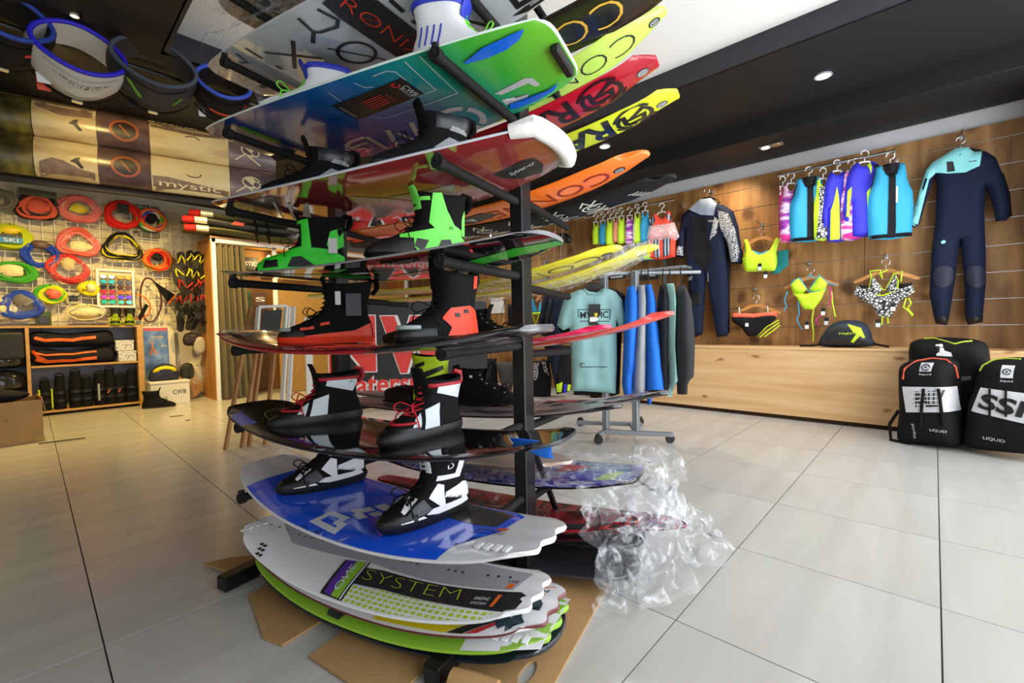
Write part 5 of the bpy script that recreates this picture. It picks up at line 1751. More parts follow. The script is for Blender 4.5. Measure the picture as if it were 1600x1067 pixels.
coil('green rope pack with cream filling at the left edge', 22, 425, 25, [gn], n=6, squash=.6, inner=[(.7, .45, crm, -.15, .05)], seed=11)
coil('dull red rope coil in a clear bag', 107, 421, 26, [C('dull_red', '#c03030')], n=9, inner=[(.4, .5, M('label_beige', '#b8a878', .6), 0, .35)], bag=True, seed=12, thick=.015)
coil('green ring and coral card pack below the blue rope', 79, 461, 17, [gn, lm], n=6, inner=[(.62, .55, M('coral_card', '#e0604e', .5), .25, .1)], seed=13)
coil('blue rope in a wide clear bag at lower left', 34, 477, 24, [bl], n=8, inner=[(.55, .5, gy, 0, .35)], bag=True, seed=14, tri=.08)
coil('yellow handle packs left of the sunglasses', 139, 450, 12, [yl], n=4, inner=[(.6, .7, crm, .2, 0), (.4, .5, yl, -.8, -.1)], seed=15)
coil('cream tangle of line in a clear bag on the shelf top', 136, 488, 25, [yl, wh], n=8, squash=.5, inner=[(.9, .35, crm, 0, 0)], bag=True, seed=16, thick=.006)
coil('grey fuzzy coil at the left edge', 2, 314, 16, [gy], n=8, seed=17)
coil('pale rope pack at the left edge above the shelf', 2, 484, 15, [wh], n=5, seed=18, inner=[(.5, .6, crm, 0, 0)])


def flatpack(label, px0, py0, px1, py1, mat, cat='pack', y=YW-.06, d=.02, lettering=None):
    a = pf.pt(px0, py0); b = pf.pt(px1, py1)
    t = thing('display_pack', label, cat, ((a[0]+b[0])/2, y, (a[1]+b[1])/2))
    w, h = abs(b[0]-a[0]), abs(b[1]-a[1])
    G().box((0, 0, 0), (w, d, h), ch=.004).build('card', mat, t)
    G().box((0, -d/2-.006, -h*.1), (w*.7, .012, h*.5), ch=.004).build('blister', M('blister_dark', '#2a2a26', .3), t)
    G().tube([(0, d, h/2-.01), (0, -d, h/2-.01), (0, -d-.01, h/2+.01)], .004, 6).build('hook', m_blkmetal, t)
    return t


flatpack('small dark pack with green print on the shelf top', 55, 487, 81, 509, M('pack_green', '#3a4a24', .5))
flatpack('grey card pack high beside the coloured coil', 213, 318, 252, 372, M('pack_grey', '#5a584e', .6), y=YW-.025, d=.006)
flatpack('small black pack above the cream tangle', 107, 462, 122, 471, m_blk)
# strap leash
x, z = pf.pt(238, 467)
t = thing('strap_leash', 'black strap leash with orange edging hanging in a long loop', 'leash', (x, YW-.06, z))
k = 5.55/FPX
strap_m = M('strap_maroon', '#4a1f1c', .6)
G().tube([(0+14*k*cos(a)-2*k, -.01*sin(3*a), -2*k+36*k*sin(a)*(1-.2*cos(a))) for a in [2*pi*i/36 for i in range(36)]], .011, 6, closed=True).build('loop', strap_m, t, smooth=True)
G().tube([(-20*k+16*k*cos(a), -.02, -14*k+20*k*sin(a)) for a in [2*pi*i/28 for i in range(28)]], .008, 6, closed=True).build('loop', C('orange', '#e06a2a'), t, smooth=True)
G().prism([(2*k, 30*k), (30*k, 8*k), (20*k, -6*k), (4*k, 24*k)], -.03, -.012).build('handle', m_blkfab, t)
G().prism([(30*k, 8*k), (31.5*k, 6*k), (21.5*k, -8*k), (20*k, -6*k)], -.031, -.011).build('handle_edge', C('orange', '#e06a2a'), t)
G().prism([(-18*k, -38*k), (-6*k, -12*k), (-10*k, -8*k), (-20*k, -30*k)], -.03, -.012).build('handle', m_blkfab, t)

# sunglasses board
a = pf.pt(149, 420); b = pf.pt(211, 481)
w, h = b[0]-a[0], a[1]-b[1]
t = thing('sunglasses_board', 'white framed board holding two columns of sunglasses', 'display', ((a[0]+b[0])/2, YW-.07, (a[1]+b[1])/2))
G().box((0, .01, 0), (w, .014, h)).build('panel', M('board_beige', '#cdbb94', .6), t)
for bx in (((-w/2+.012, -.004, 0), (.025, .03, h)), ((w/2-.012, -.004, 0), (.025, .03, h)), ((0, -.004, h/2-.012), (w-.05, .03, .025)), ((0, -.004, -h/2+.012), (w-.05, .03, .025))):
    G().box(*bx, ch=.003).build('frame_rail', m_wht, t)
sgcol = [('mirrored white', '#c8d0d0', 'mirrored amber', '#e08a1c'), ('mirrored teal', '#2aa8a0', 'grey', '#4a4a48'), ('smoke', '#2a2420', 'brown', '#5a3420'), ('red', '#c8283a', 'orange', '#e06a2a'), ('pink', '#e0389a', 'violet', '#5a3ad0'), ('green', '#22b890', 'aqua', '#58c8a8')]
base = t
for i, row in enumerate(sgcol):
    for j in (0, 1):
        nm, hx = row[2*j], row[2*j+1]
        sx = -w*.22 if j == 0 else w*.22
        sz = h*(.30-.132*i)
        s_ = thing('sunglasses', 'sunglasses with %s lenses, %s column of the white framed board' % (nm, 'left' if j == 0 else 'right'), 'sunglasses', (base.location.x+sx, YW-.105, base.location.z+sz), 0)
        for sg in (-1, 1):
            G().lathe([(.001, .0), (.030, .0), (.034, .004), (.030, .008), (.001, .008)], 14, (sg*.038, 0, 0), R=Matrix.Rotation(pi/2, 3, 'X') @ Matrix.Scale(.72, 3, Vector((0, 1, 0)))).build('lens', M('lens_'+nm, hx, .08, .5), s_)
        g = G().tube([(-.008, -.002, .008), (0, -.004, .012), (.008, -.002, .008)], .004, 6)
        for sg in (-1, 1):
            g.tube([(sg*.07, 0, .01), (sg*.074, .03, .008)], .004, 6)
        g.build('frame', M('shade_frame', '#1c1a18', .3), s_)

# lime boots on the shelf top
for px_, lb in ((181, 'black boot with lime scribbles and sole on the shelf top, left of the pair'), (203, 'black boot with lime scribbles and sole on the shelf top, right of the pair')):
    x, z = PF((0, 7.42, 0), 0).pt(px_, 503)
    b = Boot(lb, (x, 7.40, 1.013), -pi/2-.15, H=.27, mats=M('boot_black_green', '#14160f', .6), scale=1.0, solemat=M('lime_sole', '#a8c41c', .5))
    b.laces(M('lime_lace2', '#c0d828', .6), .07, .17, 6, .005)
    b.side('lime_print', M('lime_lace2', '#c0d828'), [[(.05, .06), (.10, .05), (.09, .07), (.05, .08)], [(-.06, .08), (-.03, .06), (-.02, .13), (-.05, .14)]])

# ------------------------------------------------------------------ wooden shelf unit
m_shelfw = wood_mat('shelf_wood', '#c9a061', '#b98d4e', '#a67a3e', (1, 6, 8), 2, 0)
sh = thing('shelf_unit', 'low wooden shelf unit with two open bays under the wire grid', 'shelf', (0, 7.42, 0))
XL, XR = -.015, .965
G().box((.24, 0, 1.0), (1.50, .36, .024), ch=.002).build('shelf_top', m_shelfw, sh)
G().box((XR-.02, 0, .494), (.055, .36, .988), ch=.002).build('side_panel', m_shelfw, sh)
G().box((XL, 0, .494), (.03, .36, .988), ch=.002).build('side_panel', m_shelfw, sh)
G().box((-.49, 0, .494), (.03, .36, .988), ch=.002).build('side_panel', m_shelfw, sh)
G().box(((XL+XR)/2-.01, 0, .555), (XR-XL-.055, .34, .022), ch=.002).build('shelf_board', m_shelfw, sh)
G().box(((XL+XR)/2-.01, 0, .045), (XR-XL-.055, .34, .022), ch=.002).build('shelf_board', m_shelfw, sh)
G().box((.22, .165, .5), (1.42, .012, .97)).build('back_panel', M('shelf_back_grey', '#8f929a', .6), sh)
ps = PF((0, 7.27, 0), 0)
navyf = M('navy_cloth', '#15161f', .8)
for i, (z0, lb) in enumerate(((.568, 'folded black wetsuit with orange bands, lower of the two on the shelf'), (.765, 'folded black wetsuit with wavy orange bands, upper of the two on the shelf'))):
    t = thing('folded_wetsuit', lb, 'wetsuit', (.34, 7.36, z0))
    o, f = pillow('body', t, navyf, smooth_poly([(-.31, .02), (-.34, .15), (-.25, .19), (-.05, .155), (.15, .175), (.33, .185), (.37, .09), (.33, .005), (0, .0)], 3), .11, .07, cell=.03, fold=.012, seed=20+i)
    om = M('orange_neoprene', '#f0641e', .6)
    P = []
    for q in range(2 if i == 0 else 1):
        zz = .04+.075*q if i == 0 else .085
        P += [(pp, 0) for pp in ribbon([(-.30, zz+.03), (-.22, zz), (-.10, zz+.004), (0, zz-.006 if i else zz), (.08, zz+.012), (.20, zz+.022)], .034 if q == 0 else .018)]+[(pp, 0) for pp in (ribbon([(-.32, .17), (-.28, .10), (-.20, .04)], .03) if i == 0 else [])]
    decal('orange_band', t, om, lambda x, z, f=f: f(x, z, .004), P, step=.03)
for z0, lb in ((.568, 'white shoe box with grey scrawl, lower of two on the shelf'), (.70, 'white shoe box with grey scrawl, upper of two on the shelf')):
    t = thing('shoe_box', lb, 'box', (.82 if z0 < .6 else .80, 7.37, z0))
    scr = ramp_mat('grey_scrawl', (1, 1, 1), [(.40, '#8d9098'), (.47, '#c8cacd')], rough=.6, scale=38, detail=3)
    G().box((0, 0, .055), (.17, .22, .11), ch=.003).build('body', scr, t)
    G().box((0, 0, .115), (.176, .226, .025), ch=.003).build('lid', scr, t)
# bindings upright in the lower bay
xs_ = [.10, .22, .35, .44, .56, .65, .735, .85]
for i, x in enumerate(xs_):
    lb = ['black binding with lime sides standing in the lower bay', 'slim black binding second from the left in the lower bay', None, None, None, None, None, 'tall black binding in the shadowed right end of the lower bay'][i] or 'black open binding upright on the lower shelf, %s from the left' % ('third', 'fourth', 'fifth', 'sixth', 'seventh')[i-2]
    t = thing('upright_binding', lb, 'binding', (x, 7.33, .057), .1*(-1)**i, 'bindings upright in the lower bay')
    w = .052 if i < 2 else .06
    hgt = .34+.04*(i % 3)
    rings = []
    for kx in range(9):
        z = hgt*kx/8
        rr_ = w*(1-.25*(kx/8)**2)*(1 if kx else .9)
        rings.append([Vector((rr_*cos(a), .055*sin(a)*(1-.3*kx/8), z)) for a in [2*pi*j/16 for j in range(16)]])
    G().loft(rings).build('shell', m_blkfab, t, smooth=60)
    G().tube([(w*.65*cos(a), -.01, hgt+.03*sin(a)) for a in [pi*j/10 for j in range(11)]], .008, 6).build('pull_loop', m_rubber, t, smooth=True)
    for zz in (.10, .19):
        G().loft([[Vector((w*1.06*cos(a), -.058*abs(sin(a))-.002, z)) for a in [pi+pi*j/10 for j in range(11)]] for z in (zz-.018, zz+.018)], closed=False, caps=False).build('strap', m_rubber, t, smooth=True)
    if i == 0:
        for sg in (-1, 1):
            G().box((sg*.05, -.02, .13), (.014, .06, .22), ch=.005).build('lime_side', M('lime_lace2', '#c0d828'), t)
    elif i == 4:
        G().box((-.02, -.06, .16), (.02, .004, .20), ch=.001).build('white_lettering_strip', M('grey_tag2', '#8f9298', .5), t)
    elif i in (5, 6):
        G().box((-.01, -.061, .16), (.02, .006, .05), R=Matrix.Rotation(.5, 3, 'Y'), ch=.002).build('rust_tab', M('rust_tab', '#8a4a34', .5), t)
# shiny black bagged goods in the left bay
shiny = M('shiny_black_bag', '#1a1a1b', .12, coat=.6, bump=.9, bscale=28)
for z0, lb in ((.06, 'shiny black bagged bundle at the bottom of the left bay'), (.30, 'shiny black bagged bundle in the middle of the left bay'), (.55, 'shiny black bagged bundle at the top of the left bay')):
    t = thing('bagged_bundle', lb, 'bag', (-.24, 7.36, z0))
    pillow('bag', t, shiny, smooth_poly([(-.22, .0), (-.23, .12), (-.15, .225), (.10, .23), (.205, .15), (.20, .02), (0, 0)], 3), .11, .08, cell=.03, fold=.02, seed=int(z0*100))
tag(G().box((-.24, 7.30, .80), (.4, .2, .3), ch=.03).build('dark_crate', M('dark_crate', '#191918', .6)), 'dark box pushed into the top of the left bay', 'box')

# ------------------------------------------------------------------ carton with cloth on the floor, left
t = thing('open_carton', 'open brown carton filled with bright cloths at the left edge', 'carton', (-.26, 5.74, 0), radians(4))
W_, D_, H_ = .60, .42, .36
for c, d in (((0, -D_/2, H_/2), (W_, .006, H_)), ((0, D_/2, H_/2), (W_, .006, H_)), ((-W_/2, 0, H_/2), (.006, D_, H_)), ((W_/2, 0, H_/2), (.006, D_, H_))):
    G().box(c, d).build('side', m_card, t)
G().box((0, 0, .006), (W_-.01, D_-.01, .006)).build('bottom', m_card, t)
G().box((W_/2+.012, 0, H_-.05), (.006, D_-.01, .13), R=Matrix.Rotation(-.14, 3, 'Y')).build('flap', m_card, t)
decal('lettering', t, M('carton_ink', '#5a442e', .8), flat(-D_/2-.0045), [], [('BOARD BAGS   QTY 12', (-.22, .20), (.32, 0), (0, .028), 0), ('N.W.', (-.22, .13), (.06, 0), (0, .025), 0), ('C/No', (-.22, .07), (.06, 0), (0, .025), 0)], step=0)
G().box((.28, -D_/2-.004, .02), (.06, .002, .04)).build('tape', M('packing_tape', '#a88a3a', .3), t)
for dx, dz, m, lb in ((-.10, .40, M('cloth_green', '#54b03a', .8), 'green cloth heaped in the brown carton'), (.05, .375, M('cloth_black', '#161618', .85), 'black cloth folded in the brown carton'), (-.14, .345, M('cloth_blue', '#7fb4d8', .8), 'pale blue cloth at the front of the brown carton')):
    q = thing('folded_cloth', lb, 'cloth', Vector((-.26, 5.74, 0))+Vector((dx, .0, dz)), radians(4))
    pillow('cloth', q, m, smooth_poly([(-.18, 0), (-.16, .05), (0, .085), (.12, .06), (.20, .02), (.1, -.03), (-.1, -.03)], 3), .15, .07, cell=.03, fold=.012, seed=int(100*dz))
a = on(2, .012, 60, 693); b = on(2, .012, 133, 684)
tag(G().tube([a, b], .006, 6).build('thin_rod', M('dark_rod', '#3a2a20', .5)), 'thin dark rod lying on the tiles by the brown carton', 'rod')
for (x0, y0), (x1, y1) in (((265, 651), (286, 649)), ((290, 657), (297, 656))):
    a = on(2, .004, x0, y0); b = on(2, .004, x1, y1)
    tag(G().tube([a, b], .006, 6).build('litter', M('dark_rod', '#3a2a20')), 'scrap of dark litter on the tiles, %s piece' % ('longer' if x0 == 265 else 'shorter'), 'litter')

# ------------------------------------------------------------------ poster, white box, boot, disc between shelf and booth
pp_ = PF((0, 7.52, 0), 0)
q = pp_.L([(224, 515), (264, 512), (272, 600), (228, 600)])
t = thing('poster_panel', 'blue watersports poster on a pale board leaning by the shelf', 'poster', (1.18, 7.50, .02))
t.rotation_euler = (radians(-4), 0, 0)
G().box((0, 0, .49), (.34, .015, .98), ch=.002).build('board', M('poster_board', '#cdc6ae', .6), t)
G().box((-.03, -.009, .55), (.26, .003, .82)).build('print', ramp_mat('blue_poster', (3, 1, 3), [(.3, '#1f2f5a'), (.5, '#4a6ea8'), (.7, '#8fa8c8')], rough=.3, scale=2), t)
decal('lettering', t, [M('poster_red', '#c84a4a', .5), M('poster_gold', '#d8b44a', .5)], flat(-.0115), [([(-.15, .92), (.09, .92), (.09, .955), (-.15, .955)], 0)], [('WATERSKI', (-.08, .82), (.13, 0), (0, .03), 1), ('SHOW', (0.02, .70), (.06, 0), (0, .03), 1)], step=0)
decal('figure', t, M('poster_skin', '#b87a4a', .5), flat(-.0118), [([(-.11, .60), (-.08, .72), (-.09, .78), (-.07, .79), (-.06, .70), (-.02, .62), (-.04, .6), (-.07, .66), (-.09, .59)], 0)], step=0)
c = on(1, 7.16, 248, 628)
t = thing('white_box', 'white lidded carton with black lettering below the poster', 'box', (1.20, 7.18, 0))
G().box((0, 0, .135), (.40, .26, .27), ch=.004).build('body', M('box_white', '#d9d5c8', .5), t)
G().box((0, 0, .285), (.415, .275, .03), ch=.004).build('lid', M('box_white', '#d9d5c8'), t)
decal('lettering', t, m_blk, flat(-.1335), [], [('CWB', (.02, .13), (.14, 0), (0, .055), 0)], step=0)
t = thing('bagged_goods', 'yellow and dark goods bagged on top of the white box', 'bag', (1.16, 7.2, .302))
pillow('dark_goods', t, M('blue_dark_cloth', '#1c2440', .6), smooth_poly([(-.14, 0), (-.13, .14), (0, .22), (.13, .16), (.15, 0)], 3), .08, cell=.03, fold=.012)
pillow('yellow_goods', t, M('rope_yellow', '#d8c820'), smooth_poly([(-.11, .10), (0, .13), (.12, .10), (.11, .16), (0, .19), (-.1, .15)], 3), .05, cell=.03, ybase=-.05)
b = Boot('plain black lace boot standing on the tiles by the white box', (.99, 6.93, 0.0), -.25, H=.25, mats=m_blkfab, scale=1.05)
b.laces(lace_k, .1, .22, 5); b.tongue(m_blkfab)
t = thing('round_board', 'round tan wooden disc leaning behind the white box', 'disc', (1.46, 7.45, .17), (radians(-12), 0, 0))
G().lathe([(.001, -.01), (.16, -.01), (.165, 0), (.16, .01), (.001, .01)], 28, R=Matrix.Rotation(pi/2, 3, 'X')).build('disc', M('tan_wood', '#b08038', .5), t)

# ------------------------------------------------------------------ changing booth
booth = thing('changing_booth', 'timber changing booth with white front frame', 'booth', (1.66, 6.93, 0))
m_board = wood_mat('booth_ply', '#c9924e', '#b87f3e', '#9c6830', (6, 6, .8), 2, 0)
G().box((.012, .33, 1.07), (.02, .64, 2.14)).build('side_panel', m_board, booth)
G().box((.035, -.005, 1.07), (.05, .03, 2.14), ch=.003).build('front_post', m_wht, booth)
G().box((1.50, -.005, 2.115), (3.0, .03, .06), ch=.003).build('front_beam', m_wht, booth)
G().box((.78, -.005, 1.60), (.06, .03, 1.0), ch=.003).build('front_post', m_wht, booth)
G().box((2.98, -.005, 1.07), (.05, .03, 2.14), ch=.003).build('front_post', m_wht, booth)
G().box((1.50, .63, 1.07), (2.96, .02, 2.12)).build('rear_panel', M('booth_tan', '#8f6a3c', .6, var=.1, vscale=4), booth)
G().box((1.88, .0, .80), (2.14, .02, 1.58)).build('pin_panel', M('cork_tan', '#a8854f', .7, var=.12, vscale=20), booth)
G().box((2.995, .33, 1.07), (.02, .64, 2.14)).build('side_panel', m_board, booth)
G().box((1.5, .3, 2.155), (3.02, .68, .02)).build('roof_board', m_board, booth)
t = thing('curtain', 'olive grey curtain drawn to the left of the booth opening', 'curtain', (1.66, 6.93, 0))
g = G()
N = 72
rings = []
for zz in (.02, .5, 1.0, 1.5, 2.06):
    rings.append([Vector((.06+(.33+.07*(1-zz/2.06))*i/N, -.045+.035*sin(2*pi*i/N*5+.4*sin(zz))+.008*sin(13*i/N+zz*2), zz)) for i in range(N+1)])
g.loft(rings, closed=False, caps=False)
g.loft([[p+Vector((0, .006, 0)) for p in r_] for r_ in rings], closed=False, caps=False)
g.build('cloth', M('curtain_olive', '#6c6450', .85, bump=.2, bscale=300), t, smooth=True)
G().tube([(.05, -.045, 2.075), (.80, -.045, 2.075)], .010, 8).build('curtain_rod', m_steel, t)
pb = PF((0, 7.53, 0), 0)
def wallbox(label, name, cat, px0, py0, px1, py1, mat, Y=7.535, d=.02, frame=None, letters=None, fl=1):
    f_ = PF((0, Y, 0), 0)
    a = f_.pt(px0, py0); b_ = f_.pt(px1, py1)
    t = thing(name, label, cat, ((a[0]+b_[0])/2, Y, (a[1]+b_[1])/2))
    w, h = abs(b_[0]-a[0]), abs(b_[1]-a[1])
    G().box((0, 0, 0), (w, d, h), ch=.003).build('panel', mat, t)
    if frame:
        for c_, dd in (((-w/2, -.006, 0), (.03, d+.015, h+.03)), ((w/2, -.006, 0), (.03, d+.015, h+.03)), ((0, -.006, h/2), (w-.03, d+.015, .03)), ((0, -.006, -h/2), (w-.03, d+.015, .03))):
            G().box(c_, dd, ch=.004).build('frame_rail', frame, t)
    if letters:
        decal('lettering', t, letters[1], flat(-d/2-.002), [], [(letters[0], (-w*.42, -h*.16), (w*.84, 0), (0, h*.32), 0)], step=0)
    return t
wallbox('black sign with white letters inside the booth', 'sign_board', 'sign', 366, 400, 404, 423, m_blk, letters=('MYSTIC', m_wht))
wallbox('small yellow framed print in the booth below the bulb', 'framed_print', 'picture', 409, 419, 428, 433, M('ochre_print', '#8a6a14', .5), frame=M('dark_frame', '#3a2a14', .5))
wallbox('green landscape print beside the curtain edge', 'landscape_print', 'picture', 382, 455, 394, 505, ramp_mat('green_landscape', (2, 1, 5), [(.3, '#1f3a2a'), (.5, '#3a6a3a'), (.7, '#7aa0a8')], rough=.4, scale=2), d=.012)
wallbox('black framed dark panel on the booth front', 'framed_picture', 'picture', 443, 396, 500, 440, M('dark_panel', '#2a2a26', .4), Y=6.905, frame=m_blk)
wallbox('dark brown leaflet with a white figure pinned up beside the easels', 'leaflet', 'leaflet', 397, 457, 416, 478, M('brown_leaflet', '#4a2c20', .5), Y=6.90, d=.008, letters=('S', m_paper))
bl_ = thing('bulb', 'small glowing bulb inside the booth', 'light', on(1, 7.35, 420, 402))
G().lathe([(.002, -.03), (.022, -.018), (.028, 0), (.02, .02), (.010, .032)], 14).build('glass', M('lamp_bulb', '#ffe0a0', emit=9), bl_)
G().lathe([(.011, .03), (.011, .06)], 10).build('socket', m_blk, bl_)
pl = bpy.data.lights.new('bulb_light', 'POINT'); pl.energy = 9; pl.color = WARM; pl.shadow_soft_size = .03
plo = bpy.data.objects.new('bulb_light', pl); COL.objects.link(plo); plo.location = on(1, 7.25, 420, 404)

# goods stored on the booth roof
for i, (x0, x1, z0, m, ye, lb) in enumerate(((1.42, 2.85, 2.175, M('bag_olive', '#5c5a3a', .8), 7.02, 'olive board bag with red end on the booth roof, lowest'),
                                          (1.40, 2.75, 2.275, M('bag_slate', '#54585a', .8), 7.00, 'slate grey board bag with red end on the booth roof, middle'),
                                          (1.48, 2.65, 2.375, M('bag_moss', '#6a6844', .8), 7.05, 'moss green board bag with red end on the booth roof, topmost'))):
    t = thing('board_bag', lb, 'board bag', (0, ye, z0), 0)
    rings = []
    for k in range(13):
        u = k/12; x = x0+(x1-x0)*u
        rr_ = .05*(1-.5*abs(2*u-1)**4)
        rings.append([Vector((x, .26*(1-.25*(2*u-1)**4)*cos(a), .05+rr_*sin(a)+.012*sin(7*u+i))) for a in [2*pi*j/16 for j in range(16)]])
    G().loft(rings).build('cover', m, t, smooth=60)
    G().tube([(x0-.03, -.14, .05), (x0+.07, -.2, .05)], .045, 10).build('red_end', M('bag_red', '#a81a1e', .5), t, smooth=50)
    G().tube([(x0+.07, -.2, .05), (x0+.20, -.22, .05)], .044, 10).build('silver_band', M('bag_silver', '#b8b4a8', .35, .4), t, smooth=50)
    g = G()
    for xx in (2.15, 2.3):
        g.tube([(xx, -.26, .08), (xx+.02, -.275, .0), (xx+.03, -.26, -.06)], .012, 6)
    g.build('strap', m_blkfab, t)
    if i == 1:
        decal('lettering', t, M('coral_print', '#d85a48', .5), lambda x, z: Vector((x, -.262, z)), [([(1.86, .035), (2.0, .035), (2.02, .075), (1.9, .085)], 0)], step=0)
t = thing('wrapped_bundle', 'red strapped bundle in clear film on the booth roof', 'bundle', (2.95, 7.0, 2.17))
pillow('red_goods', t, M('bag_red', '#a81a1e'), smooth_poly([(-.28, 0), (-.30, .08), (0, .12), (.30, .09), (.32, 0)], 3), .2, .07, cell=.04, fold=.02)
pillow('film', t, film_mat('clear_film'), smooth_poly([(-.36, 0), (-.30, .18), (0, .24), (.26, .19), (.34, .02)], 3), .22, .1, cell=.04, fold=.03)
# large red bag with white edged black letters (seen between the tiers)
f_ = PF((3.4, 6.9, 0), face_cam((3.4, 6.9)))
o0 = Vector((3.4, 6.9, 0))
t = thing('printed_board_bag', 'big red board bag with white edged dark letters on the booth roof', 'board bag', o0, f_.ang)
ol = f_.L([(545, 350), (570, 333), (640, 322), (690, 332), (712, 352), (700, 372), (640, 384), (560, 385)])
o_, ff = pillow('cover', t, M('bag_bright_red', '#d8382e', .35, coat=.4), smooth_poly(ol, 3), .16, .12, cell=.06, fold=.015)
A_ = f_.L([(568, 358), (586, 331), (602, 357), (594, 358), (586, 342), (576, 360)])
decal('dark_letter', t, m_blk, lambda x, z: ff(x, z, .006), [(f_.L([(577, 357), (586, 334), (597, 356)]), 0), (f_.L([(618, 334), (628, 338), (636, 352), (628, 350)]), 0)], step=.06)
decal('white_outline', t, m_wht, lambda x, z: ff(x, z, .004), [(f_.L([(573, 359), (586, 329), (602, 357)]), 0), (f_.L([(614, 331), (630, 336), (639, 355), (626, 353)]), 0)], step=.06)

# footwear hanging on the booth side
sd_k, sd_y, sd_r = M('sandal_black', '#17150f', .6), M('sandal_yellow', '#d8d020', .6), M('sandal_red', '#b8281c', .6)
fs = PF((0, 7.30, 0), 0)
rnd = random.Random(11)
for gi, (py0, py1, nn, strap, word) in enumerate(((398, 440, 8, sd_y, 'yellow'), (438, 480, 8, sd_r, 'red'), (476, 512, 8, sd_k, 'black'))):
    for i in range(nn):
        px = 283+36*(i % 4)/3+rnd.uniform(-2, 2); py = py0+10+(py1-py0-18)*(i//4)/1.0+rnd.uniform(-3, 3)
        x, z = fs.pt(px, py)
        t = thing('flip_flop', 'black flip flop with %s strap, %s row of the %s cluster, %s' % (word, ('upper', 'lower')[i//4], ('top', 'middle', 'bottom')[gi], ('leftmost', 'second', 'third', 'rightmost')[i % 4]), 'flip flop',
                  (x, 7.30-.03*(i % 3)+.04*(i//4), z), (rnd.uniform(-.25, .25), rnd.uniform(-.5, .5), rnd.uniform(-.6, .6)), '%s strapped flip flops on the booth side' % word)
        sole = smooth_poly([(0, .13), (.045, .09), (.04, 0), (.035, -.10), (0, -.13), (-.035, -.10), (-.04, 0), (-.045, .09)], 2)
        G().prism(sole, -.009, .009).build('sole', sd_k, t)
        G().tube([(-.035, -.012, -.02), (-.02, -.05, .04), (0, -.012, .085), (.02, -.05, .04), (.035, -.012, -.02)], .009, 6).build('strap', strap, t, smooth=True)
for i, (px, py, w, h, m, lb) in enumerate(((300, 530, .10, .16, M('pouch_dark', '#2a1814', .6), 'dark pouch with red edge hanging low on the booth side'), (312, 540, .07, .22, M('pouch_pale', '#a8a090', .6), 'pale grey pouch hanging low on the booth side'),
                                           (292, 580, .08, .20, M('pouch_black', '#1c1a16', .6), 'dark glove pack hanging beside the poster'), (308, 585, .09, .24, polybag, 'clear bag of small parts hanging near the booth foot'))):
    x, z = fs.pt(px, py)
    t = thing('hanging_pouch', lb, 'pouch', (x, 7.32-.02*i, z))
    pillow('pouch', t, m, smooth_poly([(-w*.6, h/2), (w*.6, h/2), (w, 0), (w*.7, -h/2), (-w*.7, -h/2), (-w, 0)], 3), .03, cell=.03, fold=.006, seed=i)
    G().tube([(0, .05, h/2+.01), (0, 0, h/2), (0, -.01, h/2+.02)], .004, 6).build('hook', m_blkmetal, t)

# ------------------------------------------------------------------ A-frame easels
m_leg = wood_mat('easel_wood', '#b98a55', '#a8774a', '#8a5c34', (8, 8, 1), 2, 0)
m_wleg = M('white_painted_wood', '#d9d6cc', .5)
chalk = M('chalkboard', '#26251f', .6)
def bar3(g, a, b, w, d):
    a = Vector(a); b = Vector(b)
    dv = (b-a)
    R = dv.to_track_quat('Z', 'Y').to_matrix()
    return g.box((a+b)/2, (w, d, dv.length), R=R, ch=.003)


def easel(label, p, legs, m, board, yaw, dep):
    t = thing('easel', label, 'easel', (p[0], p[1], 0), yaw)
    f_ = PF((p[0], p[1], 0), yaw)
    for (bx, by), (tx, ty) in legs:
        x0, z0 = f_.pt(bx, by); x1, z1 = f_.pt(tx, ty)
        g = G(); bar3(g, (x0, -.02, .0), (x1, .12, z1), .034, .022); g.build('leg', m, t)
    (bx, by), (tx, ty) = legs[-1]
    x0, z0 = f_.pt(bx, by); x1, z1 = f_.pt(tx, ty)
    g = G(); bar3(g, (x0+.02, dep, .0), (x1, .15, z1-.02), .030, .02); g.build('leg', m, t)
    if board:
        q = f_.L(board)
        n = G()
        def at(x, z): return Vector((x, -.13+.09*z, z))
        inner = [(q[0][0]+.03, q[0][1]-.03), (q[1][0]-.03, q[1][1]-.03), (q[2][0]-.03, q[2][1]+.03), (q[3][0]+.03, q[3][1]+.03)]
        G().prism(inner, -.004, .006, fn=lambda v: at(v.x, v.z)+Vector((0, v.y, 0))).build('chalkboard', chalk, t)
        for i in range(4):
            a, b = q[i], q[(i+1) % 4]
            g = G(); bar3(g, at(*a), at(*b), .035, .022); g.build('frame_rail', m_wleg, t)
    return t


ya = face_cam((1.15, 3.95))
easel('wooden easel frontmost, with a white framed chalkboard', (1.16, 3.95), [((352, 692), (392, 478)), ((378, 702), (412, 478))], m_leg, [(404, 480), (447, 478), (441, 545), (399, 545)], ya, .42)
easel('wooden easel standing second from the left', (1.25, 3.93), [((389, 704), (418, 478)), ((414, 700), (437, 478))], m_leg, None, ya, .36)
easel('white painted easel rightmost beside the black sign', (1.38, 3.95), [((437, 700), (453, 478)), ((448, 700), (461, 478))], m_wleg, None, ya, .3)
tag(G().box(tuple(on(1, 4.45, 484, 600)), (.07, .02, 1.30), ch=.003).build('white_post', m_wleg), 'flat white painted board upright between easels and black sign', 'board').location.z += 0
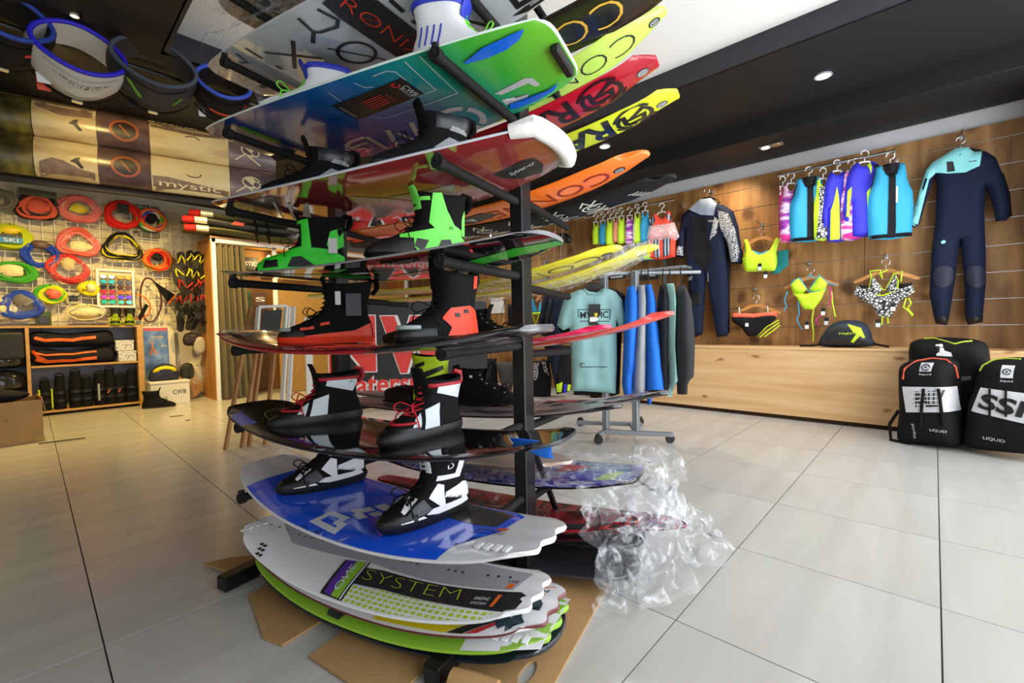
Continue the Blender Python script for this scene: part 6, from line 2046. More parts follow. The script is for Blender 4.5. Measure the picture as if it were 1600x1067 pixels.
# black sign with red letters
p0 = on(1, 4.55, 645, 520)
f_ = PF((p0.x, p0.y, 0), face_cam(p0))
q = f_.L([(545, 478), (590, 468), (760, 468), (760, 690), (545, 690)])
zmin = .02
sg = thing('shop_sign', 'black shop sign with big red white edged letters behind the rack', 'sign', (p0.x, p0.y, 0), f_.ang)
x0, z0 = f_.pt(520, 470); x1, _ = f_.pt(760, 470)
G().box(((x0+x1)/2, .02, (z0+zmin)/2), (x1-x0, .03, z0-zmin), ch=.004).build('panel', M('sign_black', '#1e1e21', .5), sg)
a = f_.pt(512, 494); b = f_.pt(588, 580); c2 = f_.pt(594, 494); d2 = f_.pt(705, 580)
sr = M('sign_red', '#e23c36', .5)
def sign_text(txt, a, b, thin):
    w, h = b[0]-a[0], a[1]-b[1]
    decal('letter_outline', sg, m_wht, flat(.0035), [], [(txt, (a[0]-.012, b[1]-.012), (w+.024, 0), (0, h+.024), 0, thin+.045)], step=0)
    decal('lettering', sg, sr, flat(.002), [], [(txt, (a[0], b[1]), (w, 0), (0, h), 0, thin)], step=0)
sign_text('N', a, b, .07); sign_text('W', c2, d2, .07)
a = f_.pt(524, 590); b = f_.pt(724, 620)
sign_text('watersports', a, b, .02)
# ================================================================== right side: garments on the timber wall
def hanger(name, label, parent_loc, ang, w, mat, hook_mat, kind='wood', group=None, z0=0.0):
    """free hanging garment hanger; local z=0 is where the cloth's shoulder line meets it"""
    t = thing(name, label, 'hanger', parent_loc, ang, group)
    if kind == 'wood':
        for sg in (-1, 1):
            ol = [(0, .035), (sg*.05, .028), (sg*w*.5, -.055), (sg*w*.5, -.078), (sg*w*.42, -.072), (sg*.04, -.004), (0, 0)]
            G().prism(ol, -.009, .009).build('arm', mat, t, smooth=40)
    else:
        G().tube([(-w/2, 0, -.055), (-w*.35, 0, -.02), (-.03, 0, .022), (.03, 0, .022), (w*.35, 0, -.02), (w/2, 0, -.055), (w*.3, 0, -.06), (-w*.3, 0, -.06)], .008, 8, closed=True).build('body', mat, t, smooth=True)
    hk = [(0, 0, .022), (0, 0, .065)]+[(.028*cos(a)*-1+.0, 0, .09+.028*sin(a)) for a in [radians(250-260*i/12) for i in range(13)]]
    G().tube(hk, .0035 if kind == 'wood' else .005, 8).build('hook', hook_mat, t, smooth=True)
    return t


def peg(X, Y, Z, label, out=.20):
    t = thing('display_hook', label, 'hook', (X, Y, Z), -pi/2, 'chrome hooks on the timber wall')
    G().box((0, .0, 0), (.03, .008, .05), ch=.002).build('back_plate', m_chrome, t)
    G().tube([(0, 0, 0), (0, -out, .01), (0, -out-.012, .03)], .006, 8).build('rod', m_chrome, t, smooth=True)
    return t


m_hang = wood_mat('hanger_wood', '#d39a58', '#c08648', '#a26a34', (2, 6, 8), 3, 0)
m_white_h = M('hanger_white', '#e6e6e4', .35)
neon = M('neon_lime', '#c9f22a', .6)
aqua = M('aqua_blue', '#2b9fcb', .65)
leop = ramp_mat('leopard_print', (1, 1, 1), [(.10, '#18181a'), (.16, '#dcdcda')], rough=.7, kind='voronoi', scale=42)
navy = M('navy_neoprene', '#131d35', .75, bump=.1, bscale=300)
charc = M('charcoal_neoprene', '#121318', .75)
mint = M('mint_neoprene', '#8fdde0', .7)
tagw = M('swing_tag_white', '#e4e4e2', .5)
tagk = M('swing_tag_black', '#17171a', .5)


def wall_frame(px, py, X=5.10, turn=0.0):
    p = on(0, X, px, py)
    return PF(p, -pi/2+turn), p


def swing_tag(t, x, z, y, w=.035, h=.07, white=.5):
    tg_ = G().box((x, y, z), (w, .002, h)).build('swing_tag', tagk, t)
    G().box((x, y-.0015, z-h*.22), (w*.9, .001, h*white)).build('tag_label', tagw, tg_)
    G().tube([(x, y, z+h/2), (x, y+.01, z+h/2+.05)], .0012, 5).build('tag_cord', tagk, t)


# ------- full wetsuit at the right
f_, p = wall_frame(1500, 300, 5.06)
t = thing('wetsuit', 'navy full wetsuit with mint chest and sleeve at the right end of the wall', 'wetsuit', p, f_.ang)
ol = f_.L([(1492, 232), (1512, 230), (1522, 238), (1540, 236), (1556, 246), (1568, 275), (1578, 320), (1574, 344), (1556, 346), (1550, 316), (1540, 290), (1538, 330), (1540, 385), (1541, 440), (1536, 490), (1536, 503), (1512, 508), (1508, 496), (1507, 440), (1500, 375),
           (1492, 440), (1483, 496), (1480, 508), (1462, 506), (1458, 490), (1452, 460), (1455, 400), (1462, 340), (1464, 290), (1460, 276), (1450, 305), (1436, 352), (1428, 356), (1420, 350), (1430, 318), (1446, 266), (1456, 254), (1480, 240)])
o, fr = pillow('body', t, navy, ol, .055, .07, cell=.03, fold=.004, seed=5)
decal('mint_panel', t, mint, lambda x, z: fr(x, z, .006), [(f_.L([(1492, 233), (1512, 231), (1522, 239), (1534, 237), (1530, 262), (1508, 272), (1480, 274), (1462, 272), (1452, 282), (1440, 330), (1434, 353), (1429, 354), (1421, 349), (1431, 318), (1447, 267), (1457, 255), (1480, 241)]), 0)], step=.03)
decal('mint_sleeve_stripe', t, navy, lambda x, z: fr(x, z, .009), [(f_.L([(1446, 280), (1449, 282), (1443, 300), (1441, 296)]), 0)], step=.03)
decal('chest_patch', t, m_blk, lambda x, z: fr(x, z, .009), [(f_.L([(1479, 256), (1489, 255), (1492, 270), (1480, 272)]), 0)], step=.03)
decal('zip_line', t, m_blk, lambda x, z: fr(x, z, .006), [(pp, 0) for pp in ribbon(f_.L([(1490, 259), (1510, 256), (1531, 254)]), .006)], step=.03)
decal('thigh_badge', t, mint, lambda x, z: fr(x, z, .006), [(f_.L([(1470, 379), (1475, 376), (1478, 379), (1475, 382), (1471, 382)]), 0)], step=0)
decal('knee_pad', t, M('navy_pad', '#13192c', .6), lambda x, z: fr(x, z, .006), [(smooth_poly(f_.L([(1462, 420), (1486, 418), (1488, 440), (1474, 450), (1460, 442)]), 3), 0), (smooth_poly(f_.L([(1512, 418), (1538, 420), (1538, 444), (1524, 450), (1510, 440)]), 3), 0)], step=.03)
decal('cuff', t, m_blk, lambda x, z: fr(x, z, .006), [(f_.L([(1463, 495), (1482, 496), (1480, 507), (1462, 505)]), 0), (f_.L([(1512, 497), (1535, 494), (1535, 502), (1512, 507)]), 0), (f_.L([(1428, 350), (1436, 349), (1435, 353), (1428, 355)]), 0)], step=.03)
G().tube([(f_.pt(1492, 234)[0], -.01, f_.pt(1492, 234)[1]), (f_.pt(1500, 246)[0], -.055, f_.pt(1500, 246)[1]), (f_.pt(1512, 232)[0], -.01, f_.pt(1512, 232)[1])], .012, 8).build('collar', mint, t, smooth=True)
hz = f_.pt(1502, 230)[1]
hp = Vector(p)+Vector((0, 0, hz-.035))
hanger('garment_hanger', 'dark hanger in the navy and mint wetsuit', hp, f_.ang, .30, m_blk, m_chrome, 'plastic')
pk_ = on(0, 5.19, 1502, 214)
peg(5.195, pk_.y, pk_.z-.0, 'chrome hook holding the navy and mint wetsuit', .14)
# second suit sleeve behind
q = f_.L([(1556, 256), (1570, 268), (1580, 300), (1583, 335), (1572, 342), (1566, 300)])
t2 = thing('wetsuit', 'black wetsuit hidden behind the navy and mint one, one sleeve showing', 'wetsuit', p+Vector((.06, 0, 0)), f_.ang)
pillow('sleeve', t2, charc, q, .03, cell=.03)

# ------- left wetsuits
f_, p = wall_frame(1105, 400, 4.98)
t = thing('wetsuit', 'navy wetsuit with grey blue collar and patterned sleeve left of the bikinis', 'wetsuit', p, f_.ang)
ol = f_.L([(1095, 311), (1112, 309), (1122, 318), (1134, 322), (1146, 330), (1154, 355), (1159, 395), (1156, 410), (1143, 412), (1138, 385), (1132, 372), (1136, 420), (1138, 470), (1137, 525), (1120, 527), (1110, 470), (1104, 430), (1101, 470), (1098, 522), (1086, 527), (1078, 520), (1076, 460), (1073, 400),
           (1072, 360), (1070, 400), (1066, 404), (1056, 400), (1060, 370), (1066, 335), (1076, 326)])
o, fr = pillow('body', t, navy, ol, .05, .06, cell=.03, fold=.004, seed=6)
decal('collar_panel', t, M('grey_blue_neoprene', '#8593ab', .7), lambda x, z: fr(x, z, .006), [(f_.L([(1095, 312), (1112, 310), (1122, 319), (1118, 338), (1098, 337), (1078, 328)]), 0)], step=.03)
spk = ramp_mat('speckled_print', (1, 1, 1), [(.42, '#2a2c33'), (.5, '#b9bcc0')], rough=.7, scale=85, detail=2)
decal('patterned_panel', t, spk, lambda x, z: fr(x, z, .006), [(f_.L([(1124, 330), (1140, 334), (1151, 360), (1157, 395), (1154, 409), (1144, 410), (1138, 380), (1128, 356)]), 0), (f_.L([(1119, 340), (1126, 345), (1122, 366), (1112, 376)]), 0), (f_.L([(1058, 385), (1069, 386), (1069, 400), (1057, 399)]), 0)], step=.03)
decal('chest_panel', t, charc, lambda x, z: fr(x, z, .006), [(f_.L([(1084, 338), (1110, 344), (1108, 372), (1118, 400), (1104, 425), (1082, 400)]), 0)], step=.03)
decal('knee_pad', t, m_blk, lambda x, z: fr(x, z, .006), [(f_.L([(1078, 458), (1098, 458), (1098, 475), (1080, 478)]), 0)], step=.03)
decal('lettering', t, tagw, lambda x, z: fr(x, z, .009), [], [('MYSTIC', f_.pt(1110, 348), (.06, -.01), (0, .018), 0), ('MYSTIC', f_.pt(1110, 440), (.0, .09), (-.016, 0), 0), ('JULY', f_.pt(1078, 440), (.05, 0), (0, .05), 0)], step=0)
hanger('garment_hanger', 'dark hanger in the navy wetsuit with patterned sleeve', Vector(p)+Vector((0, 0, f_.pt(1104, 312)[1])), f_.ang, .28, m_blk, m_chrome, 'plastic')
pk_ = on(0, 5.19, 1112, 300)
peg(5.195, pk_.y, pk_.z, 'chrome hook holding the navy wetsuit with patterned sleeve', .2)
f2, p2_ = wall_frame(1140, 430, 5.10)
t = thing('wetsuit', 'dark wetsuit hanging just behind the patterned sleeve suit', 'wetsuit', p2_, f2.ang)
pillow('body', t, charc, f2.L([(1118, 322), (1140, 330), (1152, 352), (1161, 395), (1160, 412), (1150, 412), (1142, 380), (1141, 430), (1140, 520), (1126, 524), (1120, 460), (1112, 380)]), .03, cell=.03)

# ------- hanging rail with vests
def rail(label, a, b, X=4.93):
    A_ = on(0, X, *a); B_ = on(0, X, *b)
    t = thing('wall_rail', label, 'rail', A_)
    d = B_-A_
    G().tube([(0, 0, 0), d], .013, 10).build('tube', m_chrome, t, smooth=True)
    for e in (Vector((0, 0, 0)), d):
        g = G().tube([e, e+Vector((WX-X-.005, 0, -.01))], .010, 8)
        g.box(e+Vector((WX-X-.008, 0, -.01)), (.008, .03, .06))
        g.lathe([(.001, -.012), (.018, -.010), (.018, .010), (.001, .012)], 12, e, R=Matrix.Rotation(pi/2, 3, 'X'))
        g.build('bracket', m_chrome, t)
    return A_, B_


rail('long chrome rail of bright impact vests on the timber wall', (1218, 274), (1397, 236), 4.90)
rail('chrome rail of small neon tops between rack and wetsuits', (915, 340), (1052, 312), 4.90)


def vest(px, py, wpx, hpx, turn, label, body, panels, X=4.90, seed=0, depth=.05, hk=True, sleeve=None, group='bright tops on the wall rails', outline=None):
    """px,py: middle of the shoulder line"""
    p = on(0, X, px, py)
    ang = -pi/2+turn
    d = (p-EYE).dot(_F)
    k = d/FPX
    w, h = wpx*k, hpx*k
    t = thing('impact_vest' if not sleeve else 'rash_top', label, 'vest' if not sleeve else 'top', p, ang, group)
    if outline:
        ol = [(x*w, z*h) for x, z in outline]
    elif sleeve:
        ol = [(x*w, z*h) for x, z in mirror([(0, -.02), (.10, .0), (.16, .05), (.30, .0), (.42, -.14), (.52, -.62), (.46, -.78), (.36, -.76), (.34, -.50), (.32, -.98), (0, -1.0)])]
    else:
        ol = [(x*w, z*h) for x, z in mirror([(0, -.10), (.12, -.05), (.18, .05), (.30, .03), (.33, -.10), (.36, -.22), (.46, -.36), (.48, -.55), (.45, -.97), (.0, -1.0)])]
    o, fr = pillow('body', t, body, ol, depth, depth*1.1, cell=max(.022, w/14), fold=.006, seed=seed)
    for m, polys in panels:
        decal('colour_panel', t, m, lambda x, z: fr(x, z, .006), [([(x*w, z*h) for x, z in pl], 0) for pl in polys], step=.02)
    if hk:
        hanger('garment_hanger', ('white hanger in the '+label.replace(' on the long rail', '').replace(' on the small rail', ' there').replace(' at the right end of the small rail', '').replace(' at the very end of the long rail', '').replace(' at the left end of', '').replace(' at the right end of', '').replace('the long rail', ''))[:90].strip(), p+Vector((0, 0, .005)), ang, w*.62, m_white_h, m_white_h, 'plastic')
    return t, fr, w, h


magenta = M('magenta_cloth', '#d8348c', .7)
tiedye = ramp_mat('tie_dye_print', (2, 2, 7), [(.30, '#5a2a9c'), (.45, '#b03aa8'), (.55, '#e8d8ec'), (.7, '#e0409c')], rough=.7, scale=2.6)
royal = M('royal_violet', '#2f2cc8', .65)
wetk = M('vest_black', '#131316', .7)
centre = [[(-.07, -.08), (.07, -.08), (.08, -.98), (-.08, -.98)]]
hem = [[(-.44, -.93), (.44, -.93), (.44, -.975), (-.44, -.975)]]
vest(1236, 291, 34, 88, .55, 'magenta tie dye vest at the left end of the long rail', tiedye, [(magenta, [[(-.44, -.90), (.44, -.90), (.44, -.97), (-.44, -.97)], [(.28, -.1), (.34, -.1), (.45, -.9), (.38, -.9)]])], seed=1)
vest(1223, 296, 14, 78, .9, 'narrow pink top edge on at the very end of the long rail', magenta, [], seed=12, depth=.03)
vest(1264, 282, 56, 96, .40, 'aqua and black buoyancy vest second on the long rail', aqua, [(wetk, centre+hem+[[(-.18, .04), (.18, .04), (.10, -.12), (-.10, -.12)], [(-.46, -.36), (-.36, -.22), (-.30, -.05), (-.34, -.05)]]), (tagw, [[(.10, -.30), (.20, -.32), (.20, -.58), (.11, -.56)]])], seed=2)
vest(1286, 284, 30, 92, .75, 'lime vest with black leopard panel on the long rail', neon, [(leop, [[(-.3, -.1), (.05, -.1), (.15, -.97), (-.44, -.97)]])], seed=3, depth=.045)
vest(1308, 272, 40, 106, .60, 'violet and neon long sleeve top, left of the pink vest', royal, [(neon, [[(-.30, -.55), (-.12, -.20), (-.02, -.5), (.0, -.97), (-.30, -.97)], [(.38, -.3), (.46, -.6), (.44, -.75), (.38, -.72)]])], seed=4, sleeve=True)
vest(1330, 272, 32, 104, .70, 'pink tie dye vest between the two violet tops', tiedye, [(magenta, [[(-.28, .0), (.28, .0), (.34, -.3), (0, -.42), (-.34, -.3)], [(-.44, -.9), (.44, -.9), (.44, -.97), (-.44, -.97)]])], seed=5)
vest(1351, 258, 56, 112, .45, 'violet and neon long sleeve top, right of the pink vest', royal, [(neon, [[(-.02, -.40), (.14, -.30), (.30, -.4), (.31, -.94), (.05, -.94)], [(-.44, -.35), (-.36, -.3), (-.40, -.72), (-.47, -.70)], [(.02, -.02), (.12, .02), (.08, -.16)]]), (wetk, [[(.14, -.02), (.28, -.04), (.34, -.28), (.20, -.30)]])], seed=6, sleeve=True)
vest(1391, 262, 60, 112, .30, 'aqua and black buoyancy vest at the right end of the long rail', aqua, [(wetk, centre+hem+[[(-.18, .04), (.18, .04), (.10, -.12), (-.10, -.12)], [(-.47, -.36), (-.36, -.2), (-.31, -.02), (-.36, -.05)]]), (tagw, [[(.08, -.28), (.12, -.30), (.11, -.52), (.07, -.50)]])], seed=7)
# small neon tops
small = [(931, 350, 12, 32, 'lime top first from the left on the small rail', neon, []), (942, 348, 13, 34, 'aqua top with lime edge, second on the small rail', aqua, [(neon, [[(.3, -.1), (.45, -.4), (.4, -.9), (.3, -.9)]])]),
         (953, 345, 14, 38, 'lime top third on the small rail', neon, []), (962, 343, 10, 36, 'peach pink top fourth on the small rail', M('peach_cloth', '#f09a7a', .7), []),
         (971, 341, 13, 40, 'lime top fifth on the small rail', neon, []), (984, 340, 15, 42, 'violet and pink tie dye top on the small rail', tiedye, []), (996, 336, 15, 44, 'lime top with white edge on the small rail', neon, [(tagw, [[(-.45, -.4), (-.3, -.1), (-.3, -.9), (-.42, -.9)]])]),
         (1008, 333, 16, 46, 'aqua top beside the red striped vest on the small rail', aqua, [])]
for i, (x, y, w, h, lb, m, pn) in enumerate(small):
    vest(x, y, w, h, .5, lb, m, pn, seed=20+i, depth=.03)
stripe = ramp_mat('diagonal_stripes', (1, 1, 1), [(.48, '#22283a'), (.52, '#a8b2bc')], rough=.7, kind='wave', scale=9, interp='CONSTANT')
redv = M('red_orange_cloth', '#f0503a', .7)
t, fr, w, h = vest(1034, 335, 44, 70, .15, 'red orange vest with striped sides at the right end of the small rail', redv, [(stripe, [[(-.40, -.1), (-.25, .0), (-.18, -.14), (-.34, -.26)], [(.22, .0), (.36, -.08), (.34, -.22), (.2, -.1)], [(-.30, -.55), (-.06, -.55), (-.02, -.96), (-.2, -.96)], [(.08, -.55), (.34, -.55), (.32, -.92), (.08, -.96)]])], seed=31)
pillow('printed_film_bag', t, film_mat('white_print_film', clear=-.8, scale=40), [(-.45*w, -.22*h), (.45*w, -.22*h), (.62*w, -.55*h), (.5*w, -.62*h), (-.4*w, -.62*h), (-.52*w, -.5*h)], .07, cell=.04, fold=.012, ybase=-.02)
vest(1020, 384, 40, 22, .2, 'aqua and lime bottoms hanging below the red orange vest', aqua, [(neon, [[(-.4, -.5), (.4, -.45), (.3, -.95), (-.3, -.95)]])], seed=33, hk=False, depth=.04)

# ------- bikinis on wooden hangers
def bikini(label, px, py, X, hpts, pieces, tags=(), peg_lb=''):
    f_, p = wall_frame(px, py, X)
    t = thing('bikini', label, 'bikini', p, f_.ang)
    hw = f_.L(hpts)
    wdt = hw[1][0]-hw[0][0]
    mid = ((hw[0][0]+hw[1][0])/2, max(hw[0][1], hw[1][1])+.06)
    hanger('garment_hanger', 'wooden hanger carrying the '+label.split(' on ')[0], Vector(p)+f_.ax*mid[0]+Vector((.02, 0, mid[1])), f_.ang, wdt, m_hang, m_chrome)
    for nm, m, pts, dep in pieces:
        if dep == 0:
            q = f_.L(pts)
            G().tube([(a, -.03-.008*sin(i*1.7), b) for i, (a, b) in enumerate(q)], .0055, 6).build(nm, m, t, smooth=True)
        else:
            pillow(nm, t, m, f_.L(pts), dep, cell=.025, fold=.004, ybase=-.02-.3*dep if dep < .04 else -.015)
    for tx, ty in tags:
        a = f_.pt(tx, ty)
        swing_tag(t, a[0], a[1], -.065)
    pk_ = on(0, 5.195, px, hpts[2][1]) if len(hpts) > 2 else p
    peg(5.195, pk_.y, pk_.z, peg_lb, .17)
    return t, f_


bikini('neon sports bikini top with aqua band on the timber wall', 1190, 405, 5.06, [(1152, 388), (1228, 388), (1196, 352)],
       [('top', neon, [(1164, 375), (1169, 374), (1176, 392), (1190, 397), (1204, 391), (1214, 372), (1219, 374), (1214, 395), (1217, 410), (1213, 424), (1165, 425), (1161, 405), (1166, 393)], .035),
        ('aqua_neckline', aqua, [(1176, 391), (1190, 396), (1206, 390), (1204, 396), (1190, 402), (1178, 397)], .038), ('aqua_band', aqua, [(1165, 416), (1213, 415), (1213, 424), (1165, 425)], .04),
        ('zip', m_blk, [(1190, 400), (1190, 415)], 0), ('second_layer', M('teal_cloth', '#1f7a7a', .7), [(1216, 392), (1233, 390), (1233, 415), (1217, 428), (1205, 428), (1214, 415)], .02)], [(1190, 418), (1199, 430)], 'chrome hook above the neon sports top')
bikini('black and coral bikini bottom with neon side straps on the timber wall', 1180, 505, 5.06, [(1144, 490), (1220, 490), (1184, 452)],
       [('bottom', wetk, [(1144, 495), (1170, 492), (1212, 490), (1214, 498), (1198, 512), (1186, 525), (1170, 526), (1160, 512), (1146, 503)], .03), ('coral_waist', M('coral_cloth', '#ff6a4a', .6), [(1146, 489), (1180, 490), (1214, 486), (1216, 494), (1180, 499), (1145, 497)], .034),
        ('side_strap', neon, [(1184, 525), (1200, 510), (1218, 500)], 0), ('side_strap', neon, [(1188, 527), (1204, 514), (1219, 504)], 0), ('side_strap', neon, [(1196, 526), (1210, 516), (1220, 508)], 0),
        ('clip', m_chrome, [(1156, 480), (1157, 490)], 0), ('clip', m_chrome, [(1200, 478), (1201, 488)], 0)], [(1170, 505)], 'chrome hook above the black and coral bottom')
bikini('neon triangle bikini with aqua trim and trailing cords on the timber wall', 1264, 450, 5.06, [(1225, 449), (1310, 445), (1268, 412)],
       [('cup', neon, [(1236, 445), (1248, 434), (1262, 452), (1256, 458), (1240, 458)], .035), ('cup', neon, [(1266, 452), (1282, 430), (1294, 442), (1290, 452), (1270, 457)], .035), ('bottom', neon, [(1240, 458), (1262, 459), (1292, 450), (1284, 468), (1272, 484), (1256, 483), (1248, 470)], .03),
        ('aqua_trim', aqua, [(1236, 446), (1242, 438), (1250, 434), (1262, 453), (1270, 457), (1291, 452)], 0), ('aqua_trim', aqua, [(1266, 452), (1281, 430), (1295, 443), (1308, 446)], 0), ('aqua_trim', aqua, [(1257, 483), (1260, 468), (1254, 460), (1240, 459)], 0),
        ('cord', aqua, [(1232, 455), (1227, 468), (1230, 480), (1226, 486)], 0), ('cord', aqua, [(1248, 470), (1250, 490), (1246, 500), (1254, 515)], 0), ('cord', neon, [(1272, 484), (1270, 500), (1272, 520), (1271, 534)], 0), ('cord', neon, [(1300, 455), (1302, 475), (1306, 495)], 0),
        ('cord', magenta, [(1298, 448), (1300, 465), (1296, 478)], 0), ('cord', magenta, [(1284, 492), (1276, 500), (1280, 508)], 0), ('cord', aqua, [(1262, 436), (1266, 430), (1274, 434)], 0)], [(1263, 508), (1288, 487), (1293, 502)], 'chrome hook above the neon triangle bikini')
bikini('leopard print bikini with neon cords on the timber wall', 1385, 450, 5.06, [(1334, 440), (1437, 437), (1385, 402)],
       [('cup', leop, [(1358, 458), (1362, 434), (1366, 433), (1380, 452), (1374, 460)], .03), ('cup', leop, [(1384, 453), (1398, 428), (1402, 432), (1402, 452), (1392, 459)], .03), ('bottom', leop, [(1334, 460), (1340, 447), (1360, 450), (1378, 464), (1402, 452), (1424, 444), (1430, 456), (1406, 470), (1392, 496), (1374, 496), (1362, 478)], .022),
        ('black_lining', wetk, [(1342, 446), (1356, 446), (1358, 452), (1346, 454)], .026), ('black_lining', wetk, [(1404, 444), (1426, 442), (1424, 448), (1406, 452)], .026), ('neon_trim', neon, [(1357, 459), (1362, 433), (1380, 453), (1384, 453), (1398, 427), (1404, 440), (1402, 453)], 0),
        ('neon_trim', neon, [(1358, 459), (1380, 462), (1402, 454)], 0), ('neck_cord', neon, [(1362, 433), (1360, 424), (1376, 422), (1379, 436), (1374, 428), (1388, 422)], 0), ('neck_cord', neon, [(1400, 428), (1410, 424), (1408, 440)], 0),
        ('cord', neon, [(1384, 462), (1380, 490), (1378, 508), (1388, 505), (1385, 470)], 0), ('cord', neon, [(1416, 466), (1412, 480), (1420, 486), (1426, 494)], 0), ('cord', neon, [(1420, 466), (1424, 474), (1418, 482), (1427, 492)], 0)], [(1373, 505), (1396, 480)], 'chrome hook above the leopard print bikini')

# ------- seat harness on the bench
c = on(0, 4.86, 1322, 541)
t = thing('seat_harness', 'dark waist harness with neon slashes resting on the pine bench', 'harness', (4.93, c.y, .669), -pi/2)
f_ = PF((4.93, c.y, .669), -pi/2)
ol = smooth_poly(f_.L([(1283, 541), (1287, 520), (1302, 505), (1322, 500), (1345, 502), (1358, 512), (1364, 530), (1363, 541)]), 3)
ol = [(x, max(0, z)) for x, z in ol]
o, fr = pillow('shell', t, M('harness_slate', '#26303e', .6), ol, .10, .11, cell=.03, seed=3)
decal('centre_panel', t, M('harness_panel', '#202327', .45), lambda x, z: fr(x, z, .006), [(smooth_poly(f_.L([(1296, 536), (1299, 516), (1322, 508), (1344, 512), (1350, 536)]), 3), 0)], step=.03)
decal('neon_slash', t, neon, lambda x, z: fr(x, z, .009), [(f_.L([(1326+4*i, 506+1.2*i), (1331+4*i, 507+1.2*i), (1340+3.4*i, 518+2.2*i), (1336+3.4*i, 519+2.2*i)]), 0) for i in range(5)]+[(f_.L([(1331+3*i, 534-3*i), (1336+3*i, 535-3*i), (1344+2*i, 524-2*i), (1340+2*i, 522-2*i)]), 0) for i in range(3)], [('MAJESTIC', f_.pt(1314, 523), (.14, 0), (0, .022), 0)], step=.03)
a = f_.pt(1284, 538); b = f_.pt(1252, 540)
G().tube([(a[0], -.03, a[1]+.0), (b[0]+.1, -.06, .015), (b[0], -.07, .012)], .012, 8, flat=.6).build('strap', m_blkfab, t, smooth=True)
a = f_.pt(1363, 538); b = f_.pt(1390, 538)
G().tube([(a[0], -.03, a[1]+.01), (b[0]-.04, -.03, .02), (b[0], -.04, .012)], .009, 8).build('strap', m_blkfab, t, smooth=True)

# ------- backpacks / board bags on the floor
packk = M('pack_black', '#0a0a0b', .75, bump=.12, bscale=350)
silverp = M('pack_silver', '#c4c6ca', .4, var=.12, vscale=18)


def backpack(label, base, ang, ol_px, depth, panel, piping, word, wordbox, logo, extra=None, yb=0.0, shear=0.0):
    t = thing('board_backpack', label, 'backpack', base, ang)
    f_ = PF(base, ang)
    ol = [(x, max(z, .004)) for x, z in f_.L(ol_px)]
    o, fr = pillow('body', t, packk, smooth_poly(ol, 3) if len(ol) < 14 else ol, depth, .09, cell=.035, fold=.004, seed=len(label))
    if panel:
        decal('silver_panel', t, silverp, lambda x, z: fr(x, z, .006), [(f_.L(panel), 0)], step=.035)
    if piping:
        q = f_.L(piping[1])
        G().tube([fr(x, z, .003) for x, z in q], .006, 6).build('piping', piping[0], t, smooth=True)
    if word:
        a, b, c_ = [f_.pt(*w) for w in wordbox]
        decal('lettering', t, m_blk, lambda x, z: fr(x, z, .012), [], [(word, a, (b[0]-a[0], b[1]-a[1]), (c_[0]-a[0], c_[1]-a[1]), 0, .03)], step=.04)
    if logo:
        q = f_.L(logo)
        lp_ = decal('logo_patch', t, silverp, lambda x, z: fr(x, z, .004), [(q, 0)], step=.03)
        cx = sum(a for a, b in q)/4; cz = sum(b for a, b in q)/4; s_ = abs(q[1][0]-q[0][0])/2
        decal('logo_ring', lp_, m_blk, lambda x, z: fr(x, z, .011), [(pp, 0) for pp in ribbon(arc2(cx, cz, s_*.6, s_*.6, 0, 330, 14), s_*.22)]+[(arc2(cx, cz, s_*.2, s_*.2, 0, 330, 8), 0)], step=0)
        decal('logo_lettering', t, silverp, lambda x, z: fr(x, z, .004), [], [('HYPERLITE' if False else 'liquid', (q[3][0], q[3][1]-.03), (q[2][0]-q[3][0], q[2][1]-q[3][1]), (0, .018), 0)], step=0)
    return t, f_, fr


b0 = on(2, 0, 1460, 695)
tb, fb, frb = backpack('black backpack with orange piping and striped lettering on a silver panel', (4.40, b0.y, 0), -pi/2-.25,
                       [(1405, 692), (1408, 640), (1406, 580), (1416, 566), (1440, 560), (1470, 558), (1492, 562), (1500, 580), (1503, 640), (1506, 695), (1460, 697)], .16,
                       [(1422, 601), (1500, 602), (1503, 640), (1428, 640)], (M('orange_piping', '#d8502a', .5), [(1423, 590), (1425, 574), (1438, 563), (1460, 559), (1484, 561), (1497, 572), (1500, 590)]), 'RALLY', [(1444, 632), (1488, 631), (1444, 608)], [(1449, 565), (1469, 565), (1467, 578), (1449, 578)])
decal('stripes', tb, silverp, lambda x, z: frb(x, z, .0145), [(pp, 0) for zz in (610, 616, 622, 628) for pp in ribbon([fb.pt(1438, zz), fb.pt(1491, zz-.5)], .006)], step=.05)
for a, b in (((1456, 604), (1451, 660)), ((1479, 604), (1486, 660))):
    q0, q1 = fb.pt(*a), fb.pt(*b)
    G().tube([frb(q0[0]+(q1[0]-q0[0])*i/6, q0[1]+(q1[1]-q0[1])*i/6, .012) for i in range(7)], .010, 6).build('strap', m_blkfab, tb, smooth=True)
decal('small_lettering', tb, silverp, lambda x, z: frb(x, z, .004), [], [('LIQUID', fb.pt(1465, 669), (.085, 0), (0, .02), 0), ('liquid', fb.pt(1445, 680), (-.012, .10), (-.02, 0), 0)], step=.04)
q0, q1, q2 = fb.pt(1408, 640), fb.pt(1398, 660), fb.pt(1400, 688)
G().tube([(q0[0], -.05, q0[1]), (q1[0], -.10, q1[1]), (q2[0], -.10, max(.012, q2[1])), (q2[0]+.12, -.12, .014)], .012, 6).build('side_strap', m_blkfab, tb, smooth=True)
bb = on(2, 0, 1580, 706)
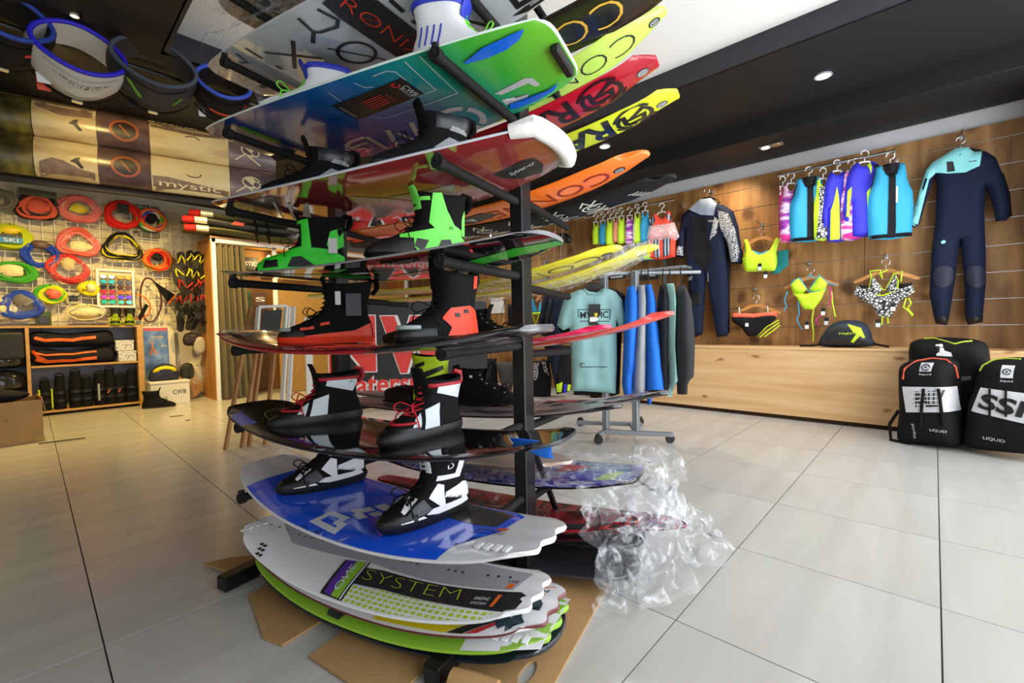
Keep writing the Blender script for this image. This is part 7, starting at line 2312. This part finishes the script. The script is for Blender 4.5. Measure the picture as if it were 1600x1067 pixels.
t2_, f2_, fr2 = backpack('black backpack with lime piping and large slanted letters, right picture edge', (4.36, bb.y+.02, 0), -pi/2-.30,
                         [(1508, 694), (1514, 640), (1528, 590), (1540, 566), (1565, 559), (1600, 558), (1640, 562), (1660, 600), (1660, 700), (1580, 706)], .17,
                         [(1546, 602), (1650, 615), (1650, 665), (1531, 638)], (M('lime_piping', '#a8b82a', .5), [(1541, 578), (1544, 570), (1556, 562), (1575, 559), (1600, 560)]), 'SSR', [(1541, 633), (1640, 655), (1550, 610)], [(1578, 568), (1598, 569), (1596, 588), (1577, 587)])
for x0 in (1561, 1586):
    G().tube([fr2(*f2_.pt(x0-.1*i*i*.0, 604+6*i), .012) for i in range(8)], .006, 6).build('strap', m_blkfab, t2_, smooth=True)
decal('small_lettering', t2_, silverp, lambda x, z: fr2(x, z, .004), [], [('LIQUID', f2_.pt(1550, 681), (.10, -.005), (0, .022), 0)], step=.04)
t3, f3, fr3 = backpack('black duffel with lime edge standing behind the two front backpacks', (4.62, on(2, 0, 1480, 680).y-.05, 0), -pi/2-.1,
                       [(1426, 680), (1422, 600), (1420, 545), (1430, 532), (1460, 527), (1500, 528), (1534, 533), (1546, 548), (1548, 600), (1548, 680)], .16, None, (M('lime_piping', '#a8b82a'), [(1445, 529), (1462, 528), (1480, 532), (1494, 536), (1508, 533), (1520, 532)]), None, None, None)
decal('white_emblem', t3, m_wht, lambda x, z: fr3(x, z, .004), [(f3.L([(1466, 537), (1476, 536), (1480, 546), (1490, 549), (1492, 555), (1468, 554)]), 0)], step=0)
decal('emblem_dark', t3, m_blk, lambda x, z: fr3(x, z, .006), [(f3.L([(1468, 539), (1472, 539), (1473, 548), (1469, 548)]), 0)], step=0)
decal('mesh_label', t3, M('grey_tag', '#4c4d50'), lambda x, z: fr3(x, z, .004), [(f3.L([(1505, 585), (1520, 584), (1520, 590), (1506, 592)]), 0)], step=0)

# ================================================================== rolling garment rack
gr_ = thing('garment_rack', 'grey steel rolling rack with casters holding shirts and hoodies', 'clothes rack', (3.35, 1.92, 0))
m_gst = M('grey_steel_paint', '#8f959b', .4, .5)
C0 = Vector((3.35, 1.92, 0))
cp = [on(2, 0, *q)-C0 for q in ((935, 694), (1047, 692), (1000, 664), (907, 665))]
H1 = Vector((0, 0, .075))
g = G(); bar3(g, cp[0]+H1, on(2, .085, 946, 673)-C0, .035, .025); g.build('foot_bar', m_gst, gr_)
pa, pbb = on(2, .085, 946, 674)-C0, on(2, .085, 1052, 679)-C0
g = G(); bar3(g, pa, pbb, .04, .03); g.build('foot_bar', m_gst, gr_)
pc, pd = on(2, .085, 902, 660)-C0, on(2, .085, 1003, 663)-C0
g = G(); bar3(g, pc, pd, .04, .03); g.build('foot_bar', m_gst, gr_)
post_b = [on(2, .1, 947, 668)-C0, on(2, .1, 994, 672)-C0]
g = G(); bar3(g, on(2, .085, 950, 662)-C0, post_b[0]-Vector((0, 0, .015)), .03, .03); g.build('foot_bar', m_gst, gr_)
g = G(); bar3(g, on(2, .085, 985, 662)-C0, post_b[1]-Vector((0, 0, .015)), .03, .03); g.build('foot_bar', m_gst, gr_)
for q in cp:
    g = G()
    g.lathe([(.001, -.014), (.030, -.014), (.034, -.008), (.034, .008), (.030, .014), (.001, .014)], 18, (q.x, q.y, .034), R=Vector((.8, .6, 0)).to_track_quat('Z', 'Y').to_matrix())
    fk = G().box((q.x, q.y, .064), (.036, .036, .022), ch=.004).build('caster_fork', m_blk, gr_)
    g.build('caster_wheel', m_rubber, fk, smooth=40)
RD = Vector((.684, -.730, 0))
mid_ = (post_b[0]+post_b[1])/2
zr = PF(C0+Vector((mid_.x, mid_.y, 0)), face_cam(C0+mid_)).pt(1020, 425)[1]
mid = (post_b[0]+post_b[1])/2
ra = Vector((mid.x, mid.y, zr))-RD*.32; rb = Vector((mid.x, mid.y, zr))+RD*.62
G().tube([ra, rb], .014, 10).build('hang_rail', m_gst, gr_, smooth=True)
for pbx in post_b:
    G().box((pbx.x, pbx.y, (zr+.08)/2), (.045, .045, zr-.06), ch=.003).build('upright', m_gst, gr_)

hood_b, hood_g, hood_k, hood_m = M('hoodie_blue', '#2a74e0', .85), M('hoodie_grey', '#a2a4a8', .85), M('hoodie_black', '#232326', .85), M('hoodie_mint', '#9fcac6', .85)
hood_dk = M('hoodie_charcoal', '#343436', .85)
RC = Vector((mid.x, mid.y, 0))+C0
fang = face_cam((RC.x, RC.y))
fr_ = PF((RC.x, RC.y, 0), fang)


def hoodie(label, pts, mat, dy, seed, extra=None):
    q = fr_.L(pts)
    mx_ = sum(a for a, b in q)/len(q)
    q = [(mx_+(a-mx_)*1.3, b) for a, b in q]
    t = thing('hoodie', label, 'hoodie', Vector((RC.x, RC.y, 0))-Vector((sin(fang), -cos(fang), 0))*dy*-1, fang, 'hoodies on the rolling rack')
    pillow('body', t, mat, q, .15, .06, cell=.035, fold=.012, seed=seed)
    cx = sum(a for a, b in q[:2])/2; zt = max(b for a, b in q)
    hk = [(cx, 0, zt-.01), (cx, 0, zr-.01)]+[(cx, .02*cos(a), zr+.0+.022*sin(a)) for a in [radians(-80+250*i/10) for i in range(11)]]
    G().tube(hk, .004, 6).build('hanger_hook', m_blk, t, smooth=True)
    return t


hoodie('bright blue hoodie edge on, first from the left', [(981, 448), (990, 446), (995, 460), (996, 500), (992, 560), (988, 618), (978, 622), (975, 600), (977, 520), (978, 470)], hood_b, 0, 1)
hoodie('grey hoodie edge on between two blue hoodies', [(998, 446), (1006, 445), (1010, 470), (1009, 540), (1008, 600), (1006, 618), (994, 616), (991, 600), (994, 520), (995, 470)], hood_g, 0, 2)
hoodie('bright blue hoodie edge on right of the grey hoodie', [(1011, 445), (1018, 444), (1024, 470), (1028, 530), (1036, 600), (1034, 612), (1020, 618), (1018, 632), (1014, 632), (1010, 600), (1010, 500)], hood_b, 0, 3)
hoodie('black hoodie edge on, left of the mint hoodie', [(1032, 446), (1040, 444), (1043, 470), (1042, 540), (1043, 610), (1038, 620), (1030, 600), (1029, 520), (1029, 470)], hood_k, 0, 4)
hoodie('pale mint hoodie edge on between two dark hoodies', [(1043, 443), (1052, 443), (1056, 470), (1054, 540), (1058, 596), (1052, 604), (1050, 620), (1045, 620), (1046, 560), (1043, 500)], hood_m, 0, 5)
hoodie('charcoal hoodie at the right end with its cuff hanging', [(1060, 448), (1070, 445), (1078, 470), (1082, 540), (1080, 590), (1074, 595), (1073, 616), (1061, 616), (1060, 590), (1058, 520)], hood_dk, 0, 6)

# T-shirts on the face-out arm
tp = on(2, 0, 946, 690)
T0 = Vector((2.95, 2.02, 0))
tang = face_cam((T0.x, T0.y))
ft = PF(T0, tang)
for dy, m, lb, pts in ((.10, M('tee_black', '#131315', .85), 'black T-shirt hanging behind the mint one', [(918, 450), (960, 448), (978, 458), (985, 480), (986, 512), (978, 516), (974, 500), (972, 560), (970, 618), (960, 622), (896, 620), (897, 560), (893, 516), (880, 522), (872, 515), (884, 470), (898, 455)]),
                       (0, M('tee_mint', '#8fb9b8', .85), 'mint T-shirt with a black square print facing out on the rack', [(912, 450), (920, 455), (933, 457), (944, 448), (962, 456), (972, 468), (978, 506), (968, 514), (963, 500), (964, 560), (962, 615), (940, 613), (910, 611), (894, 611), (893, 560), (890, 512), (880, 516), (870, 508), (880, 470), (892, 458)])):
    t = thing('t_shirt', lb, 't-shirt', T0+Vector((-sin(tang), cos(tang), 0))*dy, tang)
    o, fr = pillow('body', t, m, ft.L(pts), .055, .07, cell=.03, fold=.014, seed=9)
    hx, hz = ft.pt(928, 448)
    if dy == 0:
        ink = M('shirt_ink', '#1c2326', .7)
        sq = []
        for pl in ([(904, 484), (904, 496)], [(904, 484), (953, 484), (952, 500)], [(906, 502), (951, 502)], [(908, 567), (908, 572), (948, 572)], [(906, 566), (914, 567)]):
            sq += [(pp, 0) for pp in ribbon(ft.L(pl), .005)]
        a = ft.pt(907, 497.5); b = ft.pt(950, 497.5)
        decal('square_print', t, ink, lambda x, z: fr(x, z, .006), sq, [('MYSTIC', a, (b[0]-a[0], 0), (0, .05), 0, .01)], step=.012)
        cx, cz = ft.pt(927, 512)
        decal('small_emblem', t, ink, lambda x, z: fr(x, z, .006), [(pp, 0) for pp in ribbon(arc2(cx, cz, .012, .012, 0, 340, 10), .004)], step=0)
        x_, z_ = ft.pt(929, 492)
        swing_tag(t, x_, z_, fr(x_, z_, .012).y, .085, .16, .22)
        G().box((x_+.01, fr(x_, z_, .012).y-.003, z_+.0), (.025, .002, .025)).build('yellow_mark', M('tag_yellow', '#e8c81c', .5), t)
        nk = ft.L([(913, 450), (918, 458), (930, 460), (942, 456), (945, 449)])
        G().tube([fr(x, z-.01, .001) for x, z in nk], .008, 6).build('neck_rib', M('tee_mint_rib', '#7fa8a8', .85), t, smooth=True)
hanger('garment_hanger', 'broad black hanger in the mint T-shirt', T0+Vector((0, 0, 0))+Vector((cos(tang), sin(tang), 0))*ft.pt(928, 448)[0]+Vector((0, 0, ft.pt(928, 450)[1])), tang, .34, m_blk, m_blk, 'wood')
x_, z_ = ft.pt(928, 438)
arm_a = T0+Vector((cos(tang), sin(tang), 0))*x_+Vector((0, 0, z_+.03))
tag(G().tube([arm_a-Vector((0, 0, 0)), Vector((C0.x+post_b[0].x, C0.y+post_b[0].y, zr))], .010, 8).build('face_out_arm', m_gst, smooth=True), 'grey face-out arm carrying the T-shirts', 'arm')

# ================================================================== behind the rack: counter shelf, wall rails, dark garments
shp = PF((4.55, 3.1, 0), -pi/2)
A_ = on(0, 4.75, 870, 386); B_ = on(0, 4.75, 1000, 380)
t = thing('sign_shelf', 'grey steel shelf with dark name strips above the garment rack', 'shelf', (4.75, (A_.y+B_.y)/2, 0))
zz = on(0, 4.70, 960, 433).z+.045
L__ = 2.6
G().box((.2, .2, zz), (.42, L__, .03), ch=.003).build('shelf_board', m_gst, t)
for yy in (-.9, .0, .9):
    G().box((.40, .2+yy, zz-.1), (.03, .03, .9)).build('support', m_gst, t)
for px0, px1, lb, word in ((941, 978, 'dark name strip with white letters and a red blot, left on the shelf', 'AMSTERDAM'), (1000, 1030, 'dark name strip with white letters, right on the shelf', 'MYSTIC')):
    a = on(0, 4.735, px0, 439); b = on(0, 4.735, px1, 430)
    f_ = PF((4.735, a.y, 0), -pi/2)
    t = thing('name_strip', lb, 'sign', (4.735, a.y, 0), -pi/2)
    x0, z0 = f_.pt(px0, 439); x1, _ = f_.pt(px1, 431); z1 = zz-.012
    G().box(((x0+x1)/2, 0, (z0+z1)/2), (x1-x0, .012, abs(z1-z0)), ch=.002).build('strip', m_blk, t)
    decal('lettering', t, m_wht, flat(-.008), [], [(word, (x0+.12, (z0+z1)/2-.012), (x1-x0-.16, 0), (0, .024), 0)], step=0)
    if word[0] == 'A':
        decal('red_blot', t, M('sign_red', '#e23c36'), flat(-.008), [([(x0+.02, (z0+z1)/2-.02), (x0+.07, (z0+z1)/2-.025), (x0+.08, (z0+z1)/2+.01), (x0+.03, (z0+z1)/2+.02)], 0)], step=0)
# small striped socks/caps hung high left of the shelf
q = on(0, 4.7, 878, 372)
t = thing('cap_pack', 'black cap with white stripes and a pink ribbon hung behind the orange ski', 'cap', q, -pi/2)
pillow('cap', t, m_blk, smooth_poly([(-.12, -.06), (-.06, .05), (.05, .06), (.15, -.02), (.13, -.08), (0, -.06)], 3), .05, cell=.03)
G().tube([(-.10, -.03, .10), (-.09, -.05, -.02), (-.11, -.03, -.14)], .012, 6).build('pink_ribbon', magenta, t, smooth=True)

Af, Bf = on(0, 4.62, 750, 452), on(0, 4.62, 890, 450)
zrr = Af.z
dn = [  # (label, plane X, outline px, material, depth, category)
    ('dark shirt sleeve edge on behind the mint T-shirt, nearest', 4.3, [(868, 462), (884, 458), (888, 480), (882, 520), (874, 560), (866, 600), (858, 560), (860, 500)], M('shirt_navy', '#1a2032', .85), .08, 'shirt'),
    ('dark navy shirt edge on second behind the mint T-shirt', 4.35, [(860, 458), (874, 456), (876, 480), (870, 530), (858, 570), (850, 540), (852, 490)], M('shirt_ink', '#1c2326'), .08, 'shirt'),
    ('midnight shirt edge on third behind the mint T-shirt', 4.4, [(850, 460), (864, 457), (864, 490), (858, 530), (846, 524), (842, 500)], M('shirt_midnight', '#141a2a', .85), .08, 'shirt'),
    ('black board shorts with monochrome side panel hanging low by the post', 4.5, [(829, 565), (858, 562), (862, 590), (860, 628), (836, 630), (828, 600)], wetk, .05, 'shorts'),
    ('black leggings with neon and blue hem behind the T-shirt', 4.45, [(866, 540), (892, 540), (893, 600), (888, 612), (870, 616), (864, 590)], wetk, .05, 'leggings'),
    ('grey wetsuit legs with orange cuffs seen left of the post', 4.5, [(774, 566), (803, 565), (804, 590), (798, 616), (788, 616), (780, 590)], M('suit_grey', '#4a4844', .8), .05, 'wetsuit'),
    ('small black shorts hanging left of the post', 4.55, [(793, 475), (808, 474), (808, 510), (794, 509)], wetk, .04, 'shorts'),
    ('black wetsuit hanging beside the grey suit legs', 4.52, [(752, 560), (776, 560), (778, 600), (772, 640), (756, 640)], charc, .05, 'wetsuit')]
for i, (lb, X, pts, m, dep, cat) in enumerate(dn):
    f_ = PF(on(0, X, sum(p_[0] for p_ in pts)/len(pts), 500), face_cam(on(0, X, pts[0][0], 500)))
    t = thing({'shirt': 'hanging_shirt', 'shorts': 'board_shorts', 'leggings': 'leggings', 'wetsuit': 'wetsuit'}[cat], lb, cat, f_.p0, f_.ang)
    o, fr = pillow('body', t, m, f_.L(pts), dep, cell=.04, fold=.008, seed=40+i)
    q = f_.L(pts); cx_ = sum(a for a, b in q)/len(q); zt_ = max(b for a, b in q)
    ry = Vector((4.62-f_.p0.x, 0, 0)); ll = Vector((ry.dot(f_.ax), -ry.dot(f_.n), 0))
    G().tube([(cx_, 0, zt_-.03), (cx_*.5+ll.x*.5, ll.y*.5, max(zt_+.01, zrr-.05)), (ll.x+cx_*.3, ll.y, zrr+.014)], .004, 6).build('hanger_wire', m_chrome, t, smooth=True)
    if i == 3:
        decal('monochrome_panel', t, leop, lambda x, z: fr(x, z, .004), [(f_.L([(830, 567), (842, 566), (840, 590), (834, 596), (829, 590)]), 0), (f_.L([(846, 565), (852, 565), (858, 586), (850, 580)]), 0)], step=.05)
    if i == 4:
        decal('neon_hem', t, neon, lambda x, z: fr(x, z, .004), [(f_.L([(869, 600), (879, 596), (877, 612), (870, 612)]), 0), (f_.L([(887, 600), (892, 600), (890, 610), (886, 610)]), 0)], step=.05)
        decal('blue_hem', t, royal, lambda x, z: fr(x, z, .009), [(f_.L([(881, 600), (886, 599), (885, 613), (880, 614)]), 0)], step=.05)
    if i == 5:
        decal('orange_cuff', t, M('coral_cloth', '#ff6a4a'), lambda x, z: fr(x, z, .004), [(f_.L([(784, 610), (798, 609), (797, 615), (786, 616)]), 0)], step=.05)
# aqua bikini with neon trim
f_ = PF(on(0, 4.6, 838, 480), face_cam(on(0, 4.6, 838, 480)))
t = thing('bikini', 'aqua triangle bikini with neon trim on a wooden hanger behind the post', 'bikini', f_.p0, f_.ang)
pillow('cup', t, aqua, f_.L([(828, 488), (830, 468), (833, 466), (840, 488)]), .03, cell=.03)
pillow('cup', t, aqua, f_.L([(840, 488), (844, 470), (850, 486), (848, 489)]), .03, cell=.03)
G().tube([(a, -.03, b) for a, b in f_.L([(827, 489), (838, 490), (850, 487)])], .012, 6).build('neon_trim', neon, t, smooth=True)
G().tube([(a, -.03, b) for a, b in f_.L([(832, 491), (837, 508), (842, 491)])], .008, 6).build('neon_tie', neon, t, smooth=True)
for px, lb in ((834, 'wooden hanger above the aqua bikini, left'), (850, 'wooden hanger above the aqua bikini, right'), (797, 'wooden hanger just left of the rack post')):
    p_ = on(0, 4.65, px, 462)
    hanger('garment_hanger', lb, p_, face_cam(p_)+.5, .24, m_hang, m_chrome)
t = thing('wall_rail', 'low chrome rail of dark garments behind the rack', 'rail', (4.62, Bf.y, zrr))
G().tube([(0, 0, 0), (0, Af.y-Bf.y, 0)], .012, 8).build('tube', m_chrome, t, smooth=True)
for yy in (0.02, Af.y-Bf.y-.02):
    G().tube([(0, yy, 0), (WX-4.62-.005, yy, 0)], .010, 8).build('bracket', m_chrome, t)
t = thing('info_sheet', 'pale grey sheet pinned to the far timber wall', 'notice', on(0, 5.19, 777, 475), -pi/2)
G().box((0, -.004, 0), (.32, .006, .30)).build('sheet', m_paper, t)
